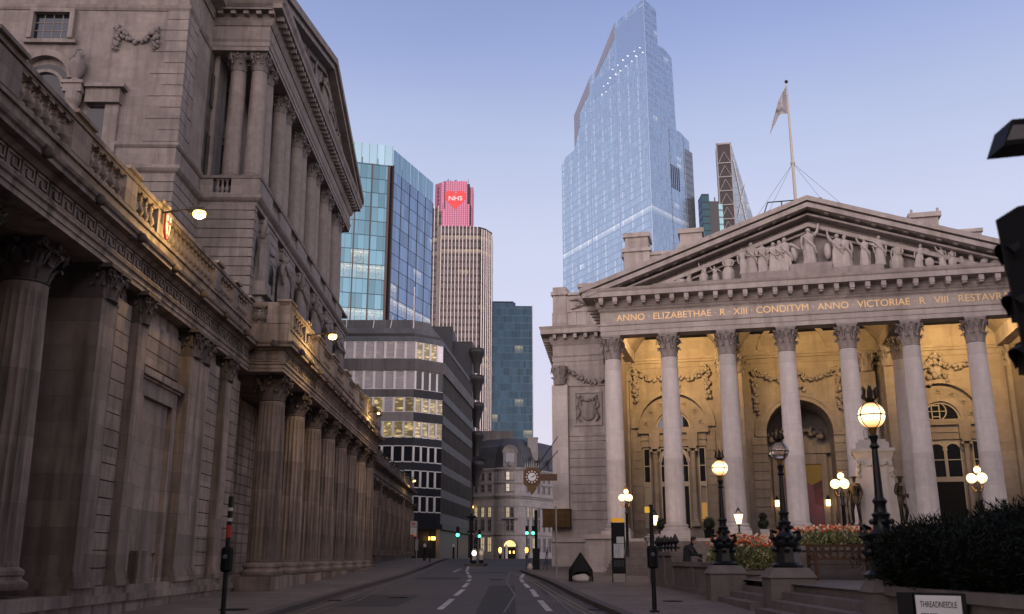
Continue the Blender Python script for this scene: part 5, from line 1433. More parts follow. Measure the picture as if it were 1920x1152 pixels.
m = MB(); m.prism([(x, y, 16.35) for x, y in plan(.05)], [(x*.86+.2, y*.9+1.7, 20.2) for x, y in plan(0)]); m.prism([(x*.86+.2, y*.9+1.7, 20.2) for x, y in plan(0)], [(x*.62+.2, y*.6+6, 22.0) for x, y in plan(0)])
obj('mansard_roof', m, M['slate'], cb)
m = MB(); m.box(3.2, 5.0, 5, 7, 18, 21.9); m.box(3.1, 5.1, 4.9, 7.1, 21.9, 22.1); obj('chimney', m, M['pale'], cb)
m = MB(); m.box(8, 9.4, 14, 16, 16, 20.3); obj('chimney', m, M['pale'], cb)
m = MB(); m.box(-6.3, .6, 8, 18, 18, 23.6); m.box(.6, 2.5, 8, 16, 18, 22.2); obj('roof_pavilion', m, M['concrete'], cb)
d = MB(); d.box(-1.05, 1.25, -.6, 2.5, 16.4, 18.8); d.arch(.1, 18.8, .01, 1.15, -.6, 2.5, 12); d.arch(.1, 18.8, 1.1, 1.3, -.75, -.45, 12)
dd = obj('dormer', d, M['grey'], cb); p = MB(); p.box(-.6, .8, -.66, -.601, 17.2, 18.7); obj('pane', p, M['win2'], dd); p = MB(); p.lathe([(.45, 0), (.3, .1)], 14); p.v = [(x+.1, -.75-z, y+16.9) for x, y, z in p.v]; obj('oculus', p, M['grey'], dd)
for x, y, rz_ in ((-4.6, 2.5, -.516), (-7.2, 4.0, -.516), (3.9, 3.4, 1.04), (5.4, 6.0, 1.04), (7.2, 9.0, 1.04)):
    d = MB(); d.box(-.5, .5, -.1, 1.6, 0, 1.3); d.prism([(-.62, -.2, 1.3), (.62, -.2, 1.3), (0, -.2, 1.75)], [(-.62, 1.8, 1.3), (.62, 1.8, 1.3), (0, 1.8, 1.75)])
    d_ = obj('dormer', d, M['slate'], cb, loc=(x, y, 16.7)); d_.rotation_euler = (0, 0, rz_); p = MB(); p.box(-.32, .32, -.13, -.101, .2, 1.15); obj('pane', p, M['win2'], d_)
cw = {}
def cwin(kind, w, h, x, y, z, rz):
    k_ = (kind, w, h)
    if k_ not in cw:
        f = MB(); f.box(-w/2-.12, -w/2, -.1, .1, 0, h); f.box(w/2, w/2+.12, -.1, .1, 0, h); f.box(-w/2-.16, w/2+.16, -.14, .1, -.14, -.001); f.box(-w/2-.12, w/2+.12, -.12, .1, h, h+.16); f.box(-.03, .03, -.06, 0, 0, h); f.box(-w/2, w/2, -.055, 0, h*.5-.03, h*.5+.03)
        o = obj('window', f, M['grey'], cb, loc=(x, y, z)); p = MB(); p.box(-w/2, w/2, -.03, .02, 0, h); g = obj('pane', p, M[kind], o); OFF[g.name] = (0,0,0)
        o.rotation_euler = (0, 0, rz); cw[k_] = o; return
    put(cw[k_], cb, (x, y, z), rz)
M['cw_half'] = plain('half_lit_glass', (.1, .09, .08), .15, 0, (1, .78, .45), .45)
M['cw_pale'] = plain('pale_lit_glass', (.3, .28, .25), .15, 0, (1, .85, .65), .55)
la = math.atan2(-4.2, 7.4); ra = math.atan2(11.5, 6.75)
for j in range(5):
    f = (j+.6)/5; x = -2.6-7.4*f*.8; y = 1.2+4.2*f*.8
    for z, h, kd in ((14.35, 1.25, 'win'), (12.45, 1.1, 'win'), (8.2, 1.6, 'cw_half'), (5.95, 1.8, 'win')):
        cwin(kd, .55, h, x, y, z, la)
    cwin('cw_half' if j in (0, 1, 3) else 'win', .7, 2.3, x, y, 2.5, la)
for j in range(7):
    f = (j+.4)/7; x = 2.75+6.75*f; y = 1.5+11.5*f
    for z, h, kd in ((14.35, 1.25, 'win'), (12.45, 1.1, 'win'), (8.2, 1.6, 'cw_half' if j < 2 else 'win'), (5.95, 1.8, 'win')):
        cwin(kd, .55, h, x, y, z, ra)
    cwin('cw_half' if j == 1 else 'win', .8, 2.2, x, y, 2.5, ra)
for z, h, kd in ((14.3, 1.3, 'cw_pale'), (12.4, 1.2, 'cw_pale'), (8.1, 1.6, 'cw_half'), (5.9, 1.9, 'win')):
    cwin(kd, .5, h, -.25, -.36, z, 0); cwin('win', .5, h, .45, -.36, z, 0)
m = MB(); m.box(-.85, 1.05, -.75, -.3, 7.9, 8.05); m.box(-1.3, 1.5, -.8, -.3, 7.8, 7.9); obj('window_hood', m, M['grey'], cb)
m = MB(); m.arch(.1, 3.3, 1.0, 1.35, -.7, -.36, 14); m.box(-1.25, -.9, -.6, -.36, 1, 3.3); m.box(1.1, 1.45, -.6, -.36, 1, 3.3); dr = obj('doorway', m, M['grey'], cb)
m = MB(); m.arch(.1, 3.32, .01, .98, -.55, -.45, 12); obj('fanlight', m, plain('fanlight_glow', (.6, .5, .3), .4, 0, (1, .74, .22), 1.5), dr)
m = MB(); m.box(-.85, 1.05, -.5, -.4, 1.3, 3.2); obj('door', m, M['blackp'], dr)
for x in (-.55, .1, .75):
    m = MB(); m.box(x-.12, x+.12, -.53, -.51, 2.2, 2.6); obj('door_light', m, M['amber'], dr)
for x, y, z in ((-6.3, 2.6, 9.9), (-6.9, 3.0, 8.4)):
    m = MB(); m.ball((x, y, z), .22, 8); obj('wall_lamp', m, M['amber'], cb)
# ---------------------------------------------------------------- terrace in front of the exchange
tag(obj('terrace', MB().add([(6.5, 12, 1.0), (32, 12, 1.0), (32, 48, 1.0), (8.2, 48, 1.0), (6.3, 33, 1.0)], [(0,1,2,3,4)]), M['flags']), kind='structure')
def stairs(name, label, x0, x1, y0, y1, n, zt):
    t = thing(name, label, 'steps', ((x0+x1)/2, (y0+y1)/2, G(y0)), 0, 'flights of steps up to the terrace')
    m = MB(); d = (x1-x0)/n; zb = G((y0+y1)/2)
    for i in range(n): m.box(x0+d*i-.03, 9, y0, y1, zb-.3, zb + (zt-zb)*(i+1)/n)
    off = t.location; m.v = [(a-off.x, b-off.y, c-off.z) for a, b, c in m.v]
    obj('step', m, M['gran'], t)
    return t
stairs('stone_steps', 'short flight of stone steps between the two nearest lamp pedestals, left of the bush', 5.55, 6.85, 16.92, 22.87, 4, 1.004)
stairs('stone_steps', 'short flight of stone steps below the front tulip bed', 5.7, 7.0, 23.93, 27.49, 4, 1.008)
def ped(label, x, y, w, zt):
    t = thing('stone_pedestal', label, 'pedestal', (x, y, G(y)), R(-3), 'granite lamp pedestals')
    h = zt - G(y); m = MB(); m.box(-w/2, w/2, -w/2, w/2, -.3, h-.22); m.prism([(-w/2-.05, -w/2-.05, h-.22), (w/2+.05, -w/2-.05, h-.22), (w/2+.05, w/2+.05, h-.22), (-w/2-.05, w/2+.05, h-.22)], [(-w*.4, -w*.4, h), (w*.4, -w*.4, h), (w*.4, w*.4, h), (-w*.4, w*.4, h)])
    obj('block', m, M['gran'], t)
    return t
ped('granite block pedestal under the lit globe lamp, left of the lower steps', 6.0, 28.0, .98, 1.38)
ped('granite block pedestal under the unlit globe lamp, between the flights of steps', 6.48, 23.4, 1.02, 1.36)
ped('dark granite block pedestal at the end of the hedge wall', 6.22, 16.6, .62, 1.26)

# globe lamp standards
def globe_lamp(label, loc, lit=True, h=2.72, s=1.0):
    t = thing('globe_lamp', label, 'street lamp', loc, R(20), 'iron globe lamps on pedestals')
    m = MB()
    m.lathe([(.36, 0), (.37, .06), (.30, .12), (.27, .30), (.25, .46), (.30, .52), (.31, .58), (.24, .64)], 8)
    m.lathe([(.20, .64), (.22, .72), (.15, .80), (.13, .98), (.16, 1.04), (.11, 1.08), (.095, 1.2), (.13, 1.26), (.085, 1.32)], 14)
    for i in range(6):
        a = 2*PI*i/6; c, s_ = math.cos(a), math.sin(a)
        m.tube([(c*.24, s_*.24, .60), (c*.37, s_*.37, .70), (c*.36, s_*.36, .84), (c*.24, s_*.24, .80)], [.05, .06, .05, .03], 6)
        m.ball((c*.30, s_*.30, .42), .07, 7); m.ball((c*.17, s_*.17, .92), .05, 6)
    obj('lamp_base', m, M['black'], t, smooth=True)
    m = MB(); m.lathe([(.075, 1.32), (.055, 2.0), (.05, 2.14), (.09, 2.18), (.05, 2.24), (.06, 2.30), (.085, 2.36), (.05, 2.40)], 12)
    obj('post', m, M['black'], t, smooth=True)
    m = MB(); m.lathe([(.045, 2.38), (.06, 2.42), (.075, 2.50), (.10, 2.56)], 12); obj('globe_cup', m, M['brass'], t, smooth=True)
    m = MB(); m.ball((0, 0, 2.72), .225, 24); obj('globe', m, M['globe'] if lit else M['clear'], t, smooth=True)
    if lit: glow(t, (0, 0, 2.72), .245, 95)
    m = MB()
    for k in range(2):
        a0 = k*PI/2
        m.tube([(.232*math.cos(q*2*PI/24)*math.cos(a0), .232*math.cos(q*2*PI/24)*math.sin(a0), 2.72+.232*math.sin(q*2*PI/24)) for q in range(25)], .009, 5)
    m.tube([(.232*math.cos(q*2*PI/24), .232*math.sin(q*2*PI/24), 2.72) for q in range(25)], .010, 5)
    m.ball((0, -.236, 2.72), .022, 6); m.ball((-.236, 0, 2.72), .022, 6)
    obj('globe_cage', m, M['iron'], t)
    m = MB(); m.lathe([(.10, 2.93), (.05, 2.97), (.06, 3.02), (.02, 3.06)], 10)
    for i in range(6):
        a = 2*PI*i/6; c, s_ = math.cos(a), math.sin(a)
        m.tube([(c*.05, s_*.05, 2.97), (c*.13, s_*.13, 3.04), (c*.10, s_*.10, 3.16), (c*.14, s_*.14, 3.22)], [.02, .028, .022, .008], 5)
    m.tube([(0, 0, 3.0), (.02, 0, 3.15), (-.01, 0, 3.26)], [.05, .045, .01], 6)
    obj('crown', m, M['bronze'], t, smooth=True)
    t.scale = (s, s, s)
    return t
globe_lamp('large lit globe lamp rising out of the dark bush', (6.24, 16.6, 1.26))
globe_lamp('unlit glass globe lamp on a granite pedestal in front of the portico', (6.48, 23.4, 1.36), False)
globe_lamp('lit globe lamp on a granite pedestal beside the front tulip bed', (6.0, 28.0, 1.37))
def cluster_lamp(label, loc, h):
    t = thing('cluster_lamp', label, 'street lamp', loc, R(10), 'three-globe lamp standards')
    m = MB(); m.lathe([(.30, 0), (.30, .1), (.20, .2), (.18, .5), (.22, .55), (.12, .65), (.09, .9), (.07, h-.9), (.11, h-.85), (.06, h-.7), (.10, h-.45), (.05, h-.3), (.04, h+.25)], 10); obj('post', m, M['black'], t, smooth=True)
    m = MB()
    for i in range(3):
        a = 2*PI*i/3 - PI/2; c, s_ = math.cos(a), math.sin(a); m.tube([(0, 0, h-.45), (c*.16, s_*.16, h-.5), (c*.24, s_*.24, h-.36), (c*.23, s_*.23, h-.25)], .025, 6)
    obj('lamp_arm', m, M['brass'], t)
    for i in range(3):
        a = 2*PI*i/3 - PI/2; g = MB(); g.ball((.23*math.cos(a), .23*math.sin(a), h-.03), .185, 14); obj('globe', g, M['cluster'], t, smooth=True)
    g = MB(); g.ball((0, 0, h+.28), .13, 12); obj('globe', g, M['cluster'], t, smooth=True)
    glow(t, (0, 0, h+.02), .47, 110)
    m = MB()
    for i in range(5):
        a = 2*PI*i/5; m.tube([(0, 0, h+.38), (.09*math.cos(a), .09*math.sin(a), h+.44), (.06*math.cos(a), .06*math.sin(a), h+.56)], [.03, .025, .01], 5)
    obj('crown', m, M['brass'], t)
    return t
cluster_lamp('three-globe lamp left of the memorial, before the central doorway', (12.85, 38, 1.0), 3.4)
cluster_lamp('three-globe lamp above the bush, at the right edge of the portico', (17.5, 36.5, 1.0), 3.5)
cluster_lamp('three-globe lamp by the left foot of the portico steps', (6.02, 51.5, .82), 3.85)
# tapered lanterns on stone piers at the front of the steps
def lantern(label, x, y, zc, zp):
    t = thing('pier_lantern', label, 'lantern', (x, y, zp), 0, 'tapered lanterns on stone piers'); h = zc - zp
    m = MB(); m.lathe([(.10, 0), (.12, .05), (.05, .1), (.04, h-.34), (.08, h-.30), (.06, h-.26)], 8); obj('stem', m, M['black'], t)
    m = MB(); m.lathe([(.09, h-.26), (.19, h+.1), (.20, h+.16)], 8); obj('lantern_glass', m, M['lantern'], t); glow(t, (0, 0, h), .25, 30)
    m = MB(); m.lathe([(.02, h+.40), (.10, h+.33)], 8); m.lathe([(.21, h+.16), (.21, h+.18), (.19, h+.19)], 8)
    for i in range(4): a = PI/4+PI/2*i; m.tube([(.2*math.cos(a), .2*math.sin(a), h+.18), (0, 0, h+.46)], .012, 5)
    obj('lantern_cap', m, M['black'], t)
    p = thing('lantern_pier', label.replace('lit tapered lantern on', 'square stepped') .replace('pier ', 'pier under a lantern '), 'pier', (x, y, .7), 0, 'stone piers under the lanterns')
    m = MB(); H = zp - .7; m.box(-.34, .34, -.34, .34, -.3, H-.3); m.box(-.42, .42, -.42, .42, H-.3, H-.18); m.box(-.48, .48, -.48, .48, H-.18, H-.10); m.box(-.3, .3, -.3, .3, H-.1, H)
    obj('shaft', m, M['ex'], p)
lantern('lit tapered lantern on a stone pier left of the second column', 6.5, 45, 3.28, 2.62)
lantern('lit tapered lantern on a stone pier below the third column', 10.15, 44, 3.30, 2.58)

# retaining wall with spiked railing, curving beside the pavement
rw = thing('railing_wall', 'panelled granite wall topped by a spiked black railing beside the right pavement', 'wall', (5.6, 34.5, .53))
WP = [(5.5, 39.2), (5.45, 37.6), (5.52, 35.8), (5.60, 34.5), (5.78, 31.6), (5.82, 28.55)]
m = MB()
for (x0, y0), (x1, y1) in zip(WP[:-1], WP[1:]):
    def w(a, b, d0, d1): return [(x0+d0-5.6, y0-34.5, a), (x0+d1-5.6, y0-34.5, a), (x0+d1-5.6, y0-34.5, b), (x0+d0-5.6, y0-34.5, b)], [(x1+d0-5.6, y1-34.5, a), (x1+d1-5.6, y1-34.5, a), (x1+d1-5.6, y1-34.5, b), (x1+d0-5.6, y1-34.5, b)]
    top = 1.12 if y1 > 34 else .78
    m.prism(*w(-.5, top, 0, .5)); m.prism(*w(-.5, .12, -.06, 0)); m.prism(*w(top, top+.14, -.08, .58))
for x, y in WP[:-1]: m.box(x-5.6-.07, x-5.6+.1, y-34.5-.14, y-34.5+.14, .12, 1.1)
obj('wall', m, M['gran'], rw)
m = MB()
for i, (a, b) in enumerate(zip(WP[:-3], WP[1:-2])):
    n = int((Vector(b)-Vector(a)).length/.52)
    for j in range(n):
        p = Vector(a).lerp(Vector(b), j/n); big = 1.25 if j == n//2 else 1
        m.lathe([(.03, 1.26), (.03, 1.36), (.09*big, 1.42), (.03, 1.48), (.07*big, 1.54), (.11*big, 1.62), (.02, 1.80*(1 if big == 1 else 1.04))], 6, (p.x-5.35, p.y-34.5, 0))
    m.tube([(a[0]-5.35, a[1]-34.5, 1.38), (b[0]-5.35, b[1]-34.5, 1.38)], .03, 5)
obj('spiked_railing', m, M['black'], rw)

# planters, tulips, benches
def planter(label, x0, x1, y0, y1, zt, hh, seed, n):
    t = thing('stone_planter', label, 'planter', ((x0+x1)/2, (y0+y1)/2, 1.0), 0)
    m = MB(); X, Y = (x1-x0)/2, (y1-y0)/2; m.box(-X, X, -Y, Y, -.4, zt-1.12); m.box(-X-.08, X+.08, -Y-.08, Y+.08, zt-1.12, zt-1.0); obj('planter_wall', m, M['gran'], t)
    f = MB(); g = MB(); q = random.Random(seed)
    for i in range(n):
        a, b = q.uniform(-X, X), q.uniform(-Y, Y); h = hh*(q.uniform(.55, 1.0) + .14*math.sin(a*3.1+b*2))
        z = zt-1.0
        for k in range(6):
            an = q.uniform(0, 2*PI); l = q.uniform(.05, .13); w_ = q.uniform(.014, .028); zz = z + h*q.uniform(.05, .92)
            g.add([(a-w_*math.sin(an), b+w_*math.cos(an), zz), (a+w_*math.sin(an), b-w_*math.cos(an), zz), (a+l*math.cos(an), b+l*math.sin(an), zz+q.uniform(.02, .12))], [(0,1,2)])
        if q.random() < .45 and h > hh*.72:
            s_ = q.uniform(.026, .042); f.lathe([(.2*s_, z+h), (s_, z+h+s_*.7), (s_*.95, z+h+s_*1.5), (s_*.5, z+h+s_*2.2)], 6, (a, b, 0))
    tag(obj('tulip_foliage', g, M['tulipg'], t), kind='stuff'); tag(obj('tulip_flowers', f, M['tulip'], t), kind='stuff')
    return t
planter('granite planter of orange tulips over pale leaves behind the lower steps', 6.25, 8.9, 29.3, 32.0, 1.22, .92, 1, 4200)
planter('long granite planter of red and white tulips behind the wooden benches', 7.9, 12.5, 27.3, 29.4, 1.90, .48, 2, 3600)
def bench(label, x, y, rz):
    t = thing('wooden_bench', label, 'bench', (x, y, 1.0), rz, 'wooden benches on the terrace')
    m = MB()
    for i in range(5): m.box(-.85, .85, -.5+i*.1, -.42+i*.1, .40, .43)
    obj('seat', m, M['wood'], t)
    m = MB(); m.box(-.85, .85, .02, .07, .86, .93); m.box(-.85, .85, .02, .07, .52, .58)
    for i in range(9): m.box(-.8+i*.195, -.74+i*.195, .025, .06, .58, .86)
    for s in (-1, 1):
        for i in range(3): m.tube([(s*(.1+i*.22), .04, .58), (s*(.5+i*.16), .04, .86)], .02, 4)
    obj('backrest', m, M['wood'], t)
    for sx in (-.8, .8):
        for sy, h in ((-.48, .62), (.05, .93)):
            k = MB(); k.box(sx-.035, sx+.035, sy-.035, sy+.035, 0, h); obj('leg', k, M['wood'], t)
        k = MB(); k.box(sx-.04, sx+.04, -.54, .08, .62, .67); obj('armrest', k, M['wood'], t)
    return t
bench('wooden bench nearest the pale planter end', 8.75, 26.6, R(3)); bench('wooden bench with criss-cross back half hidden by the bush', 10.65, 26.5, R(-2))

# war memorial with two bronze soldiers
mm_ = thing('war_memorial', 'tapered pale stone war memorial pillar lit warm, with a carved beast on top', 'memorial', (14.42, 38.6, 1.0), R(-20))
m = MB()
m.box(-1.6, 1.6, -1.5, 1.5, -.3, .5); m.box(-1.3, 1.3, -1.2, 1.2, .5, 1.1); m.box(-1.0, 1.0, -.95, .95, 1.1, 1.6)
m.prism([(-.78, -.75, 1.6), (.78, -.75, 1.6), (.78, .75, 1.6), (-.78, .75, 1.6)], [(-.66, -.64, 4.35), (.66, -.64, 4.35), (.66, .64, 4.35), (-.66, .64, 4.35)])
m.prism([(-.66, -.64, 4.35), (.66, -.64, 4.35), (.66, .64, 4.35), (-.66, .64, 4.35)], [(-.78, -.76, 4.62), (.78, -.76, 4.62), (.78, .76, 4.62), (-.78, .76, 4.62)])
m.box(-.82, .82, -.80, .80, 4.62, 4.74); m.box(-.62, .62, -.6, .6, 4.74, 5.0); m.box(-.5, .5, -.5, .5, 5.0, 5.12)
m.prism([(-.5, -.762, 1.8), (.5, -.762, 1.8), (.5, -.70, 1.8), (-.5, -.70, 1.8)], [(-.44, -.67, 4.1), (.44, -.67, 4.1), (.44, -.6, 4.1), (-.44, -.6, 4.1)])
obj('pillar', m, M['mem'], mm_)
for pts_, r_ in (([(-.6, -.68, 4.2), (-.62, -.7, 3.6)], .09), ([(.6, -.68, 4.2), (.62, -.7, 3.6)], .09), (sag((-.55, -.68, 4.2), (.55, -.68, 4.2), .15), .07), ([(0, -.68, 4.0), (0, -.7, 3.4)], .07)): fest(pts_, r_, 3, 'mem', mm_, 'carved_trophy')
g = MB(); g.ball((0, .05, 5.42), .3, 12, (1.0, 1.4, 1.0)); g.ball((0, -.35, 5.68), .24, 12, (1, .9, 1.1)); g.ball((0, -.52, 5.60), .12, 8); g.tube([(-.18, -.35, 5.5), (-.2, -.45, 5.2), (-.2, -.5, 5.12)], [.1, .08, .09], 7); g.tube([(.18, -.35, 5.5), (.2, -.45, 5.2), (.2, -.5, 5.12)], [.1, .08, .09], 7)
obj('carved_beast', g, M['mem'], mm_, smooth=True)
for s in (-1, 1):
    k = MB(); k.lathe([(.62, .5), (.62, 1.2), (.55, 1.3), (.55, 1.7), (.5, 1.76)], 20, (-.80 if s < 0 else .88, -.95 if s < 0 else -.55, 0)); obj('statue_plinth', k, M['mem'], mm_, smooth=True)
def skin_body(name, mat, parent, V, E, rad, sub=2):
    me = bpy.data.meshes.new(name); me.from_pydata(V, E, []); me.materials.append(mat)
    o = bpy.data.objects.new(name, me); COL.objects.link(o)
    if parent is not None: o.parent = parent
    md = o.modifiers.new('skin', 'SKIN'); md.use_smooth_shade = True
    sv = me.skin_vertices[0].data
    for i, r in enumerate(rad): sv[i].radius = r if isinstance(r, tuple) else (r, r)
    sv[0].use_root = True
    sb = o.modifiers.new('subsurf', 'SUBSURF'); sb.levels = sub; sb.render_levels = sub
    return o
def person_graph(k=1.0, hands=True, pose=None):
    J = dict(pelvis=(0,0,.95), belly=(0,0,1.08), chest=(0,.01,1.30), neckb=(0,.01,1.47), neck=(0,-.01,1.54), head=(0,-.02,1.64), top=(0,-.01,1.75),
             hipL=(.10,0,.90), kneeL=(.12,-.03,.50), ankL=(.13,.03,.09), toeL=(.15,-.16,.04), hipR=(-.10,0,.90), kneeR=(-.12,-.05,.50), ankR=(-.14,0,.09), toeR=(-.18,-.18,.04),
             shL=(.18,.01,1.42), elL=(.26,.04,1.13), wrL=(.24,-.10,.90), haL=(.23,-.14,.83), shR=(-.18,.01,1.42), elR=(-.27,.03,1.13), wrR=(-.22,-.12,.92), haR=(-.21,-.16,.86))
    Rr = dict(pelvis=(.16,.12), belly=(.145,.11), chest=(.17,.125), neckb=(.08,.08), neck=.055, head=(.082,.098), top=(.06,.075), hip=.095, knee=.066, ank=.05, toe=.042, sh=.075, el=.052, wr=.036, ha=.034)
    if pose: J.update(pose)
    E = [('pelvis','belly'),('belly','chest'),('chest','neckb'),('neckb','neck'),('neck','head'),('head','top')]
    for s in 'LR': E += [('pelvis','hip'+s),('hip'+s,'knee'+s),('knee'+s,'ank'+s),('ank'+s,'toe'+s),('chest','sh'+s),('sh'+s,'el'+s),('el'+s,'wr'+s),('wr'+s,'ha'+s)]
    names = list(J); V = [Vector(J[n])*k for n in names]; rad = []
    for n in names:
        r = Rr.get(n) or Rr.get(n[:-1]); rad.append(tuple(q*k for q in r) if isinstance(r, tuple) else r*k)
    Ei = [(names.index(a), names.index(b)) for a, b in E]
    for s, sg in (('L', 1), ('R', -1)):                      # four fingers and a thumb on each hand
        h = Vector(J['ha'+s]); w = Vector(J['wr'+s]); d = (h-w).normalized(); side = Vector((0, 1, 0)).cross(d).normalized(); hi = names.index('ha'+s)
        for f, ln in ((-1.5, .062), (-.5, .075), (.5, .07), (1.5, .055)):
            p1 = h + side*f*.017 + d*.035; p2 = p1 + d*ln*.5 + Vector((0, -.012, 0)); p3 = p2 + d*ln*.4 + Vector((0, -.025, 0))
            i = len(V); V += [p1*k, p2*k, p3*k]; rad += [.0095*k, .009*k, .008*k]; Ei += [(hi, i), (i, i+1), (i+1, i+2)]
        p1 = h + side*sg*.035 + Vector((0, -.01, 0)); p2 = p1 + d*.03 + side*sg*.012 + Vector((0, -.02, 0)); i = len(V); V += [p1*k, p2*k]; rad += [.011*k, .009*k]; Ei += [(hi, i), (i, i+1)]
    return [tuple(v) for v in V], Ei, rad
def soldier(label, loc, rz, pose, cap=True, rifle=True):
    t = thing('soldier_statue', label, 'statue', loc, rz)
    V, E_, r_ = person_graph(1.08, True, pose); skin_body('statue_body', M['bronze'], t, V, E_, r_)
    k = 1.08
    c = MB(); c.lathe([(.09*k, 1.665*k), (.125*k, 1.69*k), (.12*k, 1.72*k), (.05*k, 1.735*k)], 14, (0, -.02, 0)); c.box(-.06, .06, -.17, -.06, 1.655*k, 1.67*k); obj('cap', c, M['bronze'], t, smooth=True)
    c = MB(); c.lathe([(.20*k, .74*k), (.185*k, .95*k), (.15*k, 1.08*k), (.18*k, 1.28*k), (.19*k, 1.38*k)], 18, (0, .005, 0), 1.0, .80); c.lathe([(.162*k, 1.06*k), (.165*k, 1.10*k)], 18, (0, .005, 0), 1.0, .84); obj('tunic', c, M['bronze'], t, smooth=True)
    c = MB(); c.tube([(-.20, -.22, .02), (-.22, -.20, .35), (-.235, -.19, .72), (-.24, -.185, 1.05), (-.245, -.18, 1.28)], [.045, .04, .03, .018, .012], 7); obj('rifle', c, M['bronze'], t)
    b = MB(); b.lathe([(.34, -.05), (.34, 0), (.3, .03)], 14); obj('statue_base', b, M['bronze'], t)
    return t
memR = R(-20)
def mem_pt(x, y, z): v = Matrix.Rotation(memR, 4, 'Z') @ Vector((x, y, 0)); return (14.42 + v.x, 38.6 + v.y, 1.0 + z)
soldier('bronze soldier in a peaked cap with a grounded rifle, left side of the memorial', mem_pt(-.80, -.95, 1.78), R(-50), None)
soldier('bronze soldier standing at the right side of the memorial, half behind the lamp post', mem_pt(.88, -.55, 1.78), R(30), dict(wrL=(.12,-.2,.98), haL=(.06,-.23,.97), wrR=(-.12,-.2,1.02), haR=(-.04,-.23,1.04), kneeL=(.13,-.1,.5)))

# a person sitting on the wall
pp_ = thing('person', 'person in a dark coat sitting hunched on the wall behind the railing', 'person', (5.98, 33.3, 1.40), R(60))
V, E_, r_ = person_graph(1.0, True, dict(pelvis=(0,.10,.50), belly=(0,.10,.62), chest=(0,.02,.84), neckb=(0,-.05,.98), neck=(0,-.09,1.04), head=(0,-.15,1.12), top=(0,-.16,1.22), hipL=(.10,.05,.47), kneeL=(.13,-.34,.50), ankL=(.13,-.36,.10), toeL=(.14,-.54,.05), hipR=(-.10,.05,.47), kneeR=(-.13,-.34,.50), ankR=(-.12,-.36,.10), toeR=(-.13,-.54,.05),
    shL=(.18,0,.93), elL=(.22,-.16,.70), wrL=(.08,-.32,.62), haL=(.03,-.36,.60), shR=(-.18,0,.93), elR=(-.22,-.16,.70), wrR=(-.08,-.30,.66), haR=(-.02,-.34,.66)))
V = [(x, y, z-.40) for x, y, z in V]
skin_body('body', plain('dark_clothing', (.014, .013, .017), .85), pp_, V, E_, r_)
c = MB(); c.lathe([(.02, -.10), (.06, -.08), (.082, -.02), (.085, .04), (.06, .09), (.01, .105)], 14, (0, -.165, .73), .95, 1.1); c.ball((0, -.265, .72), .018, 6); obj('face', c, plain('skin', (.40, .22, .16), .6), pp_, smooth=True)
c = MB(); c.lathe([(.095, -.03), (.10, .03), (.075, .09), (.01, .115)], 14, (0, -.145, .765), .95, 1.05); obj('hair', c, plain('dark_hair', (.02, .014, .012), .7), pp_, smooth=True)
c = MB(); c.lathe([(.24, .06), (.22, .2), (.20, .40), (.19, .52), (.10, .60)], 16, (0, .05, 0), 1, .85); obj('coat', c, bpy.data.materials['dark_clothing'], pp_, smooth=True)

# topiary in pots by the portico
def topiary(label, x, y, r, double=False):
    t = thing('potted_topiary', label, 'potted plant', (x, y, 2.6), 0, 'clipped bushes in black pots')
    m = MB(); m.prism([(-.2, -.2, 0), (.2, -.2, 0), (.2, .2, 0), (-.2, .2, 0)], [(-.28, -.28, .62), (.28, -.28, .62), (.28, .28, .62), (-.28, .28, .62)]); obj('pot', m, M['blackp'] if not double else M['white'], t)
    m = MB(); m.tube([(0, 0, .6), (0, 0, .9)], .03, 6); obj('stem', m, M['wood'], t)
    f = MB(); q = random.Random(int(x*10)); f.ball((0, 0, .95), r*.86, 12)
    if double: f.ball((0, 0, 1.4), r*.6, 10)
    for i in range(900):
        z0, rr = (.95, r) if (not double or i % 3) else (1.4, r*.7)
        d = Vector((q.gauss(0, 1), q.gauss(0, 1), q.gauss(0, 1))).normalized()*rr*q.uniform(.85, 1.06); a = Vector((q.uniform(-1, 1), q.uniform(-1, 1), q.uniform(-1, 1)))*.05; b = Vector((q.uniform(-1, 1), q.uniform(-1, 1), q.uniform(-1, 1)))*.05
        p = d + Vector((0, 0, z0)); f.add([tuple(p), tuple(p+a), tuple(p+b)], [(0,1,2)])
    obj('foliage', f, M['topiary'], t)
for lb, e, yb, r, d in (('clipped ball bush in a black pot left of the second column', 2.1, 5.5, .40, False), ('clipped ball bush in a black pot right of the second column', 4.9, 4.8, .40, False), ('double-ball clipped bush in a pale pot left of the doorway', 8.1, 5.5, .34, True)):
    p = ex_M @ Vector((e, yb, 0)); topiary(lb, p.x, p.y, r, d)

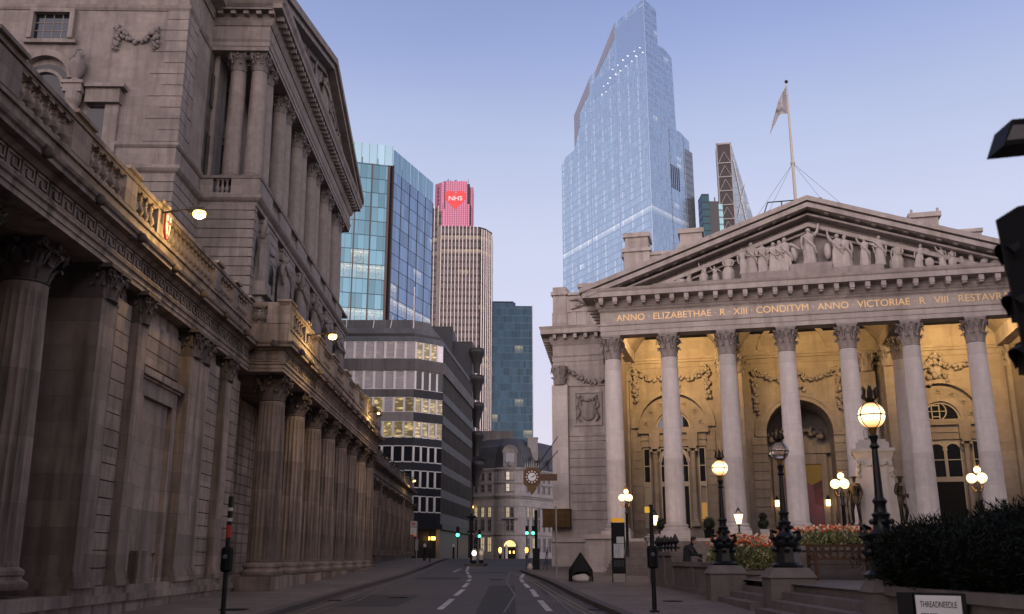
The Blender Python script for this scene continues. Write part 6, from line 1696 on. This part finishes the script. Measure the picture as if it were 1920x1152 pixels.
# hedge bank at the right with the street name plate
hw = thing('hedge_wall', 'low dark granite wall below the bush at the right edge', 'wall', (6.9, 13, .2))
m = MB(); m.box(-.75, 1.2, -6.5, 3.3, -.3, .80); m.box(-.85, 1.25, -6.6, 3.35, .80, .95); m.box(-.8, .0, -6.5, 3.3, -.3, .25); obj('wall', m, M['gran'], hw)
bu = thing('dark_bush', 'large dark spiky evergreen bush filling the lower right corner, almost black', 'bush', (7.42, 14.25, 1.0))
f = MB(); q = random.Random(17)
def bush_top(x, y): return 1.16 + .12*math.sin(2.3*x+1.1*y) + .10*math.sin(3.7*y-x) - (.42*max(0, -x-.9) if x < -.9 else 0) - .06*max(0, y-1.2)
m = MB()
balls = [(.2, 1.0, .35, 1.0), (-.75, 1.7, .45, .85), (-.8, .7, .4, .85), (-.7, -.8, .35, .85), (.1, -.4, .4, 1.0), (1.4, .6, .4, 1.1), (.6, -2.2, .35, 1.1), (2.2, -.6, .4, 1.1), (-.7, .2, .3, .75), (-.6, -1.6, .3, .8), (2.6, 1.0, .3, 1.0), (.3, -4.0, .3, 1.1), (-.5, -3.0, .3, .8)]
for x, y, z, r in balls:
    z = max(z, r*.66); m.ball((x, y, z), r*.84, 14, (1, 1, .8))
    for i in range(1500):
        n_ = Vector((q.gauss(0, 1), q.gauss(0, 1), q.gauss(0, 1))).normalized(); p = Vector((x, y, z)) + Vector((n_.x, n_.y, n_.z*.8))*r*q.uniform(.82, .97)
        if p.z < .08: continue
        d = (n_ + Vector((q.uniform(-1, 1), q.uniform(-1, 1), q.uniform(-.2, 1)))).normalized()*q.uniform(.06, .15); s_ = d.cross(Vector((q.uniform(-1, 1), q.uniform(-1, 1), .3))).normalized()*q.uniform(.006, .013)
        f.add([tuple(p-s_), tuple(p+s_), tuple(p+d*.6+s_*.8), tuple(p+d), tuple(p+d*.6-s_*.8)], [(0,1,2,3,4)])
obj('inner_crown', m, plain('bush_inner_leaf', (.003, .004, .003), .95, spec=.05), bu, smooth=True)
for i in range(16000):
    x, y = q.uniform(-1.75, 3.4), q.uniform(-5.2, 2.5)
    top = bush_top(x, y)
    zl = .25 if x < -.9 else -.1
    z = zl + (top-zl)*q.random()**.4
    a = q.uniform(0, 2*PI); l = q.uniform(.05, .15); w_ = q.uniform(.006, .012); up = q.uniform(.1, 1.3)
    d = Vector((math.cos(a), math.sin(a), up)).normalized()*l; s_ = Vector((-math.sin(a), math.cos(a), .2))*w_; p = Vector((x, y, z))
    f.add([tuple(p-s_), tuple(p+s_), tuple(p+d*.6+s_*.8), tuple(p+d), tuple(p+d*.6-s_*.8)], [(0,1,2,3,4)])
for i in range(170):          # long arching sprays that break the outline
    x, y = q.uniform(-1.5, 3.2), q.uniform(-3, 2.3); a = q.uniform(0, 2*PI); z = bush_top(x, y) - .35; L = q.uniform(.35, .65)
    for t_ in range(16):
        u_ = t_/15; p = Vector((x + math.cos(a)*L*u_*.8, y + math.sin(a)*L*u_*.8, z + L*(1.2*u_ - .55*u_*u_)))
        for sg in (-1, 1):
            b_ = a + sg*.9; d = Vector((math.cos(b_), math.sin(b_), .5))*.07*(1-.6*u_); s_ = Vector((-math.sin(b_), math.cos(b_), 0))*.008
            f.add([tuple(p-s_), tuple(p+s_), tuple(p+d)], [(0,1,2)])
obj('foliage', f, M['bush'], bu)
sn = thing('street_name_plate', 'white street name plate reading THREADNEEDLE STREET on the hedge wall', 'sign', (5.78, 13.6, .85), R(-38))
sn.scale = (.82, .82, .82)
m = MB(); m.box(-.36, .36, -.02, .02, -.30, .30); obj('plate', m, M['white'], sn)
m = MB(); m.box(-.66, -.40, -.03, .04, -.6, .34); m.box(.37, .44, -.03, .04, -.6, .34); m.box(-.40, .37, .021, .05, -.6, .34); obj('plate_frame', m, M['blackp'], sn)
T = upright(text_mesh('THREADNEEDLE', .14, .58, .003), 0, -.024, .11); T2 = upright(text_mesh('STREET', .14, .27, .003, 'LEFT'), -.29, -.024, -.08); T.add(T2.v, T2.f); obj('lettering', T, M['blackp'], sn)

# push-button signal posts
def button_post(label, x, y, h, bz, sleeve):
    t = thing('signal_post', label, 'post', (x, y, G(y)), 0, 'black push-button posts')
    m = MB(); m.tube([(0, 0, 0), (0, 0, h)], .055, 10); m.lathe([(.12, 0), (.12, .03), (.06, .06)], 10); obj('post', m, M['black'], t, smooth=True)
    m = MB(); m.lathe([(.09, bz-.26), (.13, bz-.22), (.13, bz+.22), (.09, bz+.26)], 8, (0, 0, 0), 1, .8); b = obj('button_box', m, M['blackp'], t)
    m = MB(); m.lathe([(.05, 0), (.04, .015)], 12); m.v = [(a-.01, -.11-c, bv+bz+.06) for a, bv, c in m.v]; obj('button', m, M['lead'], b)
    if sleeve:
        m = MB(); m.tube([(0, 0, bz+.46), (0, 0, bz+.72)], .060, 10); obj('red_sleeve', m, M['red'], t)
        for z in (bz+.80, bz+1.02): m = MB(); m.tube([(0, 0, z), (0, 0, z+.07)], .062, 10); obj('white_band', m, M['sacking'], t)
    else:
        m = MB(); m.box(-.16, -.05, -.08, -.05, h-.19, h-.05); obj('amber_plate', m, plain('amber_plate', (.6, .33, .02), .5, 0, (1, .6, .05), .5), t)
button_post('black push-button post with a red and white banded top by the left kerb', -6.12, 21.3, 2.55, 1.22, True)
button_post('black push-button post with a small amber plate on the right pavement', 3.32, 23.4, 2.45, 1.24, False)

# near traffic signal at the right edge
ts = thing('traffic_signal', 'black traffic signal head seen from the side, close at the right edge', 'traffic light', (3.34, 5.5, G(5.5)))
m = MB(); m.tube([(.30, .25, 0), (.30, .25, 4.2)], .057, 12); obj('pole', m, M['black'], ts)
m = MB(); poly = [(-.30, 2.34), (.35, 2.34), (.35, 3.50), (.1, 3.58), (-.12, 3.58), (-.24, 3.55), (-.38, 3.50)]; m.py([(a-.0, b) for a, b in [(-.33, 2.36), (.35, 2.36), (.35, 3.62), (-.05, 3.62), (-.28, 3.57), (-.41, 3.49)]], -.03, .0); m.box(-.24, .12, .0, .16, 2.40, 3.50); obj('signal_head', m, M['blackp'], ts)
for z in (3.30, 2.98, 2.66):
    m = MB(); rr = []
    for i in range(9):
        a = PI*(-.15 + 1.3*i/8); rr.append((a, .115*math.cos(a), .115*math.sin(a)))
    v = []
    for a, c, s_ in rr: v += [(-.32, c*.9+.03, z+s_*.70), (-.32-.09*(.35+.65*max(0, math.sin(a))), c*.8+.03, z+s_*.62-.03)]
    m.add(v, [(2*i, 2*i+1, 2*i+3, 2*i+2) for i in range(8)]); m.add([(a+.004, b, c-.004) for a, b, c in v], [(2*i, 2*i+2, 2*i+3, 2*i+1) for i in range(8)])
    m.box(-.33, -.24, -.0, .12, z-.10, z+.09)
    obj('visor', m, M['blackp'], ts)
m = MB(); m.prism([(-.36, -.12, 3.93), (.02, -.12, 3.97), (.02, -.12, 4.13), (-.29, -.12, 4.10)], [(-.36, .1, 3.93), (.02, .1, 3.97), (.02, .1, 4.13), (-.29, .1, 4.10)]); m.box(-.02, .3, -.05, .06, 4.03, 4.2); m.ball((-.0, 0, 4.16), .07, 8)
d = obj('detector', m, M['blackp'], ts)
m = MB(); m.prism([(-.34, -.126, 3.96), (-.10, -.126, 3.985), (-.10, -.126, 4.07), (-.29, -.126, 4.06)], [(-.34, -.121, 3.96), (-.10, -.121, 3.985), (-.10, -.121, 4.07), (-.29, -.121, 4.06)]); obj('detector_window', m, plain('grey_lens', (.16, .15, .15), .3), d)

# wayfinding totem, A-frame board, sandbag, poles
wy = thing('wayfinding_totem', 'slim dark wayfinding totem with a yellow top and a street map', 'map sign', (4.32, 40.2, G(40.2)), R(4))
m = MB(); m.box(-.25, .25, -.06, .06, 0, .33); obj('plinth', m, plain('steel_plinth', (.34, .30, .28), .4, .4), wy)
m = MB(); m.box(-.25, .25, -.06, .06, .331, 2.34); m.box(-.27, -.25, -.07, .07, 0, 2.36); m.box(.25, .27, -.07, .07, 0, 2.36); obj('panel', m, M['blackp'], wy)
m = MB(); m.box(-.26, .26, -.075, .075, 2.36, 2.52); obj('yellow_cap', m, plain('yellow_enamel', (.80, .40, .02), .4, 0, (1, .45, .02), .25), wy)
m = MB(); m.box(-.21, .22, -.066, -.061, .95, 1.5); m.box(-.08, .22, -.066, -.061, 1.52, 1.78); mp_ = obj('map', m, plain('map_paper', (.50, .50, .50), .5), wy)
m = MB(); q = random.Random(2)
for i in range(9): x = q.uniform(-.2, .2); m.tube([(x, -.068, .97), (x+q.uniform(-.15, .1)*.6, -.068, 1.2), (min(.2, max(-.2, x+q.uniform(-.1, .15))), -.068, 1.48)], .006, 4)
obj('map_streets', m, plain('map_line', (.25, .26, .28), .5), mp_)
m = MB()
for i in range(8): m.box(-.2+i*.055, -.19+i*.055, -.064, -.061, .60, .86)
obj('index_lines', m, plain('map_text', (.16, .16, .17), .5), wy)
af = thing('a_frame_board', 'black pointed A-frame board standing on the right pavement', 'board', (2.80, 40.6, G(40.6)), R(5))
m = MB(); m.prism([(-.47, -.28, .02), (-.40, -.28, .02), (-.38, -.26, .25), (-.22, -.22, .40), (.22, -.22, .40), (.38, -.26, .25), (.40, -.28, .02), (.47, -.28, .02), (.46, -.24, .46), (.05, -.02, 1.12), (0, -.01, 1.17), (-.05, -.02, 1.12), (-.46, -.24, .46)], [(-.47, -.25, .02), (-.40, -.25, .02), (-.38, -.23, .25), (-.22, -.19, .40), (.22, -.19, .40), (.38, -.23, .25), (.40, -.25, .02), (.47, -.25, .02), (.46, -.21, .46), (.05, .01, 1.12), (0, .02, 1.17), (-.05, .01, 1.12), (-.46, -.21, .46)]); obj('front_panel', m, M['blackp'], af)
m = MB(); m.prism([(-.46, .28, .02), (.46, .28, .02), (.46, .24, .46), (0, .025, 1.17), (-.46, .24, .46)], [(-.46, .30, .02), (.46, .30, .02), (.46, .26, .46), (0, .045, 1.17), (-.46, .26, .46)]); obj('rear_panel', m, M['blackp'], af)
sb_ = thing('sandbag', 'pale sandbag weighing down the black A-frame board', 'sandbag', (2.80, 40.55, G(40.6)), R(5))
m = MB(); m.lathe([(.02, .02), (.30, .03), (.36, .12), (.33, .22), (.2, .29), (.02, .31)], 18, (0, 0, 0), 1, .55); m.lathe([(.02, 0), (.26, .02), (.30, .1), (.22, .2), (.02, .22)], 14, (.03, -.2, 0), 1, .5); m.tube([(-.08, -.30, .2), (-.1, -.36, .1), (-.09, -.38, .02)], [.06, .05, .03], 7)
m.v = [(x*(1+.06*math.sin(9*y+5*z)), y, z*(1+.08*math.sin(11*x))) for x, y, z in m.v]; obj('sack', m, M['sacking'], sb_, smooth=True, angle=80)
gp = thing('sign_pole', 'thin grey pole at the corner of the exchange pavement', 'pole', (1.98, 44.2, G(44.2)))
m = MB(); m.tube([(0, 0, 0), (0, 0, 3.15)], .038, 8); obj('pole', m, plain('galvanised', (.30, .28, .28), .5, .4), gp)
hb = thing('timber_hoarding', 'ochre timber boarding boxed round the corner pilaster foot', 'hoarding', tuple(ex_M @ Vector((-4.9, 7.6, 3.5))), EX_RZ)
m = MB(); m.box(-.95, .85, -.55, .06, .05, 1.10); m.box(-1.0, .9, -.6, .06, 1.10, 1.16); m.box(-1.0, .9, -.6, .06, -.01, .05); obj('boarding', m, M['hoard'], hb)

# bracket clock on the side of the exchange
ck = thing('bracket_clock', 'ornate gilt bracket clock hanging over the street with a white dial', 'clock', (1.28, 62.5, 6.58))
M['gilt'] = plain('dull_gilt', (.12, .07, .03), .5, .4); M['clockred'] = plain('clock_case', (.07, .02, .015), .5)
oc = [(.46*math.cos(PI/8 + PI/4*i)*1.08, .5*math.sin(PI/8 + PI/4*i)*1.08) for i in range(8)]
m = MB(); m.py([(-.55, -.42), (-.30, -.62), (-.28, -.80), (-.12, -.92), (0, -1.15), (.12, -.92), (.28, -.80), (.30, -.62), (.55, -.42), (.55, .42), (.30, .60), (-.30, .60), (-.55, .42)], -.16, .16); obj('clock_case', m, M['gilt'], ck)
m = MB(); m.py(oc, -.19, -.161); b_ = obj('clock_surround', m, M['clockred'], ck)
m = MB(); m.lathe([(.26, 0), (.26, .01)], 28); m.v = [(x, -.20-z, y) for x, y, z in m.v]; d_ = obj('dial', m, plain('dial_white', (.62, .62, .64), .5, 0, (.9, .9, 1), .10), b_)
M['hour'] = plain('hour_white', (.72, .58, .50), .5)
for i in range(12):
    a = PI*i/6; m = MB(); m.lathe([(.058, 0), (.055, .012)], 10, (.36*math.cos(a), .36*math.sin(a), 0)); m.v = [(x, -.195-z, y) for x, y, z in m.v]; obj('hour_mark', m, M['hour'], b_)
m = MB(); m.tube([(-.05, -.22, -.03), (.19, -.22, .10)], .022, 5); m.tube([(.02, -.222, -.01), (.15, -.222, .09)], .03, 5); obj('clock_hands', m, M['black'], d_) if False else obj('clock_hands', m, M['black'], b_)
m = MB()
for i, x in enumerate((-.42, -.28, -.13, 0, .13, .28, .42)): m.lathe([(.035, .58), (.05, .66), (.02, .82 + .14*(1-abs(x)*2)), (.005, .9 + .2*(1-abs(x)*2))], 7, (x, 0, 0))
obj('cresting', m, plain('pale_cresting', (.40, .38, .36), .5), ck)
m = MB(); m.box(.55, 1.62, -.06, .06, -.18, .14); bm = obj('bracket_beam', m, M['clockred'], ck)
m = MB(); m.box(.55, 1.62, -.075, -.061, .14, .19); m.box(.55, 1.62, -.075, -.061, -.24, -.19)
for i in range(8): m.box(.62+i*.125, .69+i*.125, -.072, -.061, -.13, .10) if i % 2 else m.box(.62+i*.125, .655+i*.125, -.072, -.061, -.13, .10)
obj('gilt_trim', m, M['gilt'], bm)
m = MB(); m.tube([(.2, 0, .5), (1.7, 0, 2.6)], .03, 5); m.tube([(.5, 0, .3), (1.7, 0, 1.7)], .03, 5); m.tube([(-.3, 0, .5), (-1.0, 0, 2.2)], .012, 4); obj('stay', m, M['black'], ck)

# poles and small things by the corner
cc = thing('signal_cabinet_post', 'tall black post with a stand at the street corner', 'post', (1.42, 58.2, G(58.2)))
m = MB(); m.tube([(0, 0, 0), (0, 0, 3.4)], .09, 10); m.box(-.2, .2, -.16, .16, 0, 1.2); obj('post', m, M['blackp'], cc)
m = MB()
for a, b in ((-.62, -.42), (.42, .66)):
    m.tube([(a, -.1, 0), (b, 0, 1.25)], .025, 5); m.tube([(a+.2, .2, 0), (b, 0, 1.25)], .025, 5)
m.tube([(-.45, 0, .62), (-.2, 0, .62)], .02, 5); obj('stand', m, M['black'], cc)
bag = thing('litter_bag', 'small pale bag beside the black corner post', 'bag', (1.05, 57.8, G(58)))
m = MB(); m.lathe([(.12, 0), (.17, .12), (.12, .28), (.04, .36)], 10); obj('bag', m, M['sacking'], bag, smooth=True)
bs = thing('bus_stop_flag', 'white bus stop flag with a red roundel on a grey pole', 'bus stop', (-7.45, 77.3, G(77.3)))
m = MB(); m.tube([(0, 0, 0), (0, 0, 3.1)], .05, 8); m.box(-.12, .12, -.05, .05, .9, 1.75); m.lathe([(.14, 0), (.06, .12)], 8); obj('pole', m, plain('stop_pole', (.24, .22, .23), .5), bs)
m = MB(); m.box(-.52, -.04, -.03, .03, 2.72, 3.14); m.box(-.52, -.04, -.03, .03, 2.12, 2.66); fl_ = obj('flag_plate', m, plain('flag_white', (.55, .52, .51), .5), bs)
m = MB(); m.tube([(-.28+.13*math.cos(2*PI*i/20), -.04, 2.93+.13*math.sin(2*PI*i/20)) for i in range(21)], .028, 6); m.box(-.46, -.10, -.05, -.031, 2.90, 2.96); obj('roundel', m, M['red'], fl_)
bl = None
for lb, x, y in (('black bollard with a white top left of the lit shop window', -7.5, 85), ('black bollard with a white top right of the lit shop window', -5.9, 100)):
    z = G(y)
    if bl is None:
        bl = thing('bollard', lb, 'bollard', (x, y, z), 0, 'white-topped bollards'); m = MB(); m.lathe([(.13, 0), (.11, .2), (.09, .95), (.12, 1.0), (.12, 1.05), (.08, 1.1)], 12); obj('shaft', m, M['black'], bl, smooth=True)
        m = MB(); m.lathe([(.09, 1.1), (.13, 1.16), (.12, 1.3), (.04, 1.4)], 12); obj('top', m, M['white'], bl, smooth=True)
    else: dup(bl, (x, y, z), 0, lb)
lp = thing('thin_post', 'thin dark post by the left kerb beyond the bus stop', 'post', (-6.5, 78.5, G(78.5)))
m = MB(); m.tube([(0, 0, 0), (0, 0, 2.4)], .05, 8); m.box(-.12, .12, -.06, .06, 1.1, 1.5); obj('pole', m, M['black'], lp)
isl = sheet('traffic_island', M['kerb'], [(-3.35, 70.5), (-1.95, 70.5), (-1.8, 72.5), (-2.2, 74), (-3.1, 74), (-3.5, 72.5)], .03, skirt=.2)
def island_bollard(label, x, y, mat):
    t = thing('lit_bollard', label, 'bollard', (x, y, G(y)+.03), 0, 'internally lit bollards'); m = MB(); m.box(-.16, .16, -.10, .10, 0, .25); obj('base', m, M['blackp'], t)
    m = MB(); m.lathe([(.16, .25), (.17, .5), (.19, .8), (.15, 1.0), (.05, 1.06)], 12, (0, 0, 0), 1, .6); obj('shell', m, plain('bollard_shell', (.5, .48, .45), .4), t, smooth=True)
    m = MB(); m.ball((0, -.11, .74), .16, 12, (1, .3, 1.1)); obj('lit_face', m, mat, t, smooth=True)
island_bollard('bright white lit keep-left bollard on the traffic island', -2.72, 71.4, M['whitelight'])
island_bollard('dim grey bollard right of the white lit bollard', -2.25, 72.6, plain('dim_face', (.5, .45, .4), .4, 0, (1, .7, .5), .25))
for lb, x, y in (('amber lit bollard left of the arched doorway', -1.9, 158), ('amber lit bollard right of the arched doorway', 2.3, 156), ('amber lit bollard near the exchange corner at the far kerb', 7.2, 150)):
    t = thing('amber_bollard', lb, 'bollard', (x, y, G(y)-.1), 0, 'amber lit bollards'); m = MB(); m.box(-.2, .2, -.15, .15, 0, .5); obj('base', m, M['blackp'], t); m = MB(); m.ball((0, 0, 1.3), .28, 10, (.9, .8, 1.7)); obj('lit_shell', m, M['amber'], t, smooth=True)
wb = thing('white_post', 'short white post beside the amber bollard left of the doorway', 'post', (-.9, 156, G(156)-.1)); m = MB(); m.lathe([(.2, 0), (.2, 2.0), (.1, 2.2)], 10); obj('post', m, M['white'], wb)
def far_signal(label, x, y, z, two, h=3.6):
    t = thing('far_traffic_signal', label, 'traffic light', (x, y, G(y)), 0, 'traffic signals showing green at the junction'); zz = z - G(y)
    m = MB(); m.tube([(0, .1, 0), (0, .1, zz+1.0)], .07, 8); obj('pole', m, M['black'], t)
    for dx in ((0, .9) if two else (0,)):
        m = MB(); m.box(dx-.2, dx+.2, -.1, .1, zz-.3, zz+1.0); hd = obj('signal_head', m, M['blackp'], t)
        m = MB(); m.ball((dx, -.14, zz), .21, 10, (1, .4, 1)); obj('green_lens', m, M['greenlight'], hd, smooth=True)
far_signal('green traffic signal before the arched windows left of the lit doorway', -4.8, 146, 4.6, False)
far_signal('pair of green traffic signals right of the lit doorway', 2.1, 140, 4.9, True)
far_signal('green traffic signal against the dark banded office', -6.6, 120, 4.2, False)
sp2 = thing('hooded_signal_post', 'black post with a hooded box on the traffic island', 'traffic light', (-3.0, 72.6, G(72.6)))
m = MB(); m.tube([(0, 0, 0), (0, 0, 3.6)], .06, 8); m.box(-.16, .16, -.1, .1, 2.3, 3.3); m.lathe([(.42, 3.3), (.36, 3.4), (.1, 3.5)], 12); m.box(-.3, .3, -.1, .1, 2.2, 2.34); obj('post', m, M['blackp'], sp2)
for lb, e, y, z, in (('small white street lamp on the side wall of the exchange, upper', -5.9, 30, 13.0), ('small white street lamp on the side wall of the exchange, lower', -5.9, 48, 11.5)):
    p = ex_M @ Vector((e, y, z)); t = thing('wall_street_lamp', lb, 'lamp', tuple(p), 0, 'small lamps on the exchange side wall'); m = MB(); m.tube([(0, 0, 0), (.9, 0, .2)], .04, 6); obj('arm', m, M['black'], t); m = MB(); m.ball((0, 0, 0), .17, 10, (1.4, 1, .8)); obj('lamp_lens', m, M['whitelight'], t, smooth=True)

# ironwork and repairs in the street surface
mc = None
for lb, x, y, r, dz in (('round iron manhole cover on the left pavement near the banded post', -6.7, 24.2, .36, .004), ('round iron manhole cover in the left traffic lane', -3.6, 31.5, .34, -.116), ('round iron manhole cover in the middle lane further up', -.7, 46.0, .34, -.116), ('small round iron cover on the right pavement by the steps', 4.4, 27.5, .28, .004)):
    if mc is None:
        mc = thing('manhole_cover', lb, 'manhole cover', (x, y, G(y)+dz), 0, 'iron covers in the street')
        m = MB(); m.lathe([(1.0, 0), (1.0, .012), (.9, .012), (.88, .006), (.02, .006)], 24); obj('frame_ring', m, M['iron'], mc)
        m = MB()
        for i in range(-3, 4):
            w_ = math.sqrt(max(0, .8 - (i*.24)**2)); m.box(-w_, w_, i*.24-.05, i*.24+.05, .0062, .014)
        obj('cover_ribs', m, M['iron'], mc); mc.scale = (r, r, 1)
    else: dup(mc, (x, y, G(y)+dz), .4, lb, (r, r, 1))
dg = None
for lb, x, y in (('drain grating in the gutter of the right kerb', 2.16, 26.0), ('drain grating in the gutter of the left kerb', -5.28, 30.0)):
    if dg is None:
        dg = thing('drain_grating', lb, 'drain', (x, y, G(y)-.115), 0, 'gutter drains'); m = MB(); m.box(-.22, .22, -.3, .3, 0, .006)
        for i in range(6): m.box(-.18, .18, -.26+i*.1, -.20+i*.1, .006, .014)
        obj('grating', m, M['iron'], dg)
    else: dup(dg, (x, y, G(y)-.115), 0, lb)
M['patch'] = ground_mat('newer_tarmac', (.045, .036, .033), (.038, .031, .029), None, rough=.7, wear=(.03, .026, .024))
for pts in ([(-4.9, 27), (-3.1, 27.2), (-3.0, 33), (-4.8, 33.4)], [(-.9, 21.5), (.1, 21.5), (.1, 40), (-.9, 40)], [(-4.6, 46), (-2.4, 46.2), (-2.5, 49), (-4.6, 48.8)], [(1.1, 33), (1.7, 33), (1.4, 44), (.9, 44)], [(-2.9, 55), (-.2, 55.4), (-.3, 57), (-2.9, 56.6)]):
    sheet('tarmac_patch', M['patch'], pts, -.1185)
m = MB()
for line in ([(-5.2, 22), (-4.6, 30), (-4.9, 38), (-4.4, 47)], [(-.2, 25), (.1, 33), (-.25, 44), (-.1, 58)], [(1.6, 20), (1.4, 29), (1.2, 36)]):
    for a, b in zip(line[:-1], line[1:]):
        d = dash(a, b, .05); m.add([(x, y, z-.0012) for x, y, z in d.v], d.f)
tag(obj('sealed_crack', m, plain('bitumen_seal', (.02, .018, .018), .45)), kind='structure')
